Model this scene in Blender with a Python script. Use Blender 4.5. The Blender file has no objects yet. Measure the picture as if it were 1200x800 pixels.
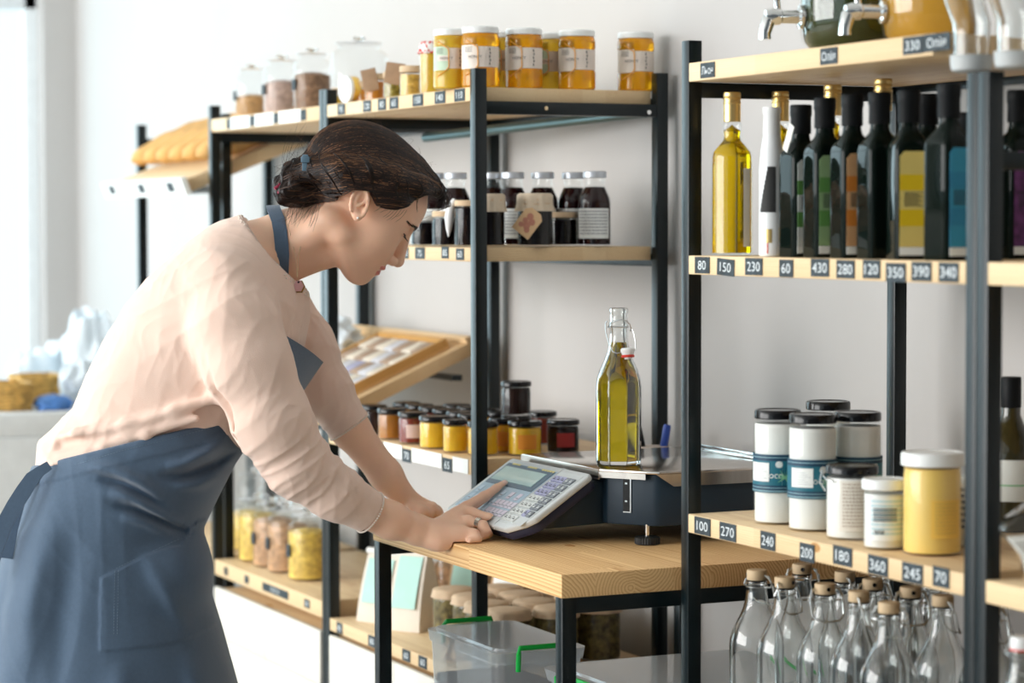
import bpy, bmesh, math, random
import numpy as np
from mathutils import Vector, Matrix, Euler
random.seed(7)
SC = bpy.context.scene
COL = SC.collection
# ------------------------------------------------------------------ camera
CAMP = np.array([3.16485847, -1.7311366, 1.33])
CR = np.array([0.41912815, 0.90792493, -0.00197985])
CU = np.array([-0.04215499, 0.02163832, 0.99887674])
CF = np.array([-0.90694793, 0.41857389, -0.04734279])
FPX = 2908.081
cd = bpy.data.cameras.new('camera'); cam = bpy.data.objects.new('camera', cd); COL.objects.link(cam)
cd.sensor_width = 36; cd.lens = FPX / 1200 * 36; cd.clip_start = 0.05; cd.clip_end = 200
cam.matrix_world = Matrix(((CR[0], CU[0], -CF[0], CAMP[0]), (CR[1], CU[1], -CF[1], CAMP[1]), (CR[2], CU[2], -CF[2], CAMP[2]), (0, 0, 0, 1)))
cd.dof.use_dof = True; cd.dof.focus_distance = 3.70; cd.dof.aperture_fstop = 4.0
SC.camera = cam
# ------------------------------------------------------------------ light
SC.view_settings.view_transform = 'Standard'; SC.view_settings.look = 'None'
SC.view_settings.exposure = 0.3; SC.view_settings.gamma = 1.0; SC.view_settings.use_curve_mapping = False
W = bpy.data.worlds.new('daylight'); SC.world = W; W.use_nodes = True
bg = W.node_tree.nodes['Background']; bg.inputs[0].default_value = (0.80, 0.935, 1.0, 1); bg.inputs[1].default_value = 1.05
def area(name, loc, target, sx, sy, power, color):
    l = bpy.data.lights.new(name, 'AREA'); l.shape = 'RECTANGLE'; l.size = sx; l.size_y = sy; l.energy = power; l.color = color
    o = bpy.data.objects.new(name, l); COL.objects.link(o); o.location = loc
    o.rotation_euler = (Vector(target) - Vector(loc)).to_track_quat('-Z', 'Y').to_euler()
    return o
area('window_daylight', (-5.1, -2.3, 1.75), (2.0, -1.6, 1.0), 4.8, 2.6, 100, (0.66, 0.91, 1.0))
area('front_fill_light', (-1.2, -6.25, 2.1), (-0.3, 0.0, 1.0), 6.0, 2.6, 390, (1.0, 0.975, 0.955))  # added fill from the front; no window is seen there
cy = SC.cycles
cy.use_denoising = True; cy.max_bounces = 14; cy.transmission_bounces = 12; cy.transparent_max_bounces = 24; cy.glossy_bounces = 5; cy.diffuse_bounces = 4
cy.caustics_refractive = False; cy.caustics_reflective = False; cy.sample_clamp_indirect = 6.0

# ------------------------------------------------------------------ projection helpers (place things on the surface they stand on)
def ray(u, v): return CF + (u - 600) / FPX * CR - (v - 400) / FPX * CU
def hit(u, v, ax, val):
    d = ray(u, v); return CAMP + d * (val - CAMP[ax]) / d[ax]
def proj(P):
    d = np.array(P) - CAMP; return 600 + FPX * (d @ CR) / (d @ CF), 400 - FPX * (d @ CU) / (d @ CF)
def at_y(u, Y, z):
    v = 400.
    for _ in range(3):
        P = hit(u, v, 1, Y); v = proj((P[0], Y, z))[1]
    return float(P[0])
def at_x(u, X, z):
    v = 400.
    for _ in range(3):
        P = hit(u, v, 0, X); v = proj((X, P[1], z))[1]
    return float(P[1])
def onz(u, v, z):
    P = hit(u, v, 2, z); return float(P[0]), float(P[1])

# ------------------------------------------------------------------ materials
MATS = {}
def nodes(name):
    m = bpy.data.materials.new(name); m.use_nodes = True; MATS[name] = m
    return m, m.node_tree, m.node_tree.nodes['Principled BSDF']
def mat(name, col, rough=0.5, metal=0.0, trans=0.0, ior=1.45, spec=0.5, emit=None, sss=0.0, coat=0.0, noise=0.0, nscale=30., bump=0.0, bscale=200., stretch=(1, 1, 1), sheen=0.0):
    if name in MATS: return MATS[name]
    m, nt, b = nodes(name)
    c = (*col, 1)
    b.inputs['Base Color'].default_value = c; b.inputs['Roughness'].default_value = rough; b.inputs['Metallic'].default_value = metal
    b.inputs['Transmission Weight'].default_value = trans; b.inputs['IOR'].default_value = ior; b.inputs['Specular IOR Level'].default_value = spec
    b.inputs['Coat Weight'].default_value = coat; b.inputs['Sheen Weight'].default_value = sheen
    if sss: b.inputs['Subsurface Weight'].default_value = sss; b.inputs['Subsurface Radius'].default_value = (0.5, 0.2, 0.1); b.inputs['Subsurface Scale'].default_value = 0.02
    if emit: b.inputs['Emission Color'].default_value = c; b.inputs['Emission Strength'].default_value = emit
    N = nt.nodes; L = nt.links
    tc = N.new('ShaderNodeTexCoord'); mp = N.new('ShaderNodeMapping'); mp.inputs['Scale'].default_value = stretch
    L.new(tc.outputs['Object'], mp.inputs['Vector'])
    n = N.new('ShaderNodeTexNoise'); n.inputs['Scale'].default_value = nscale; n.inputs['Detail'].default_value = 5
    L.new(mp.outputs[0], n.inputs['Vector'])
    k = noise if noise else 0.04
    r = N.new('ShaderNodeValToRGB'); r.color_ramp.elements[0].position = 0.3; r.color_ramp.elements[1].position = 0.7
    r.color_ramp.elements[0].color = (*[x * (1 - k) for x in col], 1); r.color_ramp.elements[1].color = (*[min(1, x * (1 + k)) for x in col], 1)
    L.new(n.outputs['Fac'], r.inputs[0]); L.new(r.outputs[0], b.inputs['Base Color'])
    if bump:
        n2 = N.new('ShaderNodeTexNoise'); n2.inputs['Scale'].default_value = bscale; n2.inputs['Detail'].default_value = 3
        L.new(mp.outputs[0], n2.inputs['Vector'])
        bp = N.new('ShaderNodeBump'); bp.inputs['Strength'].default_value = bump; bp.inputs['Distance'].default_value = 0.002
        L.new(n2.outputs['Fac'], bp.inputs['Height']); L.new(bp.outputs[0], b.inputs['Normal'])
    return m
def thin_glass(name, tint=(0.98, 0.985, 0.985), k=1.0, milk=0.0):
    m = bpy.data.materials.new(name); m.use_nodes = True; MATS[name] = m
    nt = m.node_tree; N = nt.nodes; L = nt.links; N.clear()
    o = N.new('ShaderNodeOutputMaterial'); t = N.new('ShaderNodeBsdfTransparent'); t.inputs[0].default_value = (*tint, 1)
    g = N.new('ShaderNodeBsdfGlossy'); g.inputs['Roughness'].default_value = 0.03; g.inputs[0].default_value = (1, 1, 1, 1)
    lw = N.new('ShaderNodeLayerWeight'); lw.inputs['Blend'].default_value = 0.5
    pw = N.new('ShaderNodeMath'); pw.operation = 'POWER'; pw.inputs[1].default_value = 4.5
    ml = N.new('ShaderNodeMath'); ml.operation = 'MULTIPLY_ADD'; ml.inputs[1].default_value = 0.50 * k; ml.inputs[2].default_value = 0.022 * k
    mx = N.new('ShaderNodeMixShader')
    L.new(lw.outputs['Facing'], pw.inputs[0]); L.new(pw.outputs[0], ml.inputs[0]); L.new(ml.outputs[0], mx.inputs[0]); L.new(t.outputs[0], mx.inputs[1]); L.new(g.outputs[0], mx.inputs[2]); L.new(mx.outputs[0], o.inputs[0])
    if milk:
        d = N.new('ShaderNodeBsdfTranslucent'); d.inputs[0].default_value = (0.85, 0.9, 0.95, 1); d2 = N.new('ShaderNodeBsdfDiffuse'); d2.inputs[0].default_value = (0.82, 0.88, 0.93, 1)
        m2 = N.new('ShaderNodeMixShader'); L.new(d.outputs[0], m2.inputs[1]); L.new(d2.outputs[0], m2.inputs[2]); m3 = N.new('ShaderNodeMixShader'); m3.inputs[0].default_value = milk
        L.new(mx.outputs[0], m3.inputs[1]); L.new(m2.outputs[0], m3.inputs[2]); L.new(m3.outputs[0], o.inputs[0])
    return m
def wood(name, light, dark, stave=0.045, ring=330., rough=0.5, axis='X', contrast=0.5, knots=True, zpith=0.0):
    """solid pine: growth rings around a pith of each stave, run along X; end grain shows on the sawn ends"""
    m, nt, b = nodes(name); N = nt.nodes; L = nt.links
    b.inputs['Roughness'].default_value = rough; b.inputs['Specular IOR Level'].default_value = 0.3
    tc = N.new('ShaderNodeTexCoord'); sp = N.new('ShaderNodeSeparateXYZ'); L.new(tc.outputs['Object'], sp.inputs[0])
    def M(op, a, bb=None, c=None):
        n = N.new('ShaderNodeMath'); n.operation = op
        for i, x in enumerate((a, bb, c)):
            if x is None: continue
            if isinstance(x, (int, float)): n.inputs[i].default_value = x
            else: L.new(x, n.inputs[i])
        return n.outputs[0]
    X, Y, Z = (sp.outputs[0], sp.outputs[1], sp.outputs[2]) if axis == 'X' else (sp.outputs[1], sp.outputs[0], sp.outputs[2])
    q = M('DIVIDE', Y, stave); idx = M('FLOOR', q); fr = M('MULTIPLY', M('SUBTRACT', M('FRACT', q), 0.5), stave)
    # board segments along the length give finger-jointed staves their own tone
    seg = M('FLOOR', M('MULTIPLY', M('ADD', X, M('MULTIPLY', idx, 0.171)), 2.2))
    wn = N.new('ShaderNodeTexWhiteNoise'); wn.noise_dimensions = '2D'
    cb = N.new('ShaderNodeCombineXYZ'); L.new(idx, cb.inputs[0]); L.new(seg, cb.inputs[1]); L.new(cb.outputs[0], wn.inputs[0])
    sc = N.new('ShaderNodeSeparateColor'); L.new(wn.outputs['Color'], sc.inputs[0])
    oy = M('MULTIPLY', M('SUBTRACT', sc.outputs[0], 0.5), stave * 1.9); oz = M('SUBTRACT', M('MULTIPLY', M('SUBTRACT', sc.outputs[1], 0.5), 0.075), zpith)
    ns = N.new('ShaderNodeTexNoise'); ns.inputs['Scale'].default_value = 9; ns.inputs['Detail'].default_value = 3
    mp = N.new('ShaderNodeMapping'); mp.inputs['Scale'].default_value = (0.09, 1, 1) if axis == 'X' else (1, 0.35, 1)
    L.new(tc.outputs['Object'], mp.inputs[0]); L.new(mp.outputs[0], ns.inputs[0])
    wob = M('MULTIPLY', M('SUBTRACT', ns.outputs['Fac'], 0.5), 0.03)
    yy = M('ADD', M('ADD', fr, oy), wob); zz = M('ADD', M('ADD', Z, oz), M('MULTIPLY', wob, 1.4))
    rr = M('SQRT', M('ADD', M('MULTIPLY', yy, yy), M('MULTIPLY', zz, zz)))
    ph = M('FRACT', M('MULTIPLY', rr, ring))
    ph = M('POWER', ph, 2.2)
    fib = N.new('ShaderNodeTexNoise'); fib.inputs['Scale'].default_value = 260; fib.inputs['Detail'].default_value = 2
    mp2 = N.new('ShaderNodeMapping'); mp2.inputs['Scale'].default_value = (0.03, 1, 1) if axis == 'X' else (1, 0.03, 1)
    L.new(tc.outputs['Object'], mp2.inputs[0]); L.new(mp2.outputs[0], fib.inputs[0])
    f = M('MULTIPLY', ph, contrast); f = M('ADD', f, M('MULTIPLY', M('SUBTRACT', fib.outputs['Fac'], 0.5), 0.25)); f = M('ADD', f, M('MULTIPLY', sc.outputs[2], 0.16))
    if knots:
        vo = N.new('ShaderNodeTexVoronoi'); vo.inputs['Scale'].default_value = 9; vo.inputs['Randomness'].default_value = 1
        mp3 = N.new('ShaderNodeMapping'); mp3.inputs['Scale'].default_value = (0.6, 1.2, 1.2) if axis == 'X' else (1.2, 0.6, 1.2)
        L.new(tc.outputs['Object'], mp3.inputs[0]); L.new(mp3.outputs[0], vo.inputs[0])
        kn = M('LESS_THAN', vo.outputs['Distance'], 0.075); f = M('ADD', f, M('MULTIPLY', kn, 0.8))
    r = N.new('ShaderNodeValToRGB'); r.color_ramp.elements[0].color = (*light, 1); r.color_ramp.elements[1].color = (*dark, 1)
    r.color_ramp.elements[0].position = 0.0; r.color_ramp.elements[1].position = 1.0
    L.new(f, r.inputs[0]); L.new(r.outputs[0], b.inputs['Base Color'])
    return m
pine = wood('pine_board', (0.87, 0.66, 0.40), (0.50, 0.25, 0.08), contrast=0.35)
pine_top = wood('pine_worktop', (0.93, 0.63, 0.31), (0.55, 0.24, 0.07), stave=0.062, ring=210., contrast=0.85, zpith=0.828)
steel_black = mat('black_painted_steel', (0.002, 0.007, 0.009), rough=0.28, spec=0.42, bump=0.1, bscale=900)
slate = mat('slate_tag', (0.035, 0.05, 0.06), rough=0.7, noise=0.4, nscale=60)
chalk = mat('chalk', (0.75, 0.8, 0.82), rough=0.9)
white_card = mat('white_card', (0.86, 0.88, 0.86), rough=0.6)
plaster = mat('wall_plaster', (0.54, 0.522, 0.508), rough=0.85, noise=0.03, nscale=2.5)
glass = mat('clear_glass', (0.97, 1.0, 0.99), rough=0.0, trans=1.0, ior=1.47)
tglass = thin_glass('thin_clear_glass', k=0.6)
tplastic = thin_glass('clear_plastic', (0.93, 0.95, 0.97), 2.2)
frosted = thin_glass('frosted_plastic', (0.93, 0.95, 0.97), 2.0, 0.32)
black_lid = mat('black_lacquered_lid', (0.005, 0.005, 0.006), rough=0.2, coat=0.15, spec=0.35)
white_lid = mat('white_lid', (0.85, 0.87, 0.86), rough=0.3)
paper = mat('label_paper', (0.88, 0.86, 0.80), rough=0.6)
ink = mat('black_ink', (0.03, 0.03, 0.03), rough=0.7)
chrome = mat('polished_metal', (0.85, 0.86, 0.86), rough=0.12, metal=1)
wire_m = mat('steel_wire', (0.62, 0.64, 0.64), rough=0.25, metal=1)
gold = mat('gold_cap', (0.80, 0.56, 0.22), rough=0.28, metal=0.85)
kraft = mat('kraft_paper', (0.55, 0.36, 0.20), rough=0.8, noise=0.15, nscale=25, bump=0.3)
honey = mat('honey', (0.98, 0.42, 0.01), rough=0.12, trans=0.55, ior=1.42, sss=0.25)

# ------------------------------------------------------------------ mesh builder
class MB:
    def __init__(s): s.v = []; s.f = []; s.m = []
    def add(s, vs, fs, m=0, M=None):
        o = len(s.v)
        s.v += [tuple(M @ Vector(p)) if M is not None else tuple(p) for p in vs]
        s.f += [tuple(i + o for i in f) for f in fs]; s.m += [m] * len(fs); return s
    def box(s, x0, x1, y0, y1, z0, z1, m=0, M=None):
        vs = [(x, y, z) for x in (x0, x1) for y in (y0, y1) for z in (z0, z1)]
        return s.add(vs, [(0, 1, 3, 2), (4, 6, 7, 5), (0, 4, 5, 1), (2, 3, 7, 6), (0, 2, 6, 4), (1, 5, 7, 3)], m, M)
    def prism(s, poly, z0, z1, m=0, M=None):
        n = len(poly); vs = [(x, y, z0) for x, y in poly] + [(x, y, z1) for x, y in poly]
        fs = [tuple(range(n - 1, -1, -1)), tuple(range(n, 2 * n))] + [(i, (i + 1) % n, n + (i + 1) % n, n + i) for i in range(n)]
        return s.add(vs, fs, m, M)
    def lathe(s, prof, n=32, c=(0, 0, 0), m=0, M=None, sq=None, a0=0.0, a1=None):
        """prof: (r, z) pairs; sq(theta, z) scales the radius"""
        full = a1 is None; a1 = a1 if a1 is not None else 2 * math.pi
        nn = n if full else n + 1; vs = []; fs = []
        for r, z in prof:
            for i in range(nn):
                t = a0 + (a1 - a0) * i / n; k = r * (sq(t, z) if sq else 1)
                vs.append((c[0] + k * math.cos(t), c[1] + k * math.sin(t), c[2] + z))
        for j in range(len(prof) - 1):
            for i in range(n):
                a = j * nn + i; b = j * nn + (i + 1) % nn
                fs.append((a, b, b + nn, a + nn))
        if full:
            if prof[0][0] > 1e-6: fs.append(tuple(range(n - 1, -1, -1)))
            if prof[-1][0] > 1e-6: k = (len(prof) - 1) * nn; fs.append(tuple(range(k, k + n)))
        return s.add(vs, fs, m, M)
    def tube(s, pts, r, n=8, m=0, M=None, cyc=False):
        P = [Vector(p) for p in pts]; vs = []; fs = []; K = len(P); up = None
        for i, p in enumerate(P):
            a = P[(i - 1) % K] if (cyc or i > 0) else p; b = P[(i + 1) % K] if (cyc or i < K - 1) else p
            t = (b - a).normalized()
            if up is None:
                up = Vector((0, 0, 1)) if abs(t.z) < 0.9 else Vector((1, 0, 0))
            x = up - t * up.dot(t)
            x = x.normalized() if x.length > 1e-6 else t.orthogonal().normalized()
            up = x; y = t.cross(x); rr = r[i] if isinstance(r, (list, tuple)) else r
            for k in range(n):
                th = 2 * math.pi * k / n; vs.append(tuple(p + x * math.cos(th) * rr + y * math.sin(th) * rr))
        for i in range(K if cyc else K - 1):
            for k in range(n):
                a = i * n + k; b = i * n + (k + 1) % n; c = ((i + 1) % K) * n
                fs.append((a, b, c + (k + 1) % n, c + k))
        if not cyc: fs += [tuple(range(n - 1, -1, -1)), tuple(range((K - 1) * n, K * n))]
        return s.add(vs, fs, m, M)
    def rbox(s, x0, x1, y0, y1, z0, z1, r, m=0, M=None, n=5):
        """box with rounded vertical edges"""
        poly = []
        for cx, cyy, a in ((x1 - r, y1 - r, 0), (x0 + r, y1 - r, 90), (x0 + r, y0 + r, 180), (x1 - r, y0 + r, 270)):
            for i in range(n + 1):
                t = math.radians(a + 90 * i / n); poly.append((cx + r * math.cos(t), cyy + r * math.sin(t)))
        return s.prism(poly, z0, z1, m, M)
    def build(s, name, mats, parent=None, bevel=0.0, smooth=True, loc=None, seg=2, angle=35):
        me = bpy.data.meshes.new(name)
        if bevel or True:
            bm = bmesh.new(); vv = [bm.verts.new(p) for p in s.v]
            for f, mi in zip(s.f, s.m):
                g = []
                for i in f:
                    if not g or vv[i] is not g[-1]: g.append(vv[i])
                try: fc = bm.faces.new(g); fc.material_index = mi
                except ValueError: pass
            bmesh.ops.remove_doubles(bm, verts=bm.verts, dist=1e-6)
            bmesh.ops.recalc_face_normals(bm, faces=bm.faces)
            if bevel:
                es = [e for e in bm.edges if len(e.link_faces) == 2 and e.calc_face_angle(0) > 0.6]
                bmesh.ops.bevel(bm, geom=es, offset=bevel, segments=seg, affect='EDGES', profile=0.5, clamp_overlap=True)
            bm.to_mesh(me); bm.free()
        for m in (mats if isinstance(mats, (list, tuple)) else [mats]): me.materials.append(m)
        if smooth:
            me.shade_smooth(); me.set_sharp_from_angle(angle=math.radians(angle))
        o = bpy.data.objects.new(name, me); COL.objects.link(o)
        if parent: o.parent = parent
        if loc is not None: o.location = loc
        return o
def root(name, label, cat, loc=(0, 0, 0), rz=0., group=None, rot=None):
    o = bpy.data.objects.new(name, None); COL.objects.link(o); o.location = loc; o.rotation_euler = rot or (0, 0, rz)
    o.empty_display_size = 0.05; o['label'] = label; o['category'] = cat
    if group: o['group'] = group
    return o
def tag(o, label, cat, group=None):
    o['label'] = label; o['category'] = cat
    if group: o['group'] = group
    return o
def struct(o): o['kind'] = 'structure'; return o
def copy_tree(o, parent=None, top=True):
    c = o.copy(); COL.objects.link(c); c.parent = parent
    for ch in list(o.children): copy_tree(ch, c, False)
    return c
def place(proto, n, loc, rz, label, group=None):
    """the first use moves the original, later ones copy it"""
    o = proto if not proto.get('_used') else copy_tree(proto)
    proto['_used'] = 1; o.location = loc; o.rotation_euler = (0, 0, rz); o['label'] = label
    if group: o['group'] = group
    return o
TXT = {}
def text_geo(s):
    """flat letter outlines, width and height normalised to height 1"""
    if s in TXT: return TXT[s]
    cu = bpy.data.curves.new('t', 'FONT'); cu.body = s; cu.size = 1.0; cu.resolution_u = 3
    o = bpy.data.objects.new('t', cu); COL.objects.link(o)
    dg = bpy.context.evaluated_depsgraph_get(); me = bpy.data.meshes.new_from_object(o.evaluated_get(dg))
    vs = [tuple(v.co) for v in me.vertices]; fs = [tuple(p.vertices) for p in me.polygons]
    bpy.data.objects.remove(o); bpy.data.curves.remove(cu); bpy.data.meshes.remove(me)
    xs = [v[0] for v in vs]; ys = [v[1] for v in vs]; h = max(ys) - min(ys)
    vs = [((x - (min(xs) + max(xs)) / 2) / h, (y - (min(ys) + max(ys)) / 2) / h, 0) for x, y, z in vs]
    TXT[s] = (vs, fs, (max(xs) - min(xs)) / h); return TXT[s]
def put_text(mb, s, M, h, w=None, m=1):
    """letters lying in the XY plane of M, centred"""
    vs, fs, asp = text_geo(s); kx = h if w is None else min(h * 1.3, w / asp)
    mb.add([(x * kx, y * h, 0) for x, y, z in vs], fs, m, M)
def cyl_text(mb, s, r, z, a, h, m=1, w=None):
    """letters wrapped round a cylinder of radius r about the Z axis, centred at angle a"""
    vs, fs, asp = text_geo(s); kx = h if w is None else w / asp
    mb.add([(r * math.cos(a + x * kx / r), r * math.sin(a + x * kx / r), z + y * h) for x, y, _ in vs], fs, m)
FRONT = Matrix(((1, 0, 0, 0), (0, 0, -1, 0), (0, 1, 0, 0), (0, 0, 0, 1)))   # local XY plane turned to face -Y
SIDE = Matrix(((0, 0, 1, 0), (1, 0, 0, 0), (0, 1, 0, 0), (0, 0, 0, 1)))     # local XY plane turned to face +X

# ------------------------------------------------------------------ room
YW = 0.358
struct(MB().box(-4.7, 4.7, YW, YW + 0.2, 0, 3.2).build('wall_back', plaster, smooth=False))
struct(MB().box(-4.7, 4.7, -6.0, YW + 0.2, -0.1, 0).build('floor', mat('floor_tiles', (0.42, 0.40, 0.37), rough=0.4, noise=0.12, nscale=3), smooth=False))
struct(MB().box(-4.9, 4.9, -6.0, YW + 0.2, 3.2, 3.3).build('ceiling', mat('ceiling_paint', (0.8, 0.8, 0.79), rough=0.9), smooth=False))
struct(MB().box(4.7, 4.9, -6.0, YW + 0.2, 0, 3.2).build('wall_right', mat('right_wall_dark_reflection', (0.10, 0.11, 0.12), rough=0.9), smooth=False))  # unseen wall, darkened so the racks' steel side faces reflect dark
frame_white = mat('white_window_frame', (0.80, 0.84, 0.86), rough=0.4)
# left wall: a low parapet, a lintel, piers and three tall windows
lw = MB(); lw.box(-4.9, -4.7, -6, YW, 0, 0.25); lw.box(-4.9, -4.7, -6, YW, 3.0, 3.2)
for y in (-5.9, -4.0, -2.1): lw.box(-4.9, -4.7, y - 0.1, y + 0.1, 0.25, 3.0)
lw.box(-4.9, -4.7, 0.25, YW, 0.25, 3.0)
struct(lw.build('wall_left', plaster, smooth=False))
for k, (a, b) in enumerate(((-5.8, -4.1), (-3.9, -2.2), (-2.0, 0.25))):
    w = MB(); t = 0.045
    w.box(-4.83, -4.77, a, a + t, 0.25, 3.0); w.box(-4.83, -4.77, b - t, b, 0.25, 3.0); w.box(-4.83, -4.77, a, b, 0.25, 0.25 + t); w.box(-4.83, -4.77, a, b, 3.0 - t, 3.0)
    nm = 3 if k == 2 else 1
    for j in range(1, nm + 1): yy = a + (b - a) * j / (nm + 1); w.box(-4.83, -4.77, yy - 0.03, yy + 0.03, 0.25, 3.0)
    if k == 2: w.box(-4.85, -4.76, -0.02, 0.055, 0.25, 3.0); w.box(-4.83, -4.77, a, b, 2.02, 2.1)
    o = struct(w.build('window_%d' % (k + 1), frame_white, bevel=0.004))
    g = MB().box(-4.803, -4.797, a + t, b - t, 0.29, 2.96).build('window_pane', tglass, o, smooth=False)
# unseen front wall, added to house the fill light: windows between slim piers
fw = MB(); fw.box(-4.9, 4.9, -6.2, -6.0, 0, 0.3); fw.box(-4.9, 4.9, -6.2, -6.0, 3.05, 3.2)
for x in (-4.8, 4.8): fw.box(x - 0.1, x + 0.1, -6.2, -6.0, 0.3, 3.05)
struct(fw.build('wall_front', plaster, smooth=False))
for k, (a, b) in enumerate(((-4.7, -1.6), (-1.6, 1.6), (1.6, 4.7))):
    w = MB(); t = 0.05
    w.box(a, a + t, -6.13, -6.07, 0.3, 3.05); w.box(b - t, b, -6.13, -6.07, 0.3, 3.05); w.box(a + t, b - t, -6.13, -6.07, 0.3, 0.3 + t); w.box(a + t, b - t, -6.13, -6.07, 3.05 - t, 3.05)
    o = struct(w.build('window_%d' % (k + 4), frame_white, bevel=0.004))
    MB().box(a + t, b - t, -6.103, -6.097, 0.35, 3.0).build('window_pane', tglass, o, smooth=False)
struct(MB().box(-4.7, -0.1, YW - 0.012, YW, 0, 0.09).build('baseboard_back', frame_white, bevel=0.003))

# ------------------------------------------------------------------ price tags on a shelf's front edge
def price_tag(shelf, x0, x1, zc, h, y, txt, dz=0., m=None, tilt=0.):
    mb = MB(); w = x1 - x0
    M = Matrix.Translation(((x0 + x1) / 2, y, zc + dz)) @ Matrix.Rotation(tilt, 4, 'Y')
    mb.box(-w / 2, w / 2, -0.0012, 0.0, -h / 2, h / 2, 0, M)
    if txt:
        put_text(mb, txt, M @ Matrix.Translation((0, -0.0014, 0)) @ FRONT, h * 0.55, w * 0.8)
    return mb.build('price_tag', [m or slate, chalk], shelf, smooth=False)

def make_rack(label, x0, x1, y0, D, t, ztop, shelves, rails=(), own=(True, True), back_rail=None, cutx=None, zright=None, zleft=None):
    r = root('shelving_rack', label, 'shelving rack', (0, 0, 0), group='black steel racks along the back wall')
    y1 = y0 + D; yb = min(y1, YW - 0.002)
    for x in ([x0] if own[0] else []) + ([x1 - t] if own[1] else []):
        for y in (y0, yb - t):
            MB().box(x, x + t, y, y + t, 0, (zleft if x == x0 and zleft else zright if x != x0 and zright else ztop)).build('post', steel_black, r, bevel=0.0012)
        for z in [s[0] - s[1] - t * 0.5 for s in shelves if s[2]] + list(rails):
            if x != x0 and zright and z > zright: continue
            MB().box(x + 0.001, x + t - 0.001, y0 + t, yb - t, z - t / 2, z + t / 2).build('side_rail', steel_black, r, bevel=0.0008)
    out = []
    for z, th, _ in shelves:
        xa = x0 + t; xb = x1 - t
        s = MB().box(xa, xb if not cutx or z < ztop - 0.05 else cutx, y0, yb - t - 0.001, z - th, z - 0.0004).build('shelf', pine, r, bevel=0.0012)
        out.append(s)
        MB().box(xa, xb, yb - t, yb - 0.001, z - th - t * 0.5, z - th + t * 0.5).build('back_rail', steel_black, r, bevel=0.0008)
    return r, out

# right-hand racks (nearest the camera)
T1 = 0.0208; Y1 = -0.0779; ZT1, ZM1, ZL1 = 1.5501, 1.2864, 0.9294; TH1 = 0.0262
R1, S1 = make_rack('tall black rack of dark oil bottles and white coconut jars right of the scale', 0.1424, 0.8363, Y1, 0.358, T1, 1.581, [(ZT1, TH1, True), (ZM1, TH1, False), (ZL1, TH1, False), (0.615, TH1, False)], rails=(0.3,), cutx=0.748, zright=1.5)
R0, S0 = make_rack('black rack at the far right edge with a dark bottle behind a clear scoop bin', 0.8372, 1.53, Y1, 0.358, T1, 1.581, [(ZM1, TH1, False), (0.9275, TH1, False), (0.62, TH1, False)], rails=(0.3, 1.4), zleft=1.5)
# the racks in the middle and at the left
T2 = 0.0218; Y2 = -0.0322; TH2 = 0.0287
RM, SM = make_rack('black rack behind the woman topped with honey jars', -1.392, -0.6622, Y2, 0.3685, T2, 1.5917, [(1.5615, 0.0245, True), (1.2905, 0.0245, False), (0.930, 0.027, False), (0.5605, 0.0245, False)])
RL, SL = make_rack('black rack left of the woman topped with big glass canisters', -2.119, -1.3925, Y2, 0.3685, T2, 1.5917, [(1.5615, TH2, True), (0.5873, 0.034, False)])
RB, SB = make_rack('leftmost black rack holding the slanted bread board', -2.80, -2.1195, 0.0, 0.35, T2, 1.575, [(0.5873, TH2, False)], rails=(1.53,))
MB().box(-2.778, -2.14, YW - T2 - 0.004, YW - 0.006, 1.535, 1.555).build('top_rail', steel_black, RB)
# steel tube along the top of the middle rack's open end
MB().tube([(-1.36, 0.17, 1.500), (-0.673, 0.297, 1.523)], 0.0095, 14).build('hanging_tube', mat('galvanised_tube', (0.12, 0.19, 0.20), rough=0.35, metal=0.7), RM)
MB().tube([(-0.673, 0.297, 1.523), (-0.66, 0.2975, 1.523)], 0.004, 10).build('tube_screw', chrome, RM)
MB().lathe([(0.0035, 0), (0.0035, 0.001), (0.0, 0.0016)], 12, M=Matrix.Translation((-0.6622, 0.10, 1.5265)) @ Matrix.Rotation(math.pi / 2, 4, 'Y')).build('screw_head', mat('brass_screw', (0.7, 0.55, 0.35), rough=0.3, metal=1), RM)

def tags_u(shelf, z, th, Yf, items, hh=0.023, m=None):
    for it in items:
        u0, u1, s = it[:3]; dz = it[3] if len(it) > 3 else 0.0; ti = it[4] if len(it) > 4 else 0.0
        price_tag(shelf, at_y(u0, Yf, z), at_y(u1, Yf, z), z - th / 2 + dz, hh, Yf, s, dz=0, m=m, tilt=ti)
tags_u(S1[2], ZL1, TH1, Y1, [(814.5, 833, '100'), (844, 863, '270'), (892, 909, '240'), (938, 955, '200', -0.004), (977, 999, '180', 0.002), (1018, 1041, '360'), (1058, 1082, '245'), (1094, 1113, '70', 0.003)], 0.0235)
tags_u(S1[1], ZM1, TH1, Y1, [(815, 832, '80'), (841, 861, '150', -0.002, 0.05), (874, 894, '230', 0), (914, 930, '60', -0.001), (951, 972, '430', 0.001), (981, 1002, '280', 0), (1012, 1032, '120', 0.001), (1039, 1062, '350', -0.002), (1069, 1092, '390', 0), (1101, 1124, '340', 0)], 0.0225)
tags_u(S1[0], ZT1, TH1, Y1, [(821.5, 838, 'Льон'), (962, 982, 'Олія'), (1059, 1082, '330', 0.001), (1083, 1114, 'Олія', 0.0015)], 0.0205)
tags_u(SM[0], 1.5615, 0.0245, Y2, [(396, 404.5, '95'), (426, 435, '120'), (443.5, 452.5, '80'), (457, 467, '65'), (484, 496, '150'), (510, 522, '140'), (533, 545, '110')], 0.021)
tags_u(SM[1], 1.2905, 0.0245, Y2, [(473, 479, '90'), (487, 498, '75'), (518, 526, '85', 0.002), (535, 544, '60')], 0.020)
tags_u(SM[2], 0.930, 0.027, Y2, [(444, 449, '55'), (472, 482, '70', -0.004), (519, 530, '65', -0.005)], 0.024)
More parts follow.
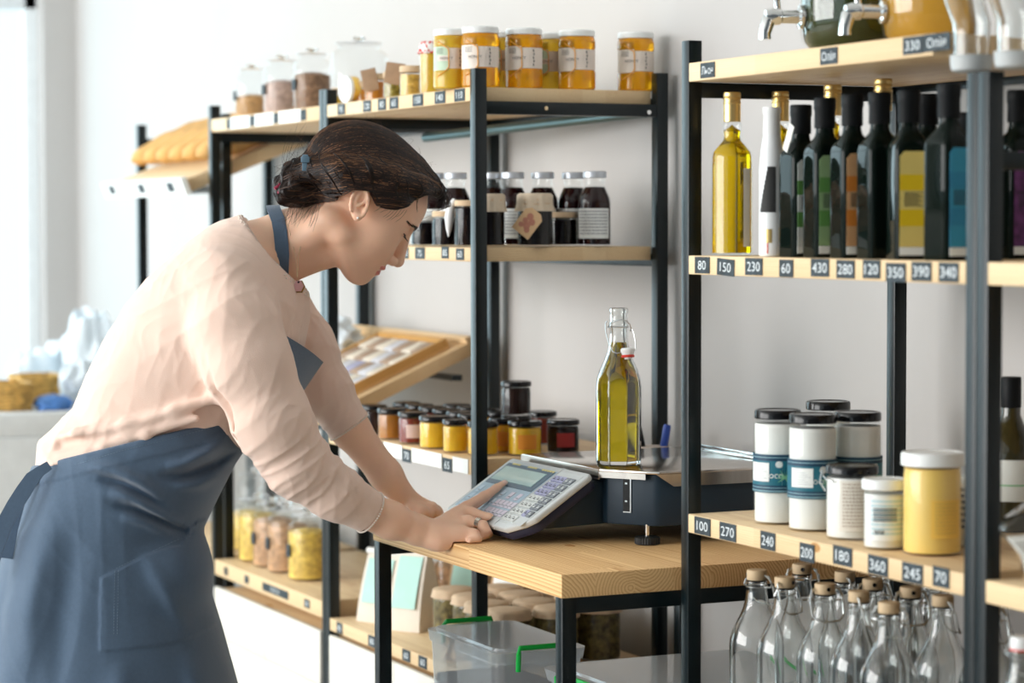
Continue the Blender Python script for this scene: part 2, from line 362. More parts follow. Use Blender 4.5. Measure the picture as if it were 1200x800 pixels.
tags_u(SM[2], 0.930, 0.027, Y2 - 0.0006, [(450, 471.5, ''), (483, 518, ''), (531, 549, '')], 0.025, white_card)
tags_u(SM[3], 0.5605, 0.0245, Y2, [(395, 401.5, '45'), (432, 441, '80'), (472, 481, '60'), (491, 500.5, '60')], 0.021)
tags_u(SL[0], 1.5615, TH2, Y2, [(266, 270, ''), (293.5, 298.5, ''), (321.5, 326, ''), (353, 359, '')], 0.022)
tags_u(SL[0], 1.5615, TH2, Y2 - 0.0006, [(270.5, 293, ''), (299, 321, ''), (327, 352.5, '')], 0.025, white_card)
tags_u(SL[1], 0.5873, 0.034, Y2, [(263, 267, ''), (287, 291.5, ''), (308, 338, 'ПАСТА'), (357, 363, '90')], 0.017)

# ------------------------------------------------------------------ worktop table
ZT = 0.8451
tb = root('worktop_table', 'thick pine worktop table with black steel legs under the scale', 'table', (0, 0, 0))
TX0, TX1, TY0, TY1 = -0.6168, 0.0923, -0.2383, 0.345
MB().box(TX0, TX1, TY0, TY1, ZT - 0.0335, ZT - 0.0003).build('tabletop', pine_top, tb, bevel=0.0012)
tz = ZT - 0.0336; tt = 0.0222
for x in (TX0 + 0.002, TX1 - 0.0 - tt):
    for y in (TY0 + 0.001, TY1 - tt - 0.001):
        MB().box(x, x + tt, y, y + tt, 0, tz).build('leg', steel_black, tb, bevel=0.0012)
    MB().box(x + 0.001, x + tt - 0.001, TY0 + tt, TY1 - tt - 0.001, tz - tt, tz).build('side_rail', steel_black, tb, bevel=0.0008)
for y in (TY1 - tt - 0.001,):
    MB().box(TX0 + tt, TX1 - tt, y + 0.001, y + tt - 0.001, tz - tt, tz).build('apron_rail', steel_black, tb, bevel=0.0008)
MB().box(TX0 + 0.004, TX1 - 0.004, TY0 + 0.03, TY1 - 0.03, 0.40, 0.425).build('lower_shelf', pine, tb, bevel=0.001)
# ================================================================== goods
oil_yellow = mat('yellow_oil', (1.0, 0.64, 0.0), rough=0.0, trans=0.9, ior=1.36)
oil_green = mat('green_olive_oil', (0.66, 0.50, 0.0), rough=0.0, trans=0.97, ior=1.40)
dark_glass = mat('dark_bottle_glass', (0.004, 0.008, 0.006), rough=0.04, spec=0.15)
matte_black = mat('matte_black_capsule', (0.008, 0.009, 0.010), rough=0.5, spec=0.15)
cream = mat('coconut_butter', (0.90, 0.90, 0.86), rough=0.5, noise=0.02)
teal = mat('teal_label', (0.015, 0.15, 0.21), rough=0.5, noise=0.1)
green_ink = mat('green_leaf_ink', (0.25, 0.55, 0.30), rough=0.6)
yellow_cream = mat('yellow_butter', (1.0, 0.68, 0.18), rough=0.35, noise=0.02)
orange_ink = mat('orange_ink', (0.85, 0.42, 0.06), rough=0.6)
cloth_tan = mat('tan_cloth', (0.70, 0.52, 0.34), rough=0.9, noise=0.1, bump=0.4, bscale=600)
white_plastic = mat('white_plastic', (0.85, 0.86, 0.86), rough=0.35)

def shell(prof, t=0.0022, base=0.004):
    """closed hollow vessel: outer profile up, inner profile down"""
    inner = [(max(r - t, 0.0005), z) for r, z in prof if z > prof[0][1] + base]
    inner = [(inner[0][0], prof[0][1] + base)] + inner
    return [(0, prof[0][1])] + list(prof) + inner[::-1] + [(0, prof[0][1] + base)]
def arc_label(mb, r, z0, z1, a0, a1, m=0, n=20, dr=0.0):
    mb.lathe([(r, z0), (r + 0.0005, z0), (r + 0.0005, z1), (r, z1)], n, m=m, a0=a0, a1=a1)
def octa(theta, z, zs=0.118, rot=0.3927):
    if z > zs + 0.03: return 1.0
    a = ((theta - rot) % (math.pi / 4)) - math.pi / 8
    k = math.cos(math.pi / 8) / math.cos(a) * 1.045
    k = min(k, 1.0) if False else k
    w = 1.0 if z < zs else max(0.0, 1 - (z - zs) / 0.03)
    return 1 + (k - 1) * w

# ---- the olive oil bottle on the scale
ZP = 0.957
bx, by = onz(725, 543, ZP)
bt = root('swing_top_bottle', 'clear swing-top bottle of green olive oil standing on the scale', 'bottle', (bx, by, ZP + 0.0002), rz=0.25)
BP = [(0.033, 0.0), (0.0355, 0.003), (0.0358, 0.10), (0.0358, 0.120), (0.0345, 0.132), (0.030, 0.146), (0.0235, 0.160), (0.0185, 0.172), (0.0155, 0.186), (0.0143, 0.196), (0.0140, 0.212), (0.0152, 0.214), (0.0152, 0.219), (0.0140, 0.221), (0.0138, 0.232), (0.0146, 0.236), (0.0146, 0.2405), (0.0132, 0.242)]
MB().lathe(shell(BP, 0.0026, 0.006), 96, sq=octa).build('bottle_glass', glass, bt, angle=50)
LP = [(0.0, 0.0064)] + [(r - 0.0030, max(z, 0.0064)) for r, z in BP if z < 0.19] + [(0.0118, 0.1890), (0, 0.1890)]
MB().lathe(LP, 96, sq=octa).build('olive_oil', oil_green, bt, angle=50)
MB().lathe([(0.0, 0.0012), (0.028, 0.0012), (0.028, 0.0002), (0, 0.0002)], 40).build('base_ring', glass, bt)
# wire bail: collar, loop and the hanging stopper
w = MB(); ring = [(0.0156 * math.cos(t), 0.0156 * math.sin(t), 0.2125) for t in np.linspace(0, 2 * math.pi, 25)[:-1]]
w.tube(ring, 0.0008, 8, cyc=True)
# bail direction in world: over the camera-facing side and down to the right
def RX(a, h, z, o=0.0): return (a * CR[0] - o * CF[0], a * CR[1] - o * CF[1], z)
rot = Matrix.Rotation(-0.25, 4, 'Z')
def TW(pts): return [tuple(rot @ Vector(p)) for p in pts]
w.tube(TW([RX(-0.018, 0, 0.222), RX(-0.0205, 0, 0.218), RX(-0.020, 0, 0.205), RX(-0.0175, 0, 0.195, 0.006), RX(-0.014, 0, 0.184, 0.014), RX(-0.010, 0, 0.175, 0.020), RX(-0.004, 0, 0.1725, 0.022), RX(0.002, 0, 0.174, 0.022)]), 0.0009, 8)
w.tube(TW([RX(-0.017, 0, 0.212), RX(-0.014, 0, 0.218, 0.012), RX(-0.006, 0, 0.2225, 0.018), RX(0.004, 0, 0.2245, 0.019), RX(0.011, 0, 0.223, 0.015), RX(0.017, 0, 0.217, 0.009), RX(0.0195, 0, 0.209, 0.006), RX(0.019, 0, 0.207, 0.005)]), 0.00095, 8)
w.tube(TW([RX(0.0165, 0, 0.2075, 0.006), RX(0.0225, 0, 0.2075, 0.006)]), 0.0014, 8)
w.tube(TW([RX(0.0205, 0, 0.2095, 0.006), RX(0.0235, 0, 0.202, 0.008), RX(0.0255, 0, 0.190, 0.012), RX(0.0255, 0, 0.178, 0.016), RX(0.022, 0, 0.175, 0.020)]), 0.0009, 8)
w.build('wire_bail', wire_m, bt)
sM = rot @ Matrix.Translation(RX(0.0125, 0, 0.181, 0.024)) @ Matrix.Rotation(math.pi, 4, 'X') @ Matrix.Rotation(0.12, 4, 'Y')
MB().lathe([(0, 0), (0.0095, 0), (0.0112, 0.002), (0.0112, 0.004), (0.0085, 0.012), (0.006, 0.0135), (0.0055, 0.0175), (0, 0.018)], 28, M=sM).build('porcelain_stopper', mat('white_porcelain', (0.9, 0.9, 0.9), rough=0.15, coat=0.4), bt)
MB().lathe([(0.0058, 0.0108), (0.0098, 0.0108), (0.0104, 0.0125), (0.0098, 0.0145), (0.0058, 0.0145)], 28, M=sM).build('rubber_gasket', mat('red_rubber', (0.75, 0.05, 0.03), rough=0.4), bt)

# ---- the scale
scale_blue = mat('scale_navy_plastic', (0.010, 0.028, 0.050), rough=0.45, bump=0.2, bscale=1500)
scale_grey = mat('scale_light_grey_plastic', (0.66, 0.69, 0.69), rough=0.35)
brushed = mat('brushed_stainless', (0.62, 0.57, 0.52), rough=0.16, metal=1, noise=0.06, nscale=8, stretch=(1, 12, 1))
sc = root('shop_scale', 'dark blue shop scale with stainless platform and tilted keypad', 'scale', (0, 0, 0))
PX0, PX1, PY0, PY1 = -0.478, -0.118, -0.033, 0.285
ch = 0.052
poly = [(PX0, PY0), (PX1 - ch * 1.55, PY0), (PX1 - 0.016, PY0 + 0.046), (PX1, PY0 + 0.062), (PX1, PY1), (PX0, PY1)]
MB().prism(poly, ZP - 0.0045, ZP).build('platform', brushed, sc, bevel=0.0012)
lip = MB(); cxm, cym = (PX0 + PX1) / 2, (PY0 + PY1) / 2
lip.add([(PX1 - ch * 1.55, PY0 - 0.0006, ZP - 0.004), (PX1 - 0.016, PY0 + 0.0454, ZP - 0.004), (PX1 - 0.016, PY0 + 0.0454, ZP - 0.013), (PX1 - ch * 1.55, PY0 - 0.0006, ZP - 0.013),
         (PX1 - ch * 1.55 - 0.0015, PY0 + 0.001, ZP - 0.004), (PX1 - 0.017, PY0 + 0.047, ZP - 0.004), (PX1 - 0.017, PY0 + 0.047, ZP - 0.013), (PX1 - ch * 1.55 - 0.0015, PY0 + 0.001, ZP - 0.013)],
        [(0, 1, 2, 3), (7, 6, 5, 4), (0, 4, 5, 1), (1, 5, 6, 2), (2, 6, 7, 3), (3, 7, 4, 0)])
lip.prism([(PY0 + 0.055, -0.004), (PY0 + 0.085, -0.023), (PY1, -0.023), (PY1, -0.004)], -0.0015, 0.0005, M=Matrix(((0, 0, 1, PX1), (1, 0, 0, 0), (0, 1, 0, ZP), (0, 0, 0, 1))))
lip.box(PX0, PX1 - ch * 1.55, PY0 - 0.0012, PY0 + 0.0005, ZP - 0.016, ZP - 0.001)
lip.build('platform_skirt', brushed, sc)
MB().box(PX0 + 0.01, PX1 - 0.002, PY1 - 0.012, PY1 - 0.004, ZP, ZP + 0.007).box(PX0 + 0.01, PX1 - 0.002, PY1 - 0.030, PY1 - 0.025, ZP, ZP + 0.004).build('back_ridge', chrome, sc, bevel=0.001)
body = [(PX0 + 0.012, PY0 + 0.012), (PX1 - ch * 1.5, PY0 + 0.012), (PX1 - 0.018, PY0 + 0.058), (PX1 - 0.010, PY0 + 0.07), (PX1 - 0.010, PY1 - 0.01), (PX0 + 0.012, PY1 - 0.01)]
ZB = 0.873
MB().prism(body, ZB, ZP - 0.0048).build('housing', scale_blue, sc, bevel=0.003)
# slot with a metal guide in the cut corner
p0 = Vector((PX1 - ch * 1.5, PY0 + 0.012, 0)); p1 = Vector((PX1 - 0.018, PY0 + 0.058, 0)); dv = (p1 - p0).normalized(); nv = Vector((dv.y, -dv.x, 0))
def corner_box(a, b, z0, z1, d0, d1, mb, m=0):
    A = p0 + dv * a; B = p0 + dv * b
    pl = [tuple((A + nv * d0).xy), tuple((B + nv * d0).xy), tuple((B + nv * d1).xy), tuple((A + nv * d1).xy)]
    mb.prism(pl, z0, z1, m)
L_ = (p1 - p0).length
g = MB(); corner_box(L_ * 0.36, L_ * 0.52, ZB + 0.020, ZP - 0.010, -0.001, 0.0008, g, 0); corner_box(L_ * 0.52, L_ * 0.545, ZB + 0.020, ZP - 0.010, 0.0, 0.002, g, 1)
corner_box(L_ * 0.37, L_ * 0.545, ZB + 0.019, ZB + 0.0205, 0.0, 0.002, g, 1)
for k in (1, 4): corner_box(L_ * 0.41, L_ * 0.46, ZB + 0.026 + k * 0.009, ZB + 0.0285 + k * 0.009, 0.0008, 0.0018, g, 1)
g.build('vent_slot', [black_lid, chrome], sc)
foot_m = mat('ribbed_black_foot', (0.015, 0.016, 0.016), rough=0.5)
for fx, fy in ((PX1 - 0.028, PY0 + 0.055), (PX0 + 0.09, PY0 - 0.045), (PX0 + 0.05, PY1 - 0.05), (PX1 - 0.04, PY1 - 0.05)):
    ft = MB().lathe([(0.0165, 0), (0.0190, 0.0012), (0.0190, 0.0105), (0.0165, 0.0120), (0, 0.0120)], 60, c=(fx, fy, ZT), sq=lambda t, z: 1 + 0.02 * math.cos(30 * t)).build('levelling_foot', foot_m, sc)
    MB().lathe([(0.0035, 0.0121), (0.0035, 0.0095 + 0.030), (0, 0.0095 + 0.030)], 14, c=(fx, fy, ZT)).build('foot_screw', chrome, ft)
# display arm and tilted keypad
arm = MB(); Ax = Matrix(((0, 0, 1, 0), (1, 0, 0, 0), (0, 1, 0, 0), (0, 0, 0, 1)))
arm.prism([(PY0 + 0.03, 0.872), (PY0 + 0.03, 0.938), (PY0 - 0.005, 0.938), (PY0 - 0.095, 0.878), (PY0 - 0.085, 0.868)], PX0 + 0.03, PX1 - 0.092, M=Ax)
arm.build('display_arm', scale_blue, sc, bevel=0.003)
# panel frame: u along +X, v up the slope, n outward
dX0, dX1 = -0.4790, -0.1913
top = Vector((dX0, -0.050, 0.9515)); bot = Vector((dX0, -0.1745, 0.8690))
vv_ = (top - bot); SL_ = vv_.length; vv_.normalize(); uu_ = Vector((1, 0, 0)); nn_ = uu_.cross(vv_)
PM = Matrix(((uu_.x, vv_.x, nn_.x, bot.x), (uu_.y, vv_.y, nn_.y, bot.y), (uu_.z, vv_.z, nn_.z, bot.z), (0, 0, 0, 1)))
PW = dX1 - dX0
def panel_hit(u, v):
    n = np.array(nn_); d = ray(u, v); t = ((np.array(bot) - CAMP) @ n) / (d @ n); P = CAMP + d * t
    q = PM.inverted() @ Vector(P); return q.x, q.y
pp = [(0.0, 0.012), (0.02, 0.0), (PW - 0.045, 0.0), (PW - 0.012, 0.020), (PW, 0.035), (PW, SL_ - 0.006), (PW - 0.006, SL_), (0.006, SL_), (0.0, SL_ - 0.006)]
MB().prism(pp, -0.010, 0.0, M=PM).build('keypad_bezel', scale_grey, sc, bevel=0.0028, seg=3)
MB().prism([(x * 0.97 + 0.004, y * 0.97 + 0.003) for x, y in pp], -0.026, -0.0102, M=PM).build('keypad_underside', mat('scale_purple_navy_plastic', (0.018, 0.022, 0.055), rough=0.4), sc, bevel=0.004)
# membrane: dark strip round the lcd, key fields, keys
mem = MB()
LX = lambda f: f * PW
def pbox(mb, x0, x1, y0, y1, m, h=0.0008, z=0.0): mb.box(x0, x1, y0, y1, z, z + h, m, PM)
pale_blue = mat('pale_blue_membrane', (0.42, 0.55, 0.66), rough=0.35); dusk = mat('slate_blue_membrane', (0.10, 0.16, 0.22), rough=0.3)
lcd = mat('lcd_glass', (0.50, 0.72, 0.73), rough=0.15, coat=0.6); lcd_frame = mat('lcd_frame', (0.06, 0.09, 0.11), rough=0.3)
key_w = mat('white_key', (0.78, 0.80, 0.78), rough=0.4); key_p = mat('lilac_key', (0.42, 0.42, 0.62), rough=0.4); key_g = mat('grey_key', (0.25, 0.27, 0.30), rough=0.4); key_b = mat('light_blue_key', (0.55, 0.68, 0.80), rough=0.4); key_k = mat('pink_key', (0.74, 0.68, 0.78), rough=0.4); yel = mat('yellow_print', (0.85, 0.72, 0.25), rough=0.6)
S = SL_
pbox(mem, 0.012, PW * 0.665, 0.022, S - 0.012, 0, 0.0006)
m1 = MB(); m1.box(0.016, PW * 0.655, S * 0.565, S - 0.014, 0.0007, 0.0014, 0, PM)
mem.build('membrane', pale_blue, sc)
for i, (a, wd) in enumerate(((0.12, 0.030), (0.32, 0.034), (0.50, 0.046))):
    for k in range(5): m1.box(PW * a + k * wd / 5 - 0.002, PW * a + (k + 0.7) * wd / 5 - 0.002, S * 0.915 - 0.0035, S * 0.915, 0.0015, 0.0017, 1, PM)
for k in range(22): m1.box(PW * 0.1 + k * 0.0062, PW * 0.1 + k * 0.0062 + 0.0035, S * 0.885 + 0.0078, S * 0.885 + 0.0086, 0.0015, 0.0017, 2, PM)
m1.build('display_panel', [dusk, yel, key_b], sc)
MB().box(PW * 0.075, PW * 0.60, S * 0.625, S * 0.85, 0.0015, 0.0022, 0, PM).build('lcd_screen', lcd, sc)
cam_dark = key_g
for r_ in range(3):
    for c_ in range(12):
        if r_ == 2 and False: continue
        x = 0.022 + c_ * (PW * 0.60 / 12); y = S * (0.13 + 0.135 * r_)
        k = MB().box(x, x + PW * 0.60 / 12 - 0.0022, y, y + S * 0.105, 0.0007, 0.0013, 0, PM)
        k.box(x + 0.002, x + PW * 0.6 / 12 - 0.0045, y + 0.004, y + 0.0055, 0.0013, 0.0015, 1, PM)
        if r_ < 2 or c_ % 2 == 0: k.build('membrane_key', [key_b if (c_ < 7) else key_k, key_g], sc, smooth=False)
MB().box(PW * 0.70, PW * 0.965, 0.012, S - 0.010, 0.0, 0.0006, 0, PM).build('key_field', scale_grey, sc)
mats_row = [key_w, key_w, key_w, key_w, key_p, key_p, key_p]
for r_ in range(7):
    for c_ in range(5):
        if r_ == 0 and c_ > 2: continue
        x = PW * 0.715 + c_ * PW * 0.048; y = 0.016 + r_ * (S - 0.034) / 7
        if r_ == 0: x -= 0
        mm = mats_row[r_] if c_ < 3 else key_g
        if r_ == 1 and c_ == 3: mm = key_p
        k = MB().box(x, x + PW * 0.042, y, y + (S - 0.034) / 7 * 0.78, 0.0006, 0.0030, 0, PM)
        k.box(x + 0.0025, x + PW * 0.042 - 0.0025, y + 0.0045, y + 0.0062, 0.0030, 0.0032, 1, PM); k.box(x + 0.0025, x + PW * 0.042 - 0.0055, y + 0.0078, y + 0.0090, 0.0030, 0.0032, 1, PM)
        k.build('key', [mm, ink if mm is not key_g else key_w], sc, smooth=False)
# rubber cover strap across the bezel
MB().tube([tuple(PM @ Vector(p)) for p in ((PW * 0.685, S + 0.001, -0.004), (PW * 0.68, S * 0.99, 0.001), (PW * 0.685, S * 0.5, 0.0012), (PW * 0.69, 0.004, 0.001), (PW * 0.695, -0.0012, -0.006))], 0.0007, 6).build('cover_seam', white_plastic, sc)

# ---- pen cup behind the scale
cx_, cy_ = -0.575, 0.262
cup = root('pen_cup', 'small clear cup holding markers behind the scale platform', 'cup', (cx_, cy_, ZT))
MB().lathe(shell([(0.020, 0), (0.026, 0.105)], 0.0018, 0.003), 32).build('cup_wall', tglass, cup)
MB().lathe([(0.0255, 0.098), (0.0268, 0.098), (0.0268, 0.105), (0.0255, 0.105)], 32).build('cup_rim', mat('tan_rim', (0.6, 0.5, 0.42), rough=0.4), cup)
def marker(loc, tip, col_body, col_cap, label, L=0.14):
    o = root('marker', label, 'marker', loc); d = Vector(tip).normalized()
    M = d.to_track_quat('Z', 'Y').to_matrix().to_4x4()
    MB().lathe([(0.0045, 0), (0.0065, 0.003), (0.0065, L * 0.72), (0, L * 0.72)], 16, M=M).build('barrel', col_body, o)
    MB().lathe([(0.0068, L * 0.70), (0.0068, L * 0.97), (0.0055, L), (0, L)], 16, M=M).build('cap', col_cap, o)
    MB().box(0.0062, 0.0085, -0.0015, 0.0015, L * 0.74, L * 0.95, M=M).build('clip', col_cap, o)
blue_p = mat('blue_plastic', (0.03, 0.08, 0.42), rough=0.35)
marker((cx_ - 0.002, cy_ + 0.002, ZT + 0.0032), (0.010, 0.020, 0.14), white_plastic, blue_p, 'white marker with a blue cap in the pen cup')
marker((cx_ + 0.003, cy_ - 0.002, ZT + 0.0032), (-0.012, -0.024, 0.13), matte_black, matte_black, 'thin black marker leaning left in the pen cup', 0.138)

# ---- bottles on the right-hand rack
def cap_profile(r, h, z): return [(r, z), (r, z + h * 0.60), (r + 0.0006, z + h * 0.62), (r + 0.0006, z + h * 0.66), (r - 0.0003, z + h * 0.68), (r - 0.0003, z + h * 0.73), (r + 0.0006, z + h * 0.75), (r + 0.0006, z + h * 0.8), (r - 0.0002, z + h * 0.83), (r + 0.0005, z + h * 0.9), (r, z + h * 0.98), (r - 0.001, z + h), (0, z + h)]
def round_bottle(label, loc, liquid, H=0.222, R=0.0285, group=None, lab=None, name='oil_bottle'):
    o = root(name, label, 'bottle', loc, group=group)
    p = [(R - 0.002, 0), (R, 0.002), (R, 0.126), (R - 0.0006, 0.130), (R, 0.133), (R - 0.002, 0.141), (R - 0.008, 0.149), (R - 0.0145, 0.156), (R - 0.0158, 0.162), (R - 0.0150, 0.170), (R - 0.0142, 0.180), (R - 0.0165, 0.182), (R - 0.0175, 0.190)]
    p = [(r, z * H / 0.222) for r, z in p]
    MB().lathe(shell(p, 0.0016, 0.003), 48).build('bottle_glass', tglass, o)
    q = [(0, 0.0034)] + [(r - 0.0019, max(z, 0.0034)) for r, z in p if z < 0.178 * H / 0.222] + [(0, 0.178 * H / 0.222)]
    MB().lathe(q, 48).build('oil', liquid, o)
    MB().lathe(cap_profile(0.0118, 0.040 * H / 0.222, 0.182 * H / 0.222), 32).build('cap', gold, o)
    if lab: 
        m = MB(); arc_label(m, R + 0.0003, 0.012, 0.118, lab[0], lab[1]); m.build('label', paper, o)
    return o
YF = -0.035
round_bottle('clear round bottle of bright yellow oil with gold cap beside the rack post', (at_y(857.5, YF, ZM1), YF, ZM1), oil_yellow, lab=(0.05, 0.5))
round_bottle('pale yellow oil bottle with gold cap half hidden behind the white-necked bottle', (at_y(914, 0.055, ZM1), 0.055, ZM1), oil_yellow, H=0.226, R=0.0275, lab=(-2.8, -1.7))
round_bottle('gold-capped clear bottle behind the green-labelled dark bottle', (at_y(975, 0.06, ZM1), 0.06, ZM1), oil_yellow, H=0.229, R=0.026)
round_bottle('gold-capped clear bottle behind the unlabelled dark bottles', (at_y(1034, 0.075, ZM1), 0.075, ZM1), mat('olive_tint_oil', (0.35, 0.42, 0.08), rough=0.05, trans=0.8), H=0.232, R=0.026)
# white-necked bottle
X = at_y(904, YF - 0.010, ZM1)
o = root('oil_bottle', 'slim bottle with white neck wrap and black wedge label left of the dark bottles', 'bottle', (X, YF - 0.010, ZM1))
MB().lathe([(0.0150, 0), (0.0165, 0.002), (0.0165, 0.115), (0.0145, 0.140), (0.0112, 0.160), (0.0105, 0.172), (0.0, 0.172)], 36).build('bottle_body', mat('milky_white', (0.85, 0.87, 0.88), rough=0.3), o)
MB().lathe([(0.0113, 0.160), (0.0118, 0.162), (0.0108, 0.187), (0.0120, 0.189), (0.0120, 0.196), (0.0, 0.197)], 36).build('neck_wrap', white_plastic, o)
m = MB()
for k in range(10):
    f = k / 10; m.lathe([(0.0169, 0.058 + 0.06 * f), (0.0169, 0.058 + 0.06 * (f + 0.1))], 10, a0=-1.6 + 1.0 * f * 0.8, a1=-0.2)
m.build('wedge_label', ink, o)
m = MB(); m.lathe([(0.0169, 0.018), (0.0169, 0.036)], 10, a0=-1.2, a1=-0.5); m.lathe([(0.01695, 0.004), (0.01695, 0.018)], 4, a0=-0.9, a1=-0.8, m=1); m.build('gold_emblem', [gold, mat('red_print', (0.7, 0.1, 0.08), rough=0.6)], o)
MB().box(-0.018, -0.006, -0.0172, -0.0168, 0.150, 0.187, M=Matrix.Rotation(0.5, 4, 'Y')).build('neck_tag', paper, o)

def square_bottle(label, loc, rz, lab=None, H=0.204, sw=0.0222, cap=True, capc=matte_black, band=None, name='dark_oil_bottle', group='dark square oil bottles on the middle shelf'):
    o = root(name, label, 'bottle', loc, rz=rz, group=group)
    def sqf(t, z):
        zs, ze = 0.137 * H / 0.204, 0.162 * H / 0.204
        c = max(abs(math.cos(t)), abs(math.sin(t))); k = min(1 / c, 1.27)
        w_ = 1.0 if z < zs else max(0.0, 1 - (z - zs) / (ze - zs))
        return 1 + (k - 1) * w_
    h = H / 0.204
    p = [(0, 0), (sw - 0.001, 0), (sw, 0.0015), (sw, 0.132 * h), (sw - 0.001, 0.139 * h), (sw - 0.005, 0.147 * h), (sw - 0.0098, 0.154 * h), (0.0115, 0.160 * h), (0.0110, 0.170 * h), (0.0108, 0.184 * h), (0.0128, 0.186 * h), (0.0128, 0.196 * h), (0, 0.197 * h)]
    MB().lathe(p, 64, sq=sqf).build('bottle_body', dark_glass, o, angle=40)
    if cap: MB().lathe([(0.0130, 0.165 * h), (0.0134, 0.167 * h), (0.0132, 0.187 * h), (0.0142, 0.190 * h), (0.0142, 0.202 * h), (0.0132, 0.204 * h), (0, 0.204 * h)], 32).build('capsule', capc, o)
    else: MB().lathe([(0.0135, 0.185 * h), (0.0138, 0.186 * h), (0.0138, 0.202 * h), (0, 0.204 * h)], 32).build('cap', black_lid, o)
    if lab:
        col, col2 = lab; L = MB(); w2 = sw * 0.80; x = sw + 0.0003
        L.prism([(-w2, 0.015 * h), (w2, 0.015 * h), (w2, 0.124 * h), (w2 * 0.7, 0.130 * h), (-w2 * 0.7, 0.130 * h), (-w2, 0.124 * h)], 0, 0.0004, 0, Matrix.Translation((x, 0, 0)) @ SIDE)
        for a, b, mi in ((0.083, 0.102, 1), (0.040, 0.060, 1), (0.005, 0.0148, 2)): L.box(x, x + 0.0006, -w2, w2, a * h, b * h, mi)
        for k in range(10): L.box(x + 0.0005, x + 0.0008, -w2 * 0.7, w2 * 0.7 - (k % 3) * 0.004, (0.064 + 0.0018 * k) * h, (0.0647 + 0.0018 * k) * h, 3)
        L.build('label', [col, col2, white_card, ink], o, smooth=False)
    return o
lg = mat('sage_label', (0.30, 0.46, 0.22), rough=0.6); lg2 = mat('deep_sage', (0.13, 0.33, 0.08), rough=0.6)
lo = mat('peach_label', (0.75, 0.42, 0.20), rough=0.6); lo2 = mat('deep_orange', (0.78, 0.26, 0.04), rough=0.6)
ly = mat('straw_label', (0.80, 0.62, 0.18), rough=0.6); ly2 = mat('strong_yellow', (0.85, 0.58, 0.01), rough=0.6)
lb = mat('sky_label', (0.03, 0.30, 0.48), rough=0.6); lb2 = mat('deep_sky', (0.02, 0.24, 0.42), rough=0.6)
lw_ = mat('small_white_label', (0.75, 0.78, 0.75), rough=0.6)
pg = mat('purple_floral', (0.12, 0.03, 0.13), rough=0.6, noise=0.6, nscale=90)
for u, Yb, rz, lab, txt, H in (
    (938, -0.036, -0.02, (lw_, lg2), 'dark square bottle with a shiny black screw cap and small green-white label', 0.197),
    (966, -0.040, -0.12, (lg, lg2), 'dark square bottle with a sage green label', 0.203),
    (998, -0.040, -0.12, (lo, lo2), 'dark square bottle with an orange label', 0.204),
    (1030, -0.040, -0.12, None, 'dark square bottle without label between the orange and yellow labelled ones', 0.204),
    (1064, -0.042, -0.28, (ly, ly2), 'dark square bottle with a wide bright yellow label', 0.203),
    (1086, 0.045, -0.1, None, 'dark capped bottle standing behind the yellow and blue labelled ones', 0.205),
    (1111, -0.044, 0.12, (lb, lb2), 'dark square bottle with a blue label', 0.206),
    (1132, 0.070, -0.12, None, 'dark square bottle peeking out from behind the double rack post', 0.180)):
    square_bottle(txt, (at_y(u, Yb, ZM1), Yb, ZM1), rz, lab, H, cap=(u != 934))
square_bottle('dark square bottle with a purple floral label at the right edge', (at_y(1192, 0.10, ZM1), 0.10, ZM1), -0.1, (pg, pg), 0.205)

# ---- jars of the low shelf
def std_jar(name, label, loc, R, H, lid_m, cont_m, rz=0., lid_h=0.012, neck=0.88, fill=0.86, group=None, glass_on=True, lid_r=None, shoulder=0.05):
    o = root(name, label, 'jar', loc, rz=rz, group=group)
    zn = H - lid_h - 0.002
    p = [(R * 0.90, 0), (R * 0.985, H * 0.02), (R, H * 0.05), (R, zn - H * shoulder - 0.004), (R * 0.97, zn - H * shoulder * 0.5), (R * neck, zn - 0.001), (R * neck, H - 0.002)]
    if glass_on: MB().lathe(shell(p, 0.0016, 0.003), 40).build('jar_glass', tglass, o)
    zf = zn * fill
    q = [(0, 0.0034)] + [(r - 0.0019, max(z, 0.0034)) for r, z in p if z < zf] + [(p[3][0] - 0.0021 if zf < p[3][1] + 0.01 else R * neck - 0.002, zf), (0, zf)]
    MB().lathe(q, 40).build('contents', cont_m, o)
    lr = lid_r or R * neck + 0.0022
    MB().lathe([(lr - 0.0008, H - lid_h), (lr, H - lid_h + 0.0008), (lr, H - 0.0022), (lr - 0.0015, H), (lr - 0.004, H), (lr - 0.0048, H - 0.0008), (0, H - 0.0008)], 48).build('lid', lid_m, o)
    return o
CA = -0.43  # direction from the shelf towards the camera seen from a jar
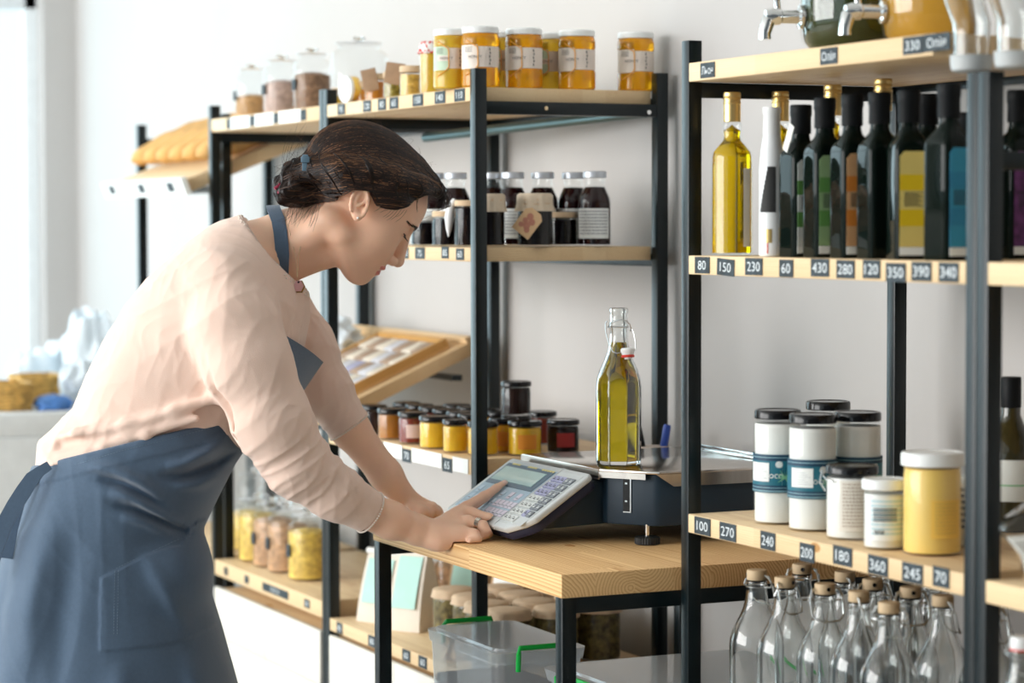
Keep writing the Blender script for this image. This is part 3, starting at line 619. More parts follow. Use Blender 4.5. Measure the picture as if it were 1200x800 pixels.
def coco_jar(label, loc, rz, sticker):
    o = std_jar('coconut_jar', label, loc, 0.0322, 0.152, black_lid, cream, rz=rz, lid_h=0.012, neck=0.90, fill=0.97, group='teal-banded coconut butter jars')
    m = MB(); arc_label(m, 0.0324, 0.043, 0.094, 0, 2 * math.pi - 0.01, 0, 48); q0 = 0.0331
    m.lathe([(0.03295, 0.0855), (0.0330, 0.0935)], 48, m=4, a0=-2.2, a1=1.4); m.lathe([(0.03295, 0.0435), (0.0330, 0.0530)], 48, m=4, a0=-2.2, a1=1.4)
    for k in range(34):
        a = CA - 1.5 + k * 0.085
        m.lathe([(q0, 0.0445), (q0, 0.0462)], 1, a0=a, a1=a + 0.055, m=1); m.lathe([(q0, 0.0490), (q0, 0.0505)], 1, a0=a + .02, a1=a + 0.06, m=1); m.lathe([(q0, 0.0895), (q0, 0.0905)], 1, a0=a, a1=a + 0.06, m=1)
    cyl_text(m, 'coco', 0.0333, 0.0655, CA + 0.10, 0.006, 2)
    for k in range(11):
        a = math.radians(-60 + 27 * k); ln = 0.34
        vs = [(0.0334 * math.cos(CA + 0.55 + f * ln * math.cos(a)), 0.0334 * math.sin(CA + 0.55 + f * ln * math.cos(a)), 0.0635 + f * 0.0125 * math.sin(a) + s_ * 0.0011 * (1 - f) + s_ * 0.0003) for f in (0, 0.5, 1) for s_ in (-1, 1)]
        m.add(vs, [(0, 1, 3, 2), (2, 3, 5, 4)], 3)
    vs = [(0.0334 * math.cos(CA + 0.30 + 0.15 * math.cos(t)), 0.0334 * math.sin(CA + 0.30 + 0.15 * math.cos(t)), 0.0810 + 0.0045 * math.sin(t)) for t in np.linspace(0, 6.283, 15)[:-1]]
    m.add(vs, [tuple(range(14))], 2)
    m.build('label', [teal, mat('pale_teal_ink', (0.35, 0.6, 0.65), rough=0.6), lw_, green_ink, mat('navy_band', (0.01, 0.05, 0.10), rough=0.5)], o, smooth=False)
    if sticker:
        m = MB(); arc_label(m, 0.0332, 0.058, 0.083, CA - 1.05, CA - 0.10)
        for k in range(6): m.lathe([(0.0339, 0.062 + k * 0.003), (0.0339, 0.0625 + k * 0.003)], 6, a0=CA - 0.85, a1=CA - 0.2 - (k % 3) * 0.1, m=1)
        m.build('white_sticker', [white_card, mat('grey_ink', (0.4, 0.42, 0.45), rough=0.6)], o, smooth=False)
    return o
coco_jar('tall coconut jar with teal band and white sticker, at the front of the cluster', (*onz(952, 620, ZL1), ZL1), 0.0, True)
coco_jar('leftmost tall coconut jar, nearest the rack post', (*onz(911, 612, ZL1), ZL1), -0.35, True)
coco_jar('tall coconut jar at the back of the cluster, its lid just showing', (at_y(970, 0.125, ZL1), 0.125, ZL1), 0.3, False)
coco_jar('rightmost tall coconut jar, above the small cream jar', (at_y(1004.5, 0.055, ZL1), 0.055, ZL1), 0.35, False)
txt_ink = mat('tan_print', (0.52, 0.42, 0.33), rough=0.6)
def text_lines(o, r, z0, z1, a0, a1, ink_m, paper_m, n, name='label', title=None):
    m = MB(); arc_label(m, r, z0, z1, a0, a1, 0, 24)
    for k in range(n):
        z = z1 - (k + 1.2) * (z1 - z0) / (n + 1.5); a = a0 + 0.12
        while a < a1 - 0.14:
            l = random.uniform(0.04, 0.13); m.lathe([(r + 0.0008, z), (r + 0.0008, z + (z1 - z0) / n * 0.42)], 2, a0=a, a1=min(a + l, a1 - 0.1), m=1); a += l + 0.035
    if title: cyl_text(m, title[0], r + 0.0009, title[1], (a0 + a1) / 2, title[2], 1)
    return m.build(name, [paper_m, ink_m], o, smooth=False)
o = std_jar('cream_jar', 'short jar with black lid and wire clip in front of the coconut jars', (*onz(998, 630, ZL1), ZL1), 0.0335, 0.0935, black_lid, cream, lid_h=0.011, neck=0.93, fill=0.97)
text_lines(o, 0.0337, 0.012, 0.076, CA - 0.6, CA + 1.0, txt_ink, mat('cream_paper', (0.80, 0.76, 0.68), rough=0.6), 13)
MB().tube([(0.036 * math.cos(t), 0.036 * math.sin(t), 0.076 + 0.004 * math.sin(2 * t)) for t in np.linspace(-2.4, -1.3, 12)], 0.0014, 8).tube([(0.034 * math.cos(-2.0), 0.034 * math.sin(-2.0), 0.06), (0.041 * math.cos(-2.0), 0.041 * math.sin(-2.0), 0.072), (0.038 * math.cos(-2.0), 0.038 * math.sin(-2.0), 0.086)], 0.0012, 8).build('wire_clip', wire_m, o)
o = std_jar('cream_jar', 'short jar with white lid and barcode label left of the yellow jar', (*onz(1036, 642, ZL1), ZL1), 0.0262, 0.0865, white_lid, cream, lid_h=0.013, neck=0.94, fill=0.95, lid_r=0.0278)
m = text_lines(o, 0.0264, 0.012, 0.066, CA - 0.9, CA + 0.9, mat('pale_blue_print', (0.45, 0.66, 0.72), rough=0.6), white_card, 8)
m = MB()
for k in range(6): m.lathe([(0.0274, 0.036 + k * 0.0029), (0.0274, 0.0375 + k * 0.0029)], 8, a0=CA - 0.65, a1=CA + 0.45)
for k in range(7): m.lathe([(0.0274, 0.020), (0.0274, 0.025)], 1, a0=CA - 0.6 + k * 0.07, a1=CA - 0.57 + k * 0.07)
m.build('barcode', ink, o, smooth=False)
o = std_jar('butter_jar', 'big yellow jar with white lid at the right end of the low shelf', (*onz(1092, 648, ZL1), ZL1), 0.0362, 0.1235, white_lid, yellow_cream, lid_h=0.016, neck=0.97, fill=0.99, lid_r=0.0380, glass_on=True)
text_lines(o, 0.0364, 0.022, 0.068, CA - 0.2, CA + 0.85, mat('ochre_print', (0.78, 0.52, 0.12), rough=0.6), mat('yellow_label', (0.95, 0.60, 0.11), rough=0.5), 9)
o = std_jar('cream_jar', 'jar with striped label mostly hidden behind the post at the right end', (at_y(1136, 0.07, ZL1), 0.07, ZL1), 0.027, 0.115, white_lid, cream, lid_h=0.012)
text_lines(o, 0.0273, 0.015, 0.08, CA - 1.6, CA + 0.6, ink, paper, 7)

# ---- empty swing-top bottles under the low shelf
cork_tan = mat('tan_stopper', (0.62, 0.46, 0.28), rough=0.6)
em = root('swing_top_bottle', 'x', 'bottle', (0, 0, 0), group='empty swing-top bottles under the low shelf')
EP = [(0.034, 0), (0.0365, 0.003), (0.037, 0.02), (0.037, 0.145), (0.0362, 0.155), (0.033, 0.166), (0.028, 0.177), (0.0225, 0.187), (0.0185, 0.197), (0.0160, 0.207), (0.0145, 0.217), (0.0132, 0.226), (0.0142, 0.228), (0.0142, 0.232), (0.0130, 0.234)]
MB().lathe(shell(EP, 0.0024, 0.005), 56).build('bottle_glass', glass, em)
MB().lathe([(0.0, 0.2345), (0.0130, 0.2345), (0.0136, 0.2355), (0.0136, 0.2465), (0.0128, 0.248), (0, 0.248)], 32).build('stopper', cork_tan, em)
MB().lathe([(0.0, 0), (0.0028, 0), (0.0028, 0.0006), (0, 0.0006)], 14, M=Matrix.Translation((0.0134, 0, 0.2415)) @ Matrix.Rotation(math.pi / 2, 4, 'Y')).build('stopper_hole', black_lid, em)
MB().lathe([(0.0115, 0.2325), (0.0138, 0.2325), (0.0138, 0.2346), (0.0115, 0.2346)], 32).build('gasket', black_lid, em)
w = MB(); w.tube([(0.0146 * math.cos(t), 0.0146 * math.sin(t), 0.2255) for t in np.linspace(0, 6.283, 21)[:-1]], 0.0007, 6, cyc=True)
for s_ in (-1, 1):
    w.tube([(0, s_ * 0.0140, 0.2415), (0.002, s_ * 0.0190, 0.2405), (0.007, s_ * 0.0225, 0.225), (0.012, s_ * 0.0215, 0.208), (0.018, s_ * 0.014, 0.2015), (0.0205, 0, 0.2005)], 0.0014, 8)
    w.tube([(-0.002, s_ * 0.0150, 0.2255), (0.001, s_ * 0.0235, 0.2260), (0.004, s_ * 0.0225, 0.233), (0.0, s_ * 0.0150, 0.2415)], 0.0012, 8)
w.build('wire_bail', wire_m, em)
ZE = 0.615
sw_spots = [(887, 668, 'leftmost empty swing-top bottle, beside the rack post'), (914, 675, 'empty swing-top bottle second from the left, in the front row'),
 (940, 661, 'empty swing-top bottle behind the second and third of the front row'), (960, 683, 'empty swing-top bottle under the 200 tag, front row'),
 (990, 670, 'empty swing-top bottle under the 180 tag, second row'), (1002, 692, 'empty swing-top bottle in front, between the 180 and 360 tags'),
 (1020, 678, 'empty swing-top bottle under the 360 tag, second row'), (1042, 706, 'empty swing-top bottle nearest the front, right of the 360 tag'),
 (1067, 688, 'empty swing-top bottle under the 245 tag, second row'), (1105, 698, 'empty swing-top bottle under the 70 tag, beside the double post')]
rots = [1.9, 0.4, -0.5, -0.2, 1.2, 0.9, -0.4, 2.2, -0.3, 1.4]
pts_ = []
for (u, v, lab), rz in zip(sw_spots, rots):
    P = hit(u, v, 2, 0.862); x, y = float(P[0]), float(P[1])
    for (a, b) in pts_:
        d = math.hypot(x - a, y - b)
        if 1e-6 < d < 0.0755: x += (x - a) / d * (0.0755 - d); y += (y - b) / d * (0.0755 - d)
    pts_.append((x, y)); place(em, 0, (x, y, ZE), rz, lab)
for k, (x, y) in enumerate(((0.66, 0.07), (0.30, 0.145), (0.42, 0.15), (0.56, 0.155), (0.69, 0.16))):
    place(em, 0, (x, y, ZE), k * 1.3, ('empty swing-top bottle in the second row beside the 245 tag, behind the post', 'empty swing-top bottle in the back row, left end', 'empty swing-top bottle in the back row, second from left', 'empty swing-top bottle in the back row, third from left', 'empty swing-top bottle in the back row, right end')[k])

# ---- glass drums with taps on top of the right rack
def drum(label, u, Yc, R, H, liquid, tap_u, tap_v):
    x = at_y(u, Yc, ZT1); o = root('drinks_dispenser', label, 'dispenser', (x, Yc, ZT1), rz=0, group='glass dispensers on the top shelf')
    p = [(R * 0.55, 0), (R * 0.80, 0.006), (R * 0.93, 0.018), (R, 0.045), (R, H * 0.75), (R * 0.9, H * 0.85), (R * 0.6, H * 0.93), (R * 0.6, H)]
    MB().lathe(shell(p, 0.003, 0.005), 56).build('vessel', tglass, o)
    q = [(0, 0.0055)] + [(r - 0.0035, max(z, 0.0055)) for r, z in p if z < H * 0.8] + [(0, H * 0.78)]
    MB().lathe(q, 56).build('liquid', liquid, o)
    MB().lathe([(R * 0.62, H), (R * 0.64, H + 0.002), (R * 0.64, H + 0.02), (0, H + 0.022)], 40).build('lid', chrome, o)
    # tap on the side facing the room, at the height seen in the photograph
    ty = Yc - R - 0.030; d = hit(tap_u, tap_v, 1, ty); zt = float(d[2]) - ZT1
    t = MB(); D = Vector((-0.25, -0.97, 0)).normalized()
    A = Vector((0, 0, zt)) + D * (R - 0.004)
    Mx = Matrix.Translation(A) @ D.to_track_quat('Z', 'Y').to_matrix().to_4x4()
    t.lathe([(0.014, 0), (0.0155, 0.002), (0.0155, 0.006), (0.009, 0.008), (0.009, 0.030), (0.011, 0.032), (0.0115, 0.045), (0.008, 0.052), (0, 0.053)], 24, M=Mx)
    B = A + D * 0.042
    t.tube([B, B + D * 0.006 + Vector((0, 0, -0.006)), B + D * 0.010 + Vector((0, 0, -0.022)), B + D * 0.010 + Vector((0, 0, -0.030))], [0.010, 0.0095, 0.008, 0.0085], 16)
    tp = t.build('tap', chrome, o)
    MB().tube([B + D * -0.008, B + D * -0.006 + Vector((0, 0, 0.026)), B + D * 0.0 + Vector((0, 0, 0.042))], [0.005, 0.004, 0.007], 12).build('tap_lever', chrome, tp)
    return o
drum('dark green glass dispenser with a metal tap on the top shelf', 1003, 0.055, 0.076, 0.20, mat('dark_green_oil', (0.035, 0.05, 0.006), rough=0.08, trans=0.25, coat=0.4), 945, 14)
drum('amber glass dispenser with a metal tap right of the green one', 1093, 0.075, 0.068, 0.19, mat('amber_oil', (0.85, 0.45, 0.05), rough=0.1, trans=0.5), 1068, 4)

# ---- gravity bins hung at the top right
grey_rubber = mat('grey_rubber', (0.50, 0.52, 0.52), rough=0.5); dark_rubber = mat('dark_rubber', (0.03, 0.05, 0.055), rough=0.5)
for k, (u, lab) in enumerate(((1138, 'clear flared glass bin with grey foot standing on the double post'), (1196, 'clear flared glass bin cut off by the right edge at the top'))):
    Yg = -0.058 if k == 0 else -0.050; zg = 1.5035
    x = at_y(u if k == 0 else 1190, Yg, zg)
    o = root('bulk_bin', lab, 'bin', (x, Yg, zg - 0.001), group='flared glass bins at the top right')
    p = [(0.0205, 0.012), (0.0212, 0.035), (0.0222, 0.055), (0.0235, 0.078), (0.0240, 0.105), (0.0240, 0.18), (0.0240, 0.22)]
    bg_ = MB().lathe(shell(p, 0.003, 0.004), 40)
    bg_.v = [(a - CR[0] * 0.32 * max(0, c - 0.055), b - CR[1] * 0.32 * max(0, c - 0.055), c) for a, b, c in bg_.v]; bg_.build('bin_glass', glass, o)
    MB().lathe([(0.0, 0.0), (0.019, 0.0), (0.0225, 0.002), (0.0240, 0.011), (0.0240, 0.0175), (0.0245, 0.019), (0, 0.0115)], 36).build('foot_cap', grey_rubber, o)
    MB().lathe([(0.0, 0.2205), (0.0235, 0.2205), (0.024, 0.223), (0.024, 0.235), (0, 0.237)], 36, c=(-CR[0] * 0.0525, -CR[1] * 0.0525, 0)).build('lid', white_lid, o)
    for s_ in (): MB().tube([(0.0215 * s_, 0.006, 0.020), (0.0235 * s_, 0.006, 0.05), (0.0245 * s_, 0.008, 0.10)], 0.0022, 8).build('bin_rib', glass, o)

# ---- far right rack: dark bottle, scoop bin, swing-top
sq = root('scoop_bin', 'clear plastic flour scoop bin leaning at the right edge', 'bin', (0.875, -0.052, 0.9275), rz=0.0)
m = MB(); pr = [(0.030, 0.0), (0.092, 0.085), (0.060, 0.125), (-0.01, 0.11), (-0.02, 0.0)]
x_, y_ = 0.918, -0.064
sq.location = (x_, y_, 0.9276)
fm = Matrix(((-CF[0] * 0, CR[0], 0, 0), (0, 0, 0, 0), (0, 0, 0, 0), (0, 0, 0, 1)))
MM = Matrix(((CR[0], 0, -CF[0], 0), (CR[1], 0, -CF[1], 0), (0, 1, 0, 0), (0, 0, 0, 1)))
m.prism([(0.0, 0.0), (-0.009, 0.034), (-0.0325, 0.062), (-0.030, 0.069), (0.005, 0.094), (0.06, 0.105), (0.06, 0.0)], -0.024, 0.024, M=MM)
m.build('bin_wall', tplastic, sq, bevel=0.003)
MB().prism([(0.003, 0.003), (-0.006, 0.032), (-0.022, 0.052), (0.055, 0.060), (0.055, 0.003)], -0.021, 0.021, M=MM).build('flour', mat('oat_flour', (0.78, 0.74, 0.66), rough=0.9, noise=0.1), sq, bevel=0.002)
xx = at_y(1184, 0.215, ZL1)
o = root('oil_bottle', 'dark olive bottle with rounded white label behind the scoop bin', 'bottle', (xx, 0.215, ZL1))
MB().lathe([(0, 0), (0.033, 0), (0.035, 0.002), (0.035, 0.095), (0.033, 0.108), (0.026, 0.124), (0.017, 0.138), (0.0125, 0.150), (0.0115, 0.185), (0.0, 0.185)], 40).build('bottle_body', mat('olive_brown_glass', (0.03, 0.025, 0.006), rough=0.06, coat=0.5), o)
MB().lathe([(0.0125, 0.160), (0.0130, 0.162), (0.0130, 0.198), (0.012, 0.200), (0, 0.200)], 24).build('cap', matte_black, o)
m = MB(); m.lathe([(0.0353, 0.04), (0.0353, 0.088), (0.0352, 0.094)], 14, a0=-1.15, a1=0.0); m.lathe([(0.0354, 0.060), (0.0354, 0.062)], 14, a0=-1.15, a1=0, m=1); m.build('label', [lw_, green_ink], o, smooth=False)
P = hit(1193, 770, 2, 0.862)
em2 = copy_tree(em); em2.location = (0.903, -0.060, 0.6205); em2['label'] = 'swing-top bottle with white stopper at the bottom right corner'; em2['group'] = 'bottles on the far right rack'
for c in em2.children:
    if c.name.startswith('stopper') and not c.name.startswith('stopper_hole'): c.data = c.data.copy(); c.data.materials[0] = white_plastic
    if c.name.startswith('gasket'): c.data = c.data.copy(); c.data.materials[0] = MATS['red_rubber']
# ================================================================== goods on the middle and left racks
ZS2 = 1.5615; ZQ2 = 1.2905; ZJ2 = 0.930; ZB2 = 0.5605; ZL2 = 0.5873
XR = -0.7185   # column of jars along the open end of the rack
honey_l = mat('light_honey', (0.98, 0.60, 0.05), rough=0.12, trans=0.5, ior=1.42, sss=0.2)
mint_l = mat('mint_label', (0.52, 0.66, 0.50), rough=0.6)
pink_l = mat('pale_pink_label', (0.80, 0.70, 0.62), rough=0.6)
def honey_jar(label, loc, hm=honey, side=mint_l, R=0.0325, H=0.103, rz=0.):
    o = root('honey_jar', label, 'jar', loc, rz=rz, group='labelled honey jars on the top shelf')
    p = [(R * 0.9, 0), (R * 0.99, 0.003), (R, 0.008), (R, 0.030), (R * 0.965, 0.033), (R * 0.965, 0.070), (R, 0.073), (R, 0.083), (R * 0.95, 0.090), (R * 0.88, 0.093), (R * 0.88, H - 0.003)]
    MB().lathe(p + [(0, H - 0.003)], 40).build('honey', hm, o)
    lr = R * 0.95
    MB().lathe([(lr, H - 0.011), (lr + 0.0008, H - 0.010), (lr + 0.0008, H - 0.002), (lr - 0.001, H), (lr - 0.004, H), (lr - 0.005, H - 0.001), (0, H - 0.001)], 40).build('lid', white_lid, o)
    m = MB(); r = R * 0.965 + 0.0006; a = CA
    m.lathe([(r, 0.034), (r, 0.069)], 14, a0=a - 0.15, a1=a + 1.45, m=0)
    m.lathe([(r, 0.026), (r, 0.085)], 12, a0=a - 1.5, a1=a - 0.15, m=1)
    for s0, s1, z0, z1 in ((-0.75, -0.15, 0.080, 0.068), (-0.15, -0.12, 0.068, 0.060), (-0.12, -0.30, 0.036, 0.030), (-0.30, -0.8, 0.030, 0.020), (-0.12, -0.12, 0.060, 0.036)):
        pts = [((r + 0.0012) * math.cos(a + s0 + (s1 - s0) * f), (r + 0.0012) * math.sin(a + s0 + (s1 - s0) * f), z0 + (z1 - z0) * f) for f in np.linspace(0, 1, 6)]
        m.tube(pts, 0.0009, 5, m=2)
    m.lathe([(r + 0.0012, 0.047), (r + 0.0012, 0.056)], 8, a0=a - 0.8, a1=a + 0.25, m=0)
    cyl_text(m, 'HONEY', r + 0.0015, 0.0515, a - 0.27, 0.005, 3)
    for k in range(4): m.lathe([(r + 0.0003, 0.060 + 0.0025 * k), (r + 0.0003, 0.0608 + 0.0025 * k)], 3, a0=a - 0.95, a1=a - 0.45, m=3)
    for k in range(5): m.lathe([(r + 0.0003, 0.038 + 0.006 * k), (r + 0.0003, 0.042 + 0.006 * k)], 1, a0=a + 0.5 + 0.03 * (k % 2), a1=a + 0.56 + 0.03 * (k % 2), m=3)
    m.build('label', [pink_l, side, mat('orange_line', (0.90, 0.42, 0.06), rough=0.5), ink], o)
    return o
peach_l = mat('peach_white_label', (0.82, 0.74, 0.66), rough=0.6)
for u, t, X_, hm, sd in ((563, 'honey jar nearest the front post of the top shelf', XR, honey, peach_l), (614, 'amber honey jar second along the open end of the top shelf', XR, honey, peach_l),
                     (676, 'amber honey jar third along the open end of the top shelf', XR, honey, peach_l), (745, 'honey jar standing apart by the back post', XR, honey, peach_l)):
    honey_jar(t, (X_, at_x(u, X_, ZS2), ZS2), hm, sd)
for u, t, X_ in ((529, 'pale honey jar with green label left of the front post', -0.775), (590, 'pale honey jar peeking out between the first two amber jars', -0.79), (645, 'pale honey jar with green label in the second row, between amber jars', -0.785)):
    honey_jar(t, (X_, at_x(u, X_, ZS2), ZS2), honey_l, mint_l, R=0.031, H=0.102)
def small_jar(name, label, u, Yc, z, R, H, cont, lid_m, group=None, top=None, X=None):
    x = at_y(u, Yc, z) if X is None else X
    o = std_jar(name, label, (x, Yc, z), R, H, lid_m, cont, lid_h=0.012, group=group, fill=0.96, neck=0.9)
    if top:   # cloth or paper cover tied over the lid
        m = MB(); n = 30
        prof = [(0, H + 0.003), (R * 0.85, H + 0.0025), (R * 1.0, H - 0.001), (R * 0.99, H - 0.008), (R * 0.97, H - 0.012), (R * 1.12, H - 0.022), (R * 1.14, H - 0.026)]
        m.lathe(prof, 48, sq=lambda t, zz: 1 + (0.05 * math.cos(9 * t) + 0.03 * math.cos(17 * t + 1)) * (1 if zz < H - 0.009 else 0))
        c = m.build('cloth_cover', top, o, angle=80)
        MB().tube([(R * 1.0 * math.cos(t), R * 1.0 * math.sin(t), H - 0.012) for t in np.linspace(0, 6.283, 25)[:-1]], 0.0011, 6, cyc=True).build('string', cloth_tan, o)
    return o
brown_cover = mat('brown_paper_cover', (0.36, 0.23, 0.14), rough=0.85, noise=0.2)
checks = mat('red_checked_cloth', (0.80, 0.70, 0.66), rough=0.9)
nt = checks.node_tree; ck = nt.nodes.new('ShaderNodeTexChecker'); ck.inputs['Scale'].default_value = 160; ck.inputs['Color1'].default_value = (0.85, 0.8, 0.78, 1); ck.inputs['Color2'].default_value = (0.62, 0.05, 0.04, 1)
tcx = nt.nodes.new('ShaderNodeTexCoord'); nt.links.new(tcx.outputs['Object'], ck.inputs[0]); nt.links.new(ck.outputs[0], nt.nodes['Principled BSDF'].inputs['Base Color'])
nuts = mat('chickpea_honey', (0.80, 0.45, 0.10), rough=0.3, noise=0.5, nscale=150)
olive_nuts = mat('dark_nut_honey', (0.26, 0.20, 0.03), rough=0.25, noise=0.7, nscale=120)
amber_s = mat('amber_syrup', (0.75, 0.28, 0.03), rough=0.15, trans=0.4)
YF2 = 0.006
o = small_jar('honey_jar', 'tapered pale honey jar under a red checked cloth on the top shelf', 506, YF2, ZS2, 0.0225, 0.090, honey_l, white_lid)
MB().lathe([(0, 0.094), (0.019, 0.0935), (0.0225, 0.088), (0.0215, 0.082), (0.0250, 0.074), (0.0255, 0.072)], 40, sq=lambda t, z: 1 + (0.06 * math.cos(8 * t) if z < 0.083 else 0)).build('cloth_cover', checks, o, angle=80)
small_jar('nut_jar', 'small jar of whole chickpeas in honey with wooden lid', 482, YF2, ZS2, 0.0215, 0.056, nuts, cloth_tan)
o = small_jar('nut_jar', 'small jar of dark nuts with a brown paper tag', 462, YF2, ZS2, 0.0205, 0.050, olive_nuts, cloth_tan)
MB().box(-0.0185, 0.0185, -0.0225, -0.0215, 0.026, 0.066, M=Matrix.Rotation(CA + 1.35, 4, 'Z') @ Matrix.Rotation(0.15, 4, 'Y')).build('paper_tag', brown_cover, o, bevel=0.003)
o = small_jar('nut_jar', 'small amber jar with a curled brown tag', 440, YF2, ZS2, 0.0205, 0.052, amber_s, cloth_tan)
MB().box(-0.012, 0.018, -0.0225, -0.0215, 0.018, 0.060, M=Matrix.Rotation(CA + 1.35, 4, 'Z') @ Matrix.Rotation(-0.2, 4, 'Y')).build('paper_tag', brown_cover, o, bevel=0.003)
small_jar('syrup_jar', 'small amber jar beside the upright round tin', 426, YF2 + 0.01, ZS2, 0.017, 0.042, amber_s, cloth_tan)
Xo = at_y(411, -0.006, ZS2)
o = root('round_tin', 'flat gold tin with white lid standing on edge', 'tin', (Xo, -0.006, ZS2 + 0.0265))
MT = Matrix.Rotation(math.radians(8), 4, 'Z') @ Matrix.Rotation(math.pi / 2, 4, 'X')
MB().lathe([(0, -0.010), (0.0255, -0.010), (0.026, -0.009), (0.026, 0.006), (0, 0.006)], 48, M=MT).build('tin_body', mat('gold_tin', (0.85, 0.55, 0.12), rough=0.25, metal=0.8), o)
MB().lathe([(0, 0.0062), (0.0262, 0.0062), (0.0262, 0.012), (0.0255, 0.013), (0, 0.013)], 48, M=MT).build('tin_lid', white_lid, o)
small_jar('syrup_jar', 'small golden jar half hidden behind the double post', 397, YF2 + 0.01, ZS2, 0.015, 0.036, honey_l, cloth_tan)

# glass canisters with knob lids
pale_grain = mat('white_flakes', (0.72, 0.62, 0.52), rough=0.9, noise=0.25, nscale=60)
brown_grain = mat('brown_powder', (0.52, 0.30, 0.13), rough=0.9, noise=0.3, nscale=80)
cocoa = mat('cocoa_nibs', (0.26, 0.15, 0.09), rough=0.9, noise=0.4, nscale=120)
mauve = mat('rose_brown_grain', (0.50, 0.36, 0.31), rough=0.9, noise=0.3, nscale=70)
def canister(label, u, Yc, z, R, H, cont, fill=0.6, lid_dark=False, group='big glass canisters on the left rack', lab=True, knob=True):
    x = at_y(u, Yc, z); x = x if z != ZB2 else max(x, -1.305); x = x if u != 243 else -2.225; x = max(x, -2.036) if u == 294 else max(x, -1.940) if u == 309 else max(x, -1.846) if u == 332 else x; o = root('glass_canister', label, 'canister', (x, Yc, z), rz=0, group=group)
    p = [(R * 0.93, 0), (R, 0.005), (R, H * 0.70), (R * 0.93, H * 0.77), (R * 0.72, H * 0.83), (R * 0.70, H * 0.86), (R * 0.76, H * 0.875)]
    MB().lathe(shell(p, 0.0025, 0.005), 48).build('canister_glass', tglass, o)
    if cont: MB().lathe([(0, 0.0054), (R - 0.0032, 0.0054), (R - 0.0032, H * 0.7 * fill), (R * 0.5, H * 0.7 * fill + 0.006), (0, H * 0.7 * fill + 0.008)], 40).build('contents', cont, o)
    l = MB().lathe([(0, H * 0.88), (R * 0.80, H * 0.88), (R * 0.82, H * 0.895), (R * 0.78, H * 0.91), (R * 0.3, H * 0.925), (0, H * 0.927)], 40).build('lid', tplastic, o)
    if knob: MB().lathe([(0.004, H * 0.925), (0.006, H * 0.94), (0.0125, H * 0.955), (0.0135, H * 0.975), (0.009, H * 0.995), (0, H)], 24).build('lid_knob', glass, l)
    if lab: MB().box(-0.010, 0.010, -R - 0.0012, -R - 0.0004, H * 0.33, H * 0.50, M=Matrix.Rotation(0.0, 4, 'Z')).build('slate_label', slate, o)
    return o
canister('leftmost glass canister on the top shelf, half full of brown powder', 296, 0.045, ZS2, 0.040, 0.120, brown_grain, 0.55)
canister('glass canister of rose-brown grain between two others on the top shelf', 331, 0.045, ZS2, 0.042, 0.128, mauve, 0.75)
canister('glass canister of cocoa nibs beside the double post', 366, 0.045, ZS2, 0.040, 0.131, cocoa, 0.80)
canister('largest glass canister, nearly clear, behind the double post top', 421, 0.10, ZS2, 0.060, 0.148, pale_grain, 0.12, group='big glass canisters on the left rack', lab=False)

# syrup bottles and dark jam jars on the second shelf
syrup = mat('dark_red_syrup', (0.016, 0.003, 0.003), rough=0.06, spec=0.2)
rim_red = mat('red_glow_syrup', (0.75, 0.10, 0.02), rough=0.1, trans=0.6)
silver_lid = mat('silver_white_lid', (0.62, 0.66, 0.72), rough=0.3, metal=0.3)
def syrup_bottle(label, X_, u, lab=True, z=ZQ2):
    y = at_x(u, X_, z); o = root('syrup_bottle', label, 'bottle', (X_, y, z), group='dark syrup bottles on the second shelf')
    R = 0.0290; p = [(R * 0.9, 0), (R, 0.003), (R, 0.074), (R * 0.96, 0.084), (R * 0.78, 0.096), (R * 0.66, 0.103), (R * 0.62, 0.108), (R * 0.62, 0.120)]
    MB().lathe(shell(p, 0.0018, 0.003), 36).build('bottle_glass', tglass, o)
    q = [(0, 0.0034)] + [(r - 0.0020, max(zz, 0.0034)) for r, zz in p if zz < 0.105] + [(0, 0.105)]
    MB().lathe(q, 36).build('syrup', syrup, o)
    MB().lathe([(0.0195, 0.119), (0.0205, 0.120), (0.0205, 0.129), (0.0190, 0.1305), (0, 0.1305)], 36).build('lid', silver_lid, o)
    if lab: text_lines(o, R + 0.0004, 0.014, 0.066, CA - 1.2, CA + 0.9, mat('grey_ink', (0.4, 0.42, 0.45)), white_card, 8)
    return o
for u, X_, t in ((697, -0.705, 'dark syrup bottle with plain white label at the open end of the shelf'), (672, -0.790, 'dark syrup bottle just left of the end one, in the second row'),
               (636, -0.800, 'dark syrup bottle behind the jar with the diamond tag'), (601, -0.815, 'dark syrup bottle right of the front post'),
               (577, -0.860, 'dark syrup bottle hidden mostly by the front post'), (534, -0.890, 'dark syrup bottle left of the front post'), (507, -0.925, 'dark syrup bottle beside the woman\'s forehead')):
    syrup_bottle(t, X_, u)
jam = mat('black_jam', (0.006, 0.004, 0.005), rough=0.12, spec=0.12)
def jam_jar(label, X_, u, R=0.030, H=0.062, cover=None, lid_m=cloth_tan, name='jam_jar'):
    y = at_x(u, X_, ZQ2); o = std_jar(name, label, (X_, y, ZQ2), R, H, lid_m, jam, lid_h=0.010, group='dark jam jars on the second shelf', fill=0.98)
    if cover: MB().lathe([(0, H + 0.003), (R * 0.86, H + 0.003), (R * 1.0, H - 0.001), (R * 0.97, H - 0.012), (R * 0.98, H - 0.016), (R * 1.10, H - 0.028)], 48, sq=lambda t, zz: 1 + (0.05 * math.cos(9 * t) + 0.03 * math.cos(17 * t + 1)) * (1 if zz < H - 0.009 else 0.1)).build('cloth_cover', cover, o, angle=80)
    return o
pale_cloth = mat('natural_cloth', (0.70, 0.58, 0.44), rough=0.9, noise=0.1, bump=0.4, bscale=500)
kraft_tag = mat('kraft_tag', (0.62, 0.42, 0.24), rough=0.8)
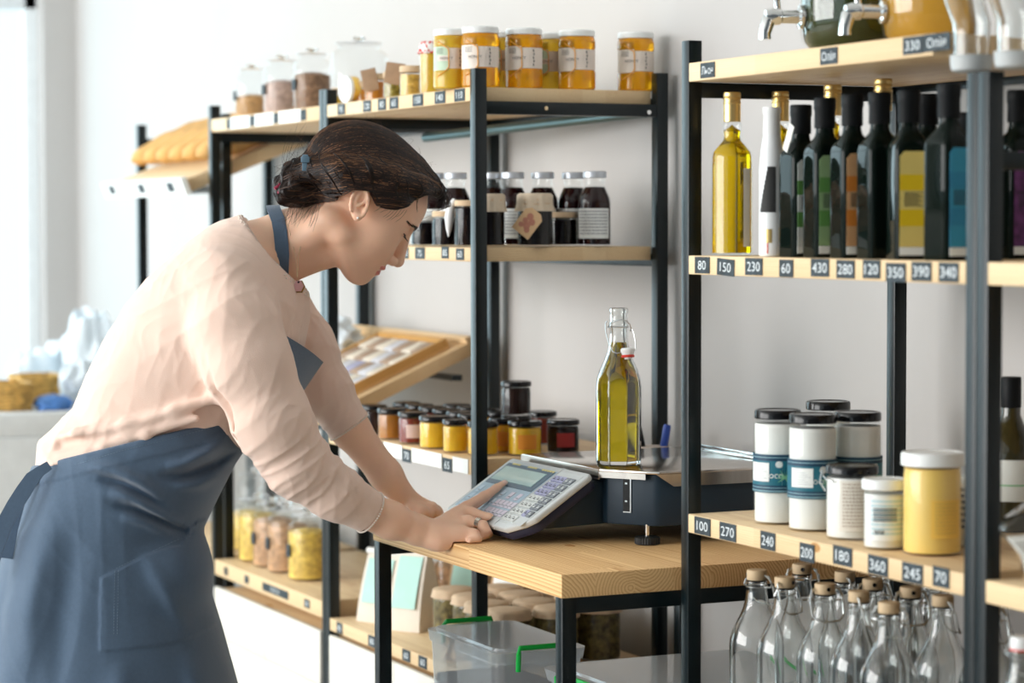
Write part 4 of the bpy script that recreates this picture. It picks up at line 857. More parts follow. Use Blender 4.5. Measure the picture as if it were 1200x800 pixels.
o = jam_jar('dark jam jar with cloth cap and a tilted diamond kraft tag', -0.702, 627, R=0.0315, H=0.089, cover=pale_cloth)
TM = Matrix.Rotation(CA + math.pi / 2 - 0.25, 4, 'Z') @ Matrix.Translation((-0.003, -0.0365, 0.042)) @ Matrix.Rotation(math.radians(38), 4, 'Y')
m = MB(); m.prism([(-0.018, -0.024), (0.018, -0.024), (0.018, 0.016), (0.010, 0.024), (-0.010, 0.024), (-0.018, 0.016)], 0, 0.0008, 0, TM @ Matrix.Rotation(math.pi / 2, 4, 'X'))
for px, py, pr_ in ((-0.003, 0.010, 0.006), (0.005, 0.004, 0.006), (-0.006, 0.0, 0.005), (0.001, -0.006, 0.0065), (0.006, -0.012, 0.005), (-0.008, -0.010, 0.0045)):
    m.lathe([(pr_, 0), (pr_, 0.0003), (0, 0.0003)], 16, m=1, M=TM @ Matrix.Rotation(math.pi / 2, 4, 'X') @ Matrix.Translation((px, py, 0.0008)))
tg = m.build('diamond_tag', [kraft_tag, mat('berry_print', (0.45, 0.20, 0.14), rough=0.8)], o, smooth=False)
MB().tube([(0.0300 * math.cos(t), 0.0300 * math.sin(t), 0.0735 + 0.0006 * math.sin(3 * t)) for t in np.linspace(0, 6.283, 25)[:-1]], 0.0012, 6, cyc=True).build('string', cloth_tan, o)
jam_jar('low dark jar with wooden lid right of the diamond-tag jar', -0.745, 660, R=0.0265, H=0.060)
jam_jar('dark jam jar with natural cloth cap right behind the front post', -0.712, 575, R=0.0255, H=0.088, cover=pale_cloth)
jam_jar('dark jar with wooden lid left of the front post', -0.83, 523, R=0.0255, H=0.062)
o = jam_jar('dark jar with a white cloth tassel beside the front post', -0.745, 549, R=0.0245, H=0.080)
MB().tube([(-0.018, -0.018, 0.082), (-0.020, -0.024, 0.070), (-0.021, -0.0265, 0.050), (-0.022, -0.027, 0.030), (-0.024, -0.027, 0.018)], [0.0035, 0.007, 0.0085, 0.005, 0.0012], 12).build('cloth_tassel', white_plastic, o)
jam_jar('small dark jar with white wrapper by the woman\'s nose', -0.90, 498, R=0.026, H=0.055, lid_m=white_lid)

# orange preserve jars on the third shelf
pres_o = mat('orange_preserve', (0.92, 0.42, 0.02), rough=0.25, sss=0.3, noise=0.15, nscale=40)
pres_y = mat('yellow_preserve', (0.95, 0.55, 0.03), rough=0.25, sss=0.3, noise=0.15, nscale=40)
pres_b = mat('brown_preserve', (0.42, 0.16, 0.02), rough=0.25, noise=0.2, nscale=40)
pres_r = mat('red_preserve', (0.22, 0.03, 0.015), rough=0.25, noise=0.2, nscale=40)
pres_k = mat('near_black_preserve', (0.02, 0.008, 0.006), rough=0.25, spec=0.2)
def pres_jar(label, u, Yc=None, X_=None, cont=pres_o, R=0.0275, H=0.060, lab=None, z=ZJ2, dz=0.0):
    if X_ is None: x = at_y(u, Yc, z); y = Yc
    elif Yc is not None: x = X_; y = Yc
    else: x = X_; y = at_x(u, X_, z)
    o = std_jar('preserve_jar', label, (x, y, z + dz), R, H, black_lid, cont, lid_h=0.009, fill=0.99, group='preserve jars on the third shelf', neck=0.95, lid_r=R * 1.0)
    if lab: m = MB(); arc_label(m, R + 0.0004, H * 0.2, H * 0.62, CA - 0.4, CA + 0.7); m.build('label', lab, o)
    return o
yq = -0.002
label_red = mat('red_white_label', (0.75, 0.55, 0.5), rough=0.6); label_or = mat('orange_label', (0.80, 0.30, 0.03), rough=0.6)
pres_jar('nearly black preserve jar closest to the woman\'s sleeve', 438, yq, None, pres_k, 0.0255, 0.058)
pres_jar('brown amber preserve jar second from the sleeve', 459, yq, None, pres_b, 0.0265, 0.058)
pres_jar('deep red preserve jar with a pale label', 483.5, yq, None, pres_r, 0.0265, 0.058, label_red)
pres_jar('yellow preserve jar at the middle of the front row', 510, yq, None, pres_y, 0.029, 0.058)
pres_jar('narrow yellow preserve jar just left of the post', 533.5, yq, None, pres_y, 0.0225, 0.058)
pres_jar('yellow preserve jar split by the front post', 566, None, XR - 0.035, pres_y, 0.0275, 0.058)
pres_jar('orange preserve jar with an orange label behind the big one', 590, None, -0.79, pres_o, 0.027, 0.060, label_or)
pres_jar('big yellow preserve jar with an orange label, right front', 615, None, XR, pres_y, 0.0300, 0.060, label_or)
n = 0; pj = [(-0.835, at_x(605, -0.835, ZJ2)), (-0.79, at_x(590, -0.79, ZJ2)), (XR, at_x(615, XR, ZJ2)), (-0.73, at_x(660, -0.73, ZJ2)), (XR - 0.035, at_x(566, XR - 0.035, ZJ2))]
for xx_, yy in ((-1.225, 0.072), (-1.160, 0.072), (-1.095, 0.072), (-1.030, 0.072), (-0.965, 0.072), (-0.900, 0.066), (-1.128, 0.135), (-1.062, 0.135), (-0.996, 0.135), (-0.93, 0.135), (-0.90, 0.205)):
    if True:
        n += 1
        desc = {1: 'left end of the second row', 2: 'second row behind the brown jar', 3: 'second row behind the red jar', 4: 'second row behind the middle yellow jar', 5: 'second row behind the narrow yellow jar', 6: 'second row just behind the rack post', 7: 'third row, left end', 8: 'third row, second from the left', 9: 'third row, third from the left', 10: 'third row beside the rack post', 11: 'at the back left of the stacked black jar'}[n]
        for _ in range(20):
            for (a, b) in pj:
                d_ = math.hypot(xx_ - a, yy - b)
                if d_ < 0.0575: xx_ += (xx_ - a) / (d_ + 1e-6) * (0.0578 - d_); yy += (yy - b) / (d_ + 1e-6) * (0.0578 - d_)
        yy = min(yy, 0.285); pj.append((xx_, yy))
        pres_jar('black-lidded preserve jar, %s' % desc, 0, yy, xx_, [pres_k, pres_b, pres_o, pres_r][n % 4], 0.027, 0.060)
P10 = at_x(606, -0.80, ZJ2 + 0.06)
pres_jar('nearly black jar standing on another jar lid', 605, None, -0.835, pres_k, 0.0275, 0.060, z=ZJ2, dz=0.0605)
pres_jar('dark base jar carrying the stacked black jar', 605, None, -0.835, pres_k, 0.0275, 0.060)
pres_jar('dark jar with a red label standing apart near the back post', 660, None, -0.73, pres_k, 0.029, 0.0585, mat('deep_red_label', (0.35, 0.03, 0.03), rough=0.6))

# tilted display board with wrapped bars in the left rack
tb0 = np.array([-1.42, -0.020, 0.9535]); slope = math.atan2(1.0893 - 0.9876, 0.2899 - 0.0583)
TMx = Matrix.Translation((-1.424, 0.0583, 0.9876)) @ Matrix.Rotation(slope, 4, 'X')
o = root('display_board', 'tilted pale wooden display board low in the left rack', 'display board', (0, 0, 0))
MB().box(-0.655, 0.0, -0.085, 0.262, -0.026, 0, M=TMx).build('board', pine, o, bevel=0.001)
MB().box(-0.655, 0.0, 0.250, 0.262, 0.0002, 0.012, M=TMx).build('back_lip', pine, o)
MB().box(-0.64, -0.60, 0.05, 0.20, -0.22, -0.0265, M=TMx).box(-0.05, -0.01, 0.05, 0.20, -0.22, -0.0265, M=TMx)
o2 = root('wooden_tray', 'shallow pine tray of wrapped bars lying on the tilted board', 'tray', (0, 0, 0))
t = MB(); t.box(-0.40, -0.035, -0.06, 0.225, 0.0008, 0.006, M=TMx); t.build('tray_base', pine_top, o2)
t = MB(); t.box(-0.40, -0.035, -0.06, -0.050, 0.0062, 0.022, M=TMx); t.box(-0.40, -0.035, 0.217, 0.225, 0.0062, 0.022, M=TMx); t.box(-0.40, -0.392, -0.049, 0.216, 0.0062, 0.022, M=TMx); t.box(-0.043, -0.035, -0.049, 0.216, 0.0062, 0.022, M=TMx)
t.build('tray_rim', wood('orange_pine', (0.75, 0.45, 0.16), (0.45, 0.2, 0.05)), o2)
bar_m = [mat('pale_wrapper', (0.62, 0.62, 0.66), rough=0.5, noise=0.2, nscale=60), mat('lilac_wrapper', (0.42, 0.42, 0.58), rough=0.5, noise=0.2, nscale=60), mat('brown_wrapper', (0.40, 0.28, 0.20), rough=0.5, noise=0.2, nscale=60), mat('cream_wrapper', (0.74, 0.66, 0.55), rough=0.5, noise=0.2, nscale=60)]
protos = []
for r_ in range(5):
    for c_ in range(7):
        k = [0, 0, 1, 3, 2][(r_ * 3 + c_ * 2 + (r_ > 2)) % 5] if r_ < 3 else [2, 3, 0, 2, 3][(c_ + r_) % 5]
        b = MB().box(-0.023, 0.023, -0.0235, 0.0235, 0, 0.012).build('wrapped_bar', bar_m[k], None, bevel=0.003)
        b.matrix_world = TMx @ Matrix.Translation((-0.366 + c_ * 0.0488, -0.024 + r_ * 0.0525, 0.0068)) @ Matrix.Rotation(random.uniform(-0.04, 0.04), 4, 'Z')
        tag(b, 'small wrapped bar lying in the pine tray, %s wrapper, %s row' % (['pale', 'lilac', 'brown', 'cream'][k], ['front', 'second', 'middle', 'fourth', 'back'][r_]), 'bar', 'wrapped bars in the pine tray')
# supports of the board on the left rack: two cross rails
for yy, zz in ((0.02, 0.925), (0.25, 1.026)):
    MB().box(-2.095, -1.416, yy, yy + T2, zz - 0.012, zz).build('cross_rail', steel_black, RL)
def crumple(name, label, cat, loc, sx, sy, sz, m_, seed=0, group=None, amp=0.16, sub=3, rz=0.):
    bm = bmesh.new(); bmesh.ops.create_icosphere(bm, subdivisions=sub + 1, radius=1.0); rnd = random.Random(seed)
    dirs = [(Vector((rnd.gauss(0, 1), rnd.gauss(0, 1), rnd.gauss(0, 1))).normalized(), rnd.uniform(0.5, 1), rnd.uniform(2.5, 7), rnd.uniform(0, 3)) for _ in range(12)]
    for v in bm.verts:
        d = v.co.normalized(); k = 1 + sum(a * amp * (1 - 2 * abs(math.sin(f * d.dot(n_) + o_))) for n_, a, f, o_ in dirs) / 3
        m_x = max(abs(d.x), abs(d.y), abs(d.z)) ** 0.7; q = d / m_x * k
        pinch = 1 - 0.45 * max(0, q.z) ** 2
        v.co = Vector((q.x * sx * pinch, q.y * sy * pinch, max(q.z, -0.75) * sz))
    zmin = min(v.co.z for v in bm.verts)
    for v in bm.verts: v.co.z -= zmin
    me = bpy.data.meshes.new(name); bm.to_mesh(me); bm.free(); me.materials.append(m_); me.shade_smooth(); me.set_sharp_from_angle(angle=0.7)
    o = bpy.data.objects.new(name, me); COL.objects.link(o); o.location = loc; o.rotation_euler = (0, 0, rz); tag(o, label, cat, group); return o
white_bag_m = mat('white_crinkled_bag', (0.72, 0.80, 0.86), rough=0.5); blue_bag_m = mat('blue_bag', (0.08, 0.22, 0.55), rough=0.5)
def on_board(x, s): p = TMx @ Vector((x, s, 0.001)); return tuple(p)
b = crumple('crinkled_bag', 'white crinkled bag leaning on the tilted board left of the tray', 'bag', on_board(-0.50, 0.16), 0.070, 0.050, 0.045, white_bag_m, 3); b.rotation_euler = (slope, 0, 0)
b = crumple('crinkled_bag', 'blue bag lying in front of the white one on the tilted board', 'bag', on_board(-0.47, 0.03), 0.060, 0.055, 0.022, blue_bag_m, 5, amp=0.1); b.rotation_euler = (slope, 0, 0)
b = crumple('crinkled_bag', 'second white bag at the far end of the tilted board', 'bag', on_board(-0.60, 0.05), 0.035, 0.06, 0.04, white_bag_m, 9); b.rotation_euler = (slope, 0, 0)

# bread board with loaves
bs = math.atan2(1.5217 - 1.4262, 0.221 + 0.0209)
BM_ = Matrix.Translation((-2.12, -0.0209, 1.4262)) @ Matrix.Rotation(bs, 4, 'X')
o = root('bread_board', 'tilted pale board carrying bread at the far left rack', 'board', (0, 0, 0))
MB().box(-0.630, -0.024, -0.055, 0.340, -0.006, 0.024, M=BM_).build('board', pine, o, bevel=0.001)
MB().box(-0.66, -0.002, -0.068, -0.0555, -0.008, 0.032, M=BM_).build('front_strip', white_card, o)
for x in (-0.60, -0.35, -0.12):
    MB().box(x, x + 0.045, -0.0695, -0.0682, 0.003, 0.024, M=BM_).build('price_tag', slate, o)
crust = mat('bread_crust', (0.72, 0.42, 0.15), rough=0.7, noise=0.35, nscale=14, bump=0.5, bscale=80)
for k in range(6):
    m = MB(); n = 26; L_b = 0.30
    pts = []; rad = []
    for i in range(n):
        f = i / (n - 1); pts.append((0, -L_b / 2 + L_b * f, 0)); rad.append(0.004 + 0.037 * (math.sin(math.pi * min(max(f, 0.0), 1)) ** 0.45) * (1 + 0.06 * math.sin(f * 24)))
    m.tube(pts, rad, 20); lf = m.build('bread_loaf', crust, None)
    lf.matrix_world = BM_ @ Matrix.Translation((-0.59 + k * 0.104, 0.15, 0.0245 + 0.0365)) @ Matrix.Rotation(0.12, 4, 'Z') @ Matrix.Scale(0.82, 4, (0, 0, 1))
    tag(lf, ['leftmost long golden loaf on the bread board', 'golden loaf second from the left on the bread board', 'third golden loaf on the bread board', 'golden loaf beside the left rack post', 'fifth golden loaf, seen through the left rack', 'rightmost golden loaf on the bread board'][k], 'bread', 'long loaves on the tilted board')
for yy in (0.0, 0.30):
    zz = (BM_ @ Vector((0, yy + 0.03, -0.0065))).z
    MB().box(-2.778, -2.141, yy + 0.004, yy + 0.024, zz - 0.030, zz - 0.014).build('cross_rail', steel_black, RB)

# jars of pasta and nuts low on the left rack
pasta = mat('golden_pasta', (0.86, 0.50, 0.10), rough=0.5, noise=0.45, nscale=70)
nutm = mat('brown_nuts', (0.52, 0.30, 0.16), rough=0.6, noise=0.45, nscale=70)
for u, cont, t, lab in ((294, pasta, 'glass canister of golden pasta at the left end of the low shelf', False), (309, nutm, 'glass canister of brown nuts left of the dark-labelled one', True), (332, nutm, 'glass canister of nuts with a dark label low on the left rack', True), (362, pasta, 'glass canister of golden pasta beside the double post', True)):
    canister(t, u, 0.050, ZL2, 0.0455, 0.150, cont, 0.95, group='glass canisters on the low shelf', lab=lab)
for u, t in ((300, 'clear canister with knob lid in the back row, left'), (325, 'clear canister with knob lid in the back row, middle'), (350, 'clear canister with knob lid in the back row, right')):
    canister(t, u, 0.20, ZL2, 0.050, 0.160, pale_grain, 0.5, group='glass canisters on the low shelf', lab=False)
canister('lone orange-filled canister at the far left of the low shelves', 243, 0.09, ZL2, 0.05, 0.13, pasta, 0.9, group='glass canisters on the low shelf', lab=False, knob=False)
canister('tall canister of dried fruit right of the double post, low shelf', 412, 0.20, ZB2, 0.052, 0.165, nutm, 0.85, group='glass canisters on the low shelf', lab=True)
# kraft bags with mint labels
mint = mat('mint_green_label', (0.46, 0.74, 0.66), rough=0.6)
def kraft_bag(label, X_, Y_, z, w, d, h, rz, lab_m, paper_m=None):
    o = root('kraft_bag', label, 'bag', (X_, Y_, z), rz=rz, group='kraft bags with labels on the low shelf')
    m = MB(); nz = 9; rings = []
    for i in range(nz):
        f = i / (nz - 1); ww = w / 2 * (1 - 0.12 * f); dd = d / 2 * (1 - f ** 1.5) + 0.003; zz = h * f
        rings += [(-ww, -dd, zz), (0, -dd * 1.12, zz), (ww, -dd, zz), (ww * 0.96, 0, zz), (ww, dd, zz), (0, dd * 1.12, zz), (-ww, dd, zz), (-ww * 0.96, 0, zz)]
    fs = [(i * 8 + k, i * 8 + (k + 1) % 8, (i + 1) * 8 + (k + 1) % 8, (i + 1) * 8 + k) for i in range(nz - 1) for k in range(8)] + [tuple(range(7, -1, -1)), tuple(range((nz - 1) * 8, nz * 8))]
    m.add(rings, fs).build('bag_body', paper_m or kraft, o, angle=60)
    m = MB(); vs = []
    for i in range(7):
        f = 0.28 + 0.62 * i / 6; dd = d / 2 * (1 - f ** 1.5) * 1.12 + 0.0055; ww = w * 0.36
        vs += [(-ww, -dd, h * f), (ww, -dd, h * f)]
    m.add(vs, [(2 * i, 2 * i + 1, 2 * i + 3, 2 * i + 2) for i in range(6)]).build('label', lab_m, o)
    MB().tube([(-w * 0.46, -0.004, h), (w * 0.46, -0.004, h)], 0.006, 10).build('folded_top', white_card, o)
    return o
cream_paper = mat('cream_bag_paper', (0.80, 0.72, 0.62), rough=0.8)
kraft_bag('cream paper bag with a mint label behind the left table leg', at_y(452, 0.055, ZB2), 0.055, ZB2, 0.085, 0.07, 0.135, 0.55, mint, cream_paper)
kraft_bag('kraft bag with mint label just right of the left table leg', at_y(487, 0.070, ZB2), 0.070, ZB2, 0.075, 0.075, 0.155, 0.55, mint, cream_paper)
kraft_bag('brown kraft bag with white folded label under the worktop', -1.065, 0.225, ZB2, 0.085, 0.06, 0.17, 0.45, white_card)
kraft_bag('brown kraft bag at the back beside the cream ones', -1.198, 0.20, ZB2, 0.09, 0.07, 0.16, 0.5, mint)
crumple('paper_bundle', 'crumpled brown paper bundle in front of the covered jars', 'bundle', (at_y(530, 0.004, ZB2), 0.004, ZB2 + 0.001), 0.030, 0.022, 0.036, mat('pale_kraft', (0.62, 0.45, 0.28), rough=0.85, noise=0.3, nscale=40), 17, amp=0.3)
herb = mat('dried_herbs', (0.16, 0.12, 0.04), rough=0.8, noise=0.7, nscale=90)
cov = mat('pale_paper_cover', (0.66, 0.49, 0.33), rough=0.85, noise=0.1)
cj = None; k = 0
spots = [(-1.005, 0.075), (-0.915, 0.075), (-0.825, 0.06), (-0.735, 0.060), (-0.99, 0.165), (-0.90, 0.16), (-0.81, 0.148), (-0.725, 0.148), (-0.915, 0.245), (-0.83, 0.240), (-0.742, 0.240)]
cols = ['left', 'second', 'third', 'right']
for x, y in spots:
    if cj is None:
        cj = std_jar('herb_jar', 'x', (0, 0, 0), 0.040, 0.098, cov, herb, lid_h=0.010, fill=0.98, group='covered herb jars on the low shelf')
        MB().lathe([(0, 0.102), (0.030, 0.1015), (0.038, 0.0995), (0.0405, 0.096), (0.0400, 0.090), (0.0425, 0.084)], 40, sq=lambda t, z: 1 + (0.03 * math.cos(9 * t) if z < 0.092 else 0)).build('paper_cover', cov, cj, angle=80)
    row = 'front' if y < 0.1 else 'middle' if y < 0.2 else 'back'
    place(cj, 0, (x, y, ZB2), k * 0.9, 'herb jar with paper cover, %s row, %s along the low shelf' % (row, ['left end', 'second', 'third', 'right end'][(k if k < 8 else k + 1) % 4])); k += 1

# pale storage boxes under the low shelves
box_m = mat('pale_plywood', (0.80, 0.76, 0.68), rough=0.6, noise=0.05, nscale=8)
def crate(label, x0, x1, z0, z1, y0):
    o = root('storage_box', label, 'box', ((x0 + x1) / 2, y0, z0), group='pale storage boxes under the racks'); w_ = (x1 - x0) / 2; h = z1 - z0
    MB().box(-w_ + 0.001, w_ - 0.001, 0.0125, 0.30, 0.0, h - 0.004).build('box_body', pine, o, bevel=0.001)
    MB().box(-w_, w_, 0, 0.012, 0.0, h).build('box_front', box_m, o, bevel=0.0015)
    return o
ww = ['top', 'second', 'third', 'lowest']
zz = [0.527, 0.418, 0.309, 0.200, 0.091]
for c_, (x0, x1) in enumerate(((-2.09, -1.752), (-1.750, -1.418))):
    for r_ in range(4): crate('pale storage box, %s of the %s column under the pasta canisters' % (ww[r_], ('left', 'right')[c_]), x0, x1, zz[r_ + 1] + 0.001, zz[r_], -0.036)
for c_, (x0, x1) in enumerate(((-1.366, -1.03), (-1.028, -0.69))):
    for r_ in range(2): crate('pale storage box, %s one under the %s half of the kraft bag shelf' % (('upper', 'lower')[r_], ('left', 'right')[c_]), x0, x1, (0.262, 0.02)[r_], (0.527, 0.260)[r_], -0.036)
# the boxes rest on low boards
for RR, a, b, zt in ((RL, -2.095, -1.416, 0.0915), (RM, -1.37, -0.686, 0.0195)):
    MB().box(a, b, Y2 + 0.024, 0.31, zt - 0.018, zt - 0.0004).build('bottom_board', pine, RR)

# plastic boxes under the worktop
green_clip = mat('green_clip', (0.0, 0.42, 0.06), rough=0.35)
seeds = mat('dark_seeds', (0.14, 0.11, 0.10), rough=0.9, noise=0.6, nscale=250)
def tub(label, x0, x1, y0, y1, z0, zt, fill, rz=0., ends='x'):
    cx0, cy0 = (x0 + x1) / 2, (y0 + y1) / 2; o = root('storage_tub', label, 'tub', (cx0, cy0, z0), rz=rz, group='clear plastic tubs under the worktop'); w_, d_, h = (x1 - x0) / 2, (y1 - y0) / 2, zt - z0
    def ring(k, r0, z, m_, n_=6):
        return None
    m = MB(); r = 0.02
    def rr(mb, s_, z0_, z1_, s2):
        P0 = []; P1 = []
        for cx, cyy, a in ((1, 1, 0), (-1, 1, 90), (-1, -1, 180), (1, -1, 270)):
            for i in range(5):
                t = math.radians(a + 90 * i / 4)
                P0.append((cx * (w_ * s_ - r) + r * math.cos(t), cyy * (d_ * s_ - r) + r * math.sin(t), z0_)); P1.append((cx * (w_ * s2 - r) + r * math.cos(t), cyy * (d_ * s2 - r) + r * math.sin(t), z1_))
        n_ = len(P0); mb.add(P0 + P1, [(i, (i + 1) % n_, n_ + (i + 1) % n_, n_ + i) for i in range(n_)]); return n_
    rr(m, 0.86, 0.0, h - 0.02, 0.95); k = len(m.v); m.f.append(tuple(range(19, -1, -1))); m.m.append(0)
    m.build('tub_wall', frosted, o)
    m = MB(); rr(m, 0.975, h - 0.022, h - 0.004, 1.0); n0 = len(m.v) - 20; m.f.append(tuple(range(n0, n0 + 20))); m.m.append(0)
    rr(m, 0.90, h - 0.0035, h + 0.001, 0.89); n0 = len(m.v) - 20; m.f.append(tuple(range(n0, n0 + 20))); m.m.append(0)
    m.build('lid', frosted, o)
    if fill:
        m = MB(); rr(m, 0.845, 0.002, h * fill, 0.89); n0 = len(m.v) - 20; m.f.append(tuple(range(n0, n0 + 20))); m.m.append(0); m.f.append(tuple(range(19, -1, -1))); m.m.append(0); m.build('contents', seeds, o)
    for sx in (-1, 1):
        e = w_ + 0.004
        if ends == 'y':
            e = d_ + 0.004; MB().tube([(-w_ * 0.5, sx * e, h - 0.04), (-w_ * 0.5, sx * (e + 0.002), h - 0.008), (-w_ * 0.48, sx * (e - 0.002), h - 0.004), (w_ * 0.48, sx * (e - 0.002), h - 0.004), (w_ * 0.5, sx * (e + 0.002), h - 0.008), (w_ * 0.5, sx * e, h - 0.04)], 0.0042, 8).build('clip_handle', green_clip, o); continue
        MB().tube([(sx * e, -d_ * 0.55, h - 0.032), (sx * (e + 0.002), -d_ * 0.55, h - 0.006), (sx * (e - 0.003), -d_ * 0.5, h + 0.003), (sx * (e - 0.003), d_ * 0.5, h + 0.003), (sx * (e + 0.002), d_ * 0.55, h - 0.006), (sx * e, d_ * 0.55, h - 0.032)], 0.0042, 8).build('clip_handle', green_clip, o)
    return o
ZSH = 0.425
tub('clear tub with green handles and dark seeds under the left of the worktop', -0.545, -0.262, -0.178, -0.018, ZSH + 0.0004, 0.677, 0.70)
tub('wide flat clear tub right of the seed tub under the worktop', -0.228, 0.060, -0.120, 0.235, ZSH + 0.0004, 0.660, 0.0, ends='y')

# ---- far left: display table by the window
cl = mat('white_tablecloth', (0.82, 0.84, 0.84), rough=0.8)
o = root('display_table', 'white-clothed display table by the far window', 'table', (0, 0, 0))
MB().box(-3.95, -2.95, -1.15, 0.33, 0.80, 0.86).build('tabletop', cl, o, bevel=0.006)
for x in (-3.90, -3.04):
    for y in (-1.10, 0.24): MB().box(x, x + 0.04, y, y + 0.04, 0, 0.7995).build('leg', frame_white, o, bevel=0.002)
MB().box(-3.95, -2.952, -1.152, -1.146, 0.42, 0.7995).box(-2.956, -2.95, -1.146, 0.33, 0.42, 0.7995).build('cloth_drop', cl, o)
wicker = mat('golden_wicker', (0.60, 0.36, 0.10), rough=0.7, noise=0.4, nscale=60, bump=0.8, bscale=120)
def basket(label, u, X_, w_, d_, h):
    y = at_x(u, X_, 0.87); o = root('wicker_basket', label, 'basket', (X_, y, 0.8605), group='wicker baskets on the window table')
    m = MB(); 
    for k in range(7):
        f = k / 6; ring = []
        for t in np.linspace(0, 6.283, 33)[:-1]:
            c, s_ = math.cos(t), math.sin(t); q = 1 / max(abs(c), abs(s_)) ** 0.7; wv = 1 + 0.02 * math.cos(16 * t + k * math.pi)
            ring.append((c * w_ / 2 * q * wv * (0.9 + 0.1 * f), s_ * d_ / 2 * q * wv * (0.9 + 0.1 * f), 0.006 + f * (h - 0.006)))
        m.tube(ring, h / 11, 6, cyc=True)
    m.build('weave', wicker, o)
    MB().box(-w_ * 0.42, w_ * 0.42, -d_ * 0.42, d_ * 0.42, 0.001, 0.008).build('basket_base', wicker, o)
    return o
basket('low wicker basket at the left edge of the picture', 10, -3.10, 0.16, 0.10, 0.065)
basket('second wicker basket, just right of the edge one', 42, -3.30, 0.14, 0.12, 0.07)
for k, (u, X_, c, s_, lab) in enumerate(((62, -3.05, blue_bag_m, (0.05, 0.05, 0.022), 'flat blue bag on the window table'), (92, -3.15, white_bag_m, (0.050, 0.055, 0.07), 'white crinkled bag on the window table nearest the woman\'s back'), (104, -3.55, white_bag_m, (0.075, 0.07, 0.14), 'tall white bag behind the others on the window table'), (38, -3.7, white_bag_m, (0.07, 0.07, 0.07), 'white bag behind the wicker baskets'), (76, -3.8, white_bag_m, (0.07, 0.07, 0.09), 'white bag at the far end of the window table'))):
    yy = at_x(u, X_, 0.9)
    crumple('crinkled_bag', lab, 'bag', (X_, min(yy, 0.22), 0.8605), *s_, c, 20 + k, group='bags on the window table')
# ================================================================== the shopkeeper
def WP(u, v, dep): return CAMP + dep * ray(u, v)
PXM = 3.87 / FPX
CUP = np.array([0., 0., 1.])
class Prim:
    def __init__(s, fn, c, R, k, op='u'): s.fn = fn; s.c = np.array(c, float); s.R = R; s.k = k; s.op = op
def cone(p1, r1, p2, r2, k=0.01, op='u'):
    p1 = np.array(p1, float); p2 = np.array(p2, float); ba = p2 - p1; L2 = ba @ ba
    def fn(P):
        pa = P - p1; h = np.clip(pa @ ba / L2, 0, 1)
        return np.sqrt(((pa - h[:, None] * ba) ** 2).sum(1)) - (r1 + (r2 - r1) * h)
    return Prim(fn, (p1 + p2) / 2, math.sqrt(L2) / 2 + max(r1, r2), k, op)
def ell(c, r, A=None, k=0.01, op='u'):
    c = np.array(c, float); r = np.array(r, float); A = np.eye(3) if A is None else np.array(A)   # rows of A: the axes
    def fn(P):
        q = (P - c) @ A.T; k0 = np.sqrt(((q / r) ** 2).sum(1)) + 1e-9; k1 = np.sqrt(((q / r ** 2) ** 2).sum(1)) + 1e-9
        return k0 * (k0 - 1) / k1
    return Prim(fn, c, float(max(r)), k, op)
def loft(cs, a, b, ax, e1, e2, k=0.02, n=2.0, op='u'):
    cs = np.array(cs, float); a = np.array(a, float); b = np.array(b, float); t = cs @ ax
    o = np.argsort(t); t = t[o]; cs = cs[o]; a = a[o]; b = b[o]
    def fn(P):
        h = P @ ax; hc = np.clip(h, t[0], t[-1]); C = np.stack([np.interp(hc, t, cs[:, i]) for i in range(3)], 1)
        aa = np.interp(hc, t, a); bb = np.interp(hc, t, b); q = P - C
        x = q @ e1; y = q @ e2
        rr = (np.abs(x / aa) ** n + np.abs(y / bb) ** n) ** (1 / n) + 1e-9
        g = np.sqrt((x / aa ** 2) ** 2 + (y / bb ** 2) ** 2) + 1e-9
        d = np.where(rr > 0.3, (rr - 1) * np.sqrt(x * x + y * y) / rr, -np.minimum(aa, bb) * 0.5)
        d = (rr - 1) / np.maximum(g / rr, 1 / np.maximum(aa, bb))
        dz = np.abs(h - hc)
        return np.where(dz > 0, np.sqrt(np.maximum(d, 0) ** 2 + dz ** 2), np.maximum(d, np.maximum(t[0] - h, h - t[-1])))
    return Prim(fn, cs.mean(0), float((t[-1] - t[0]) / 2 + max(a.max(), b.max()) + 0.2), k, op)
def evals(P, prims, cen=None, rad=0.0):
    d = np.full(len(P), 1.0)
    for p in prims:
        if cen is not None and np.linalg.norm(cen - p.c) > p.R + rad + 0.06: continue
        v = p.fn(P)
        if p.op == 'u':
            h = np.clip(0.5 + 0.5 * (d - v) / p.k, 0, 1); d = d * (1 - h) + v * h - p.k * h * (1 - h)
        else:   # carve
            v = -v; h = np.clip(0.5 - 0.5 * (d - v) / p.k, 0, 1); d = d * (1 - h) + v * h + p.k * h * (1 - h)
    return d
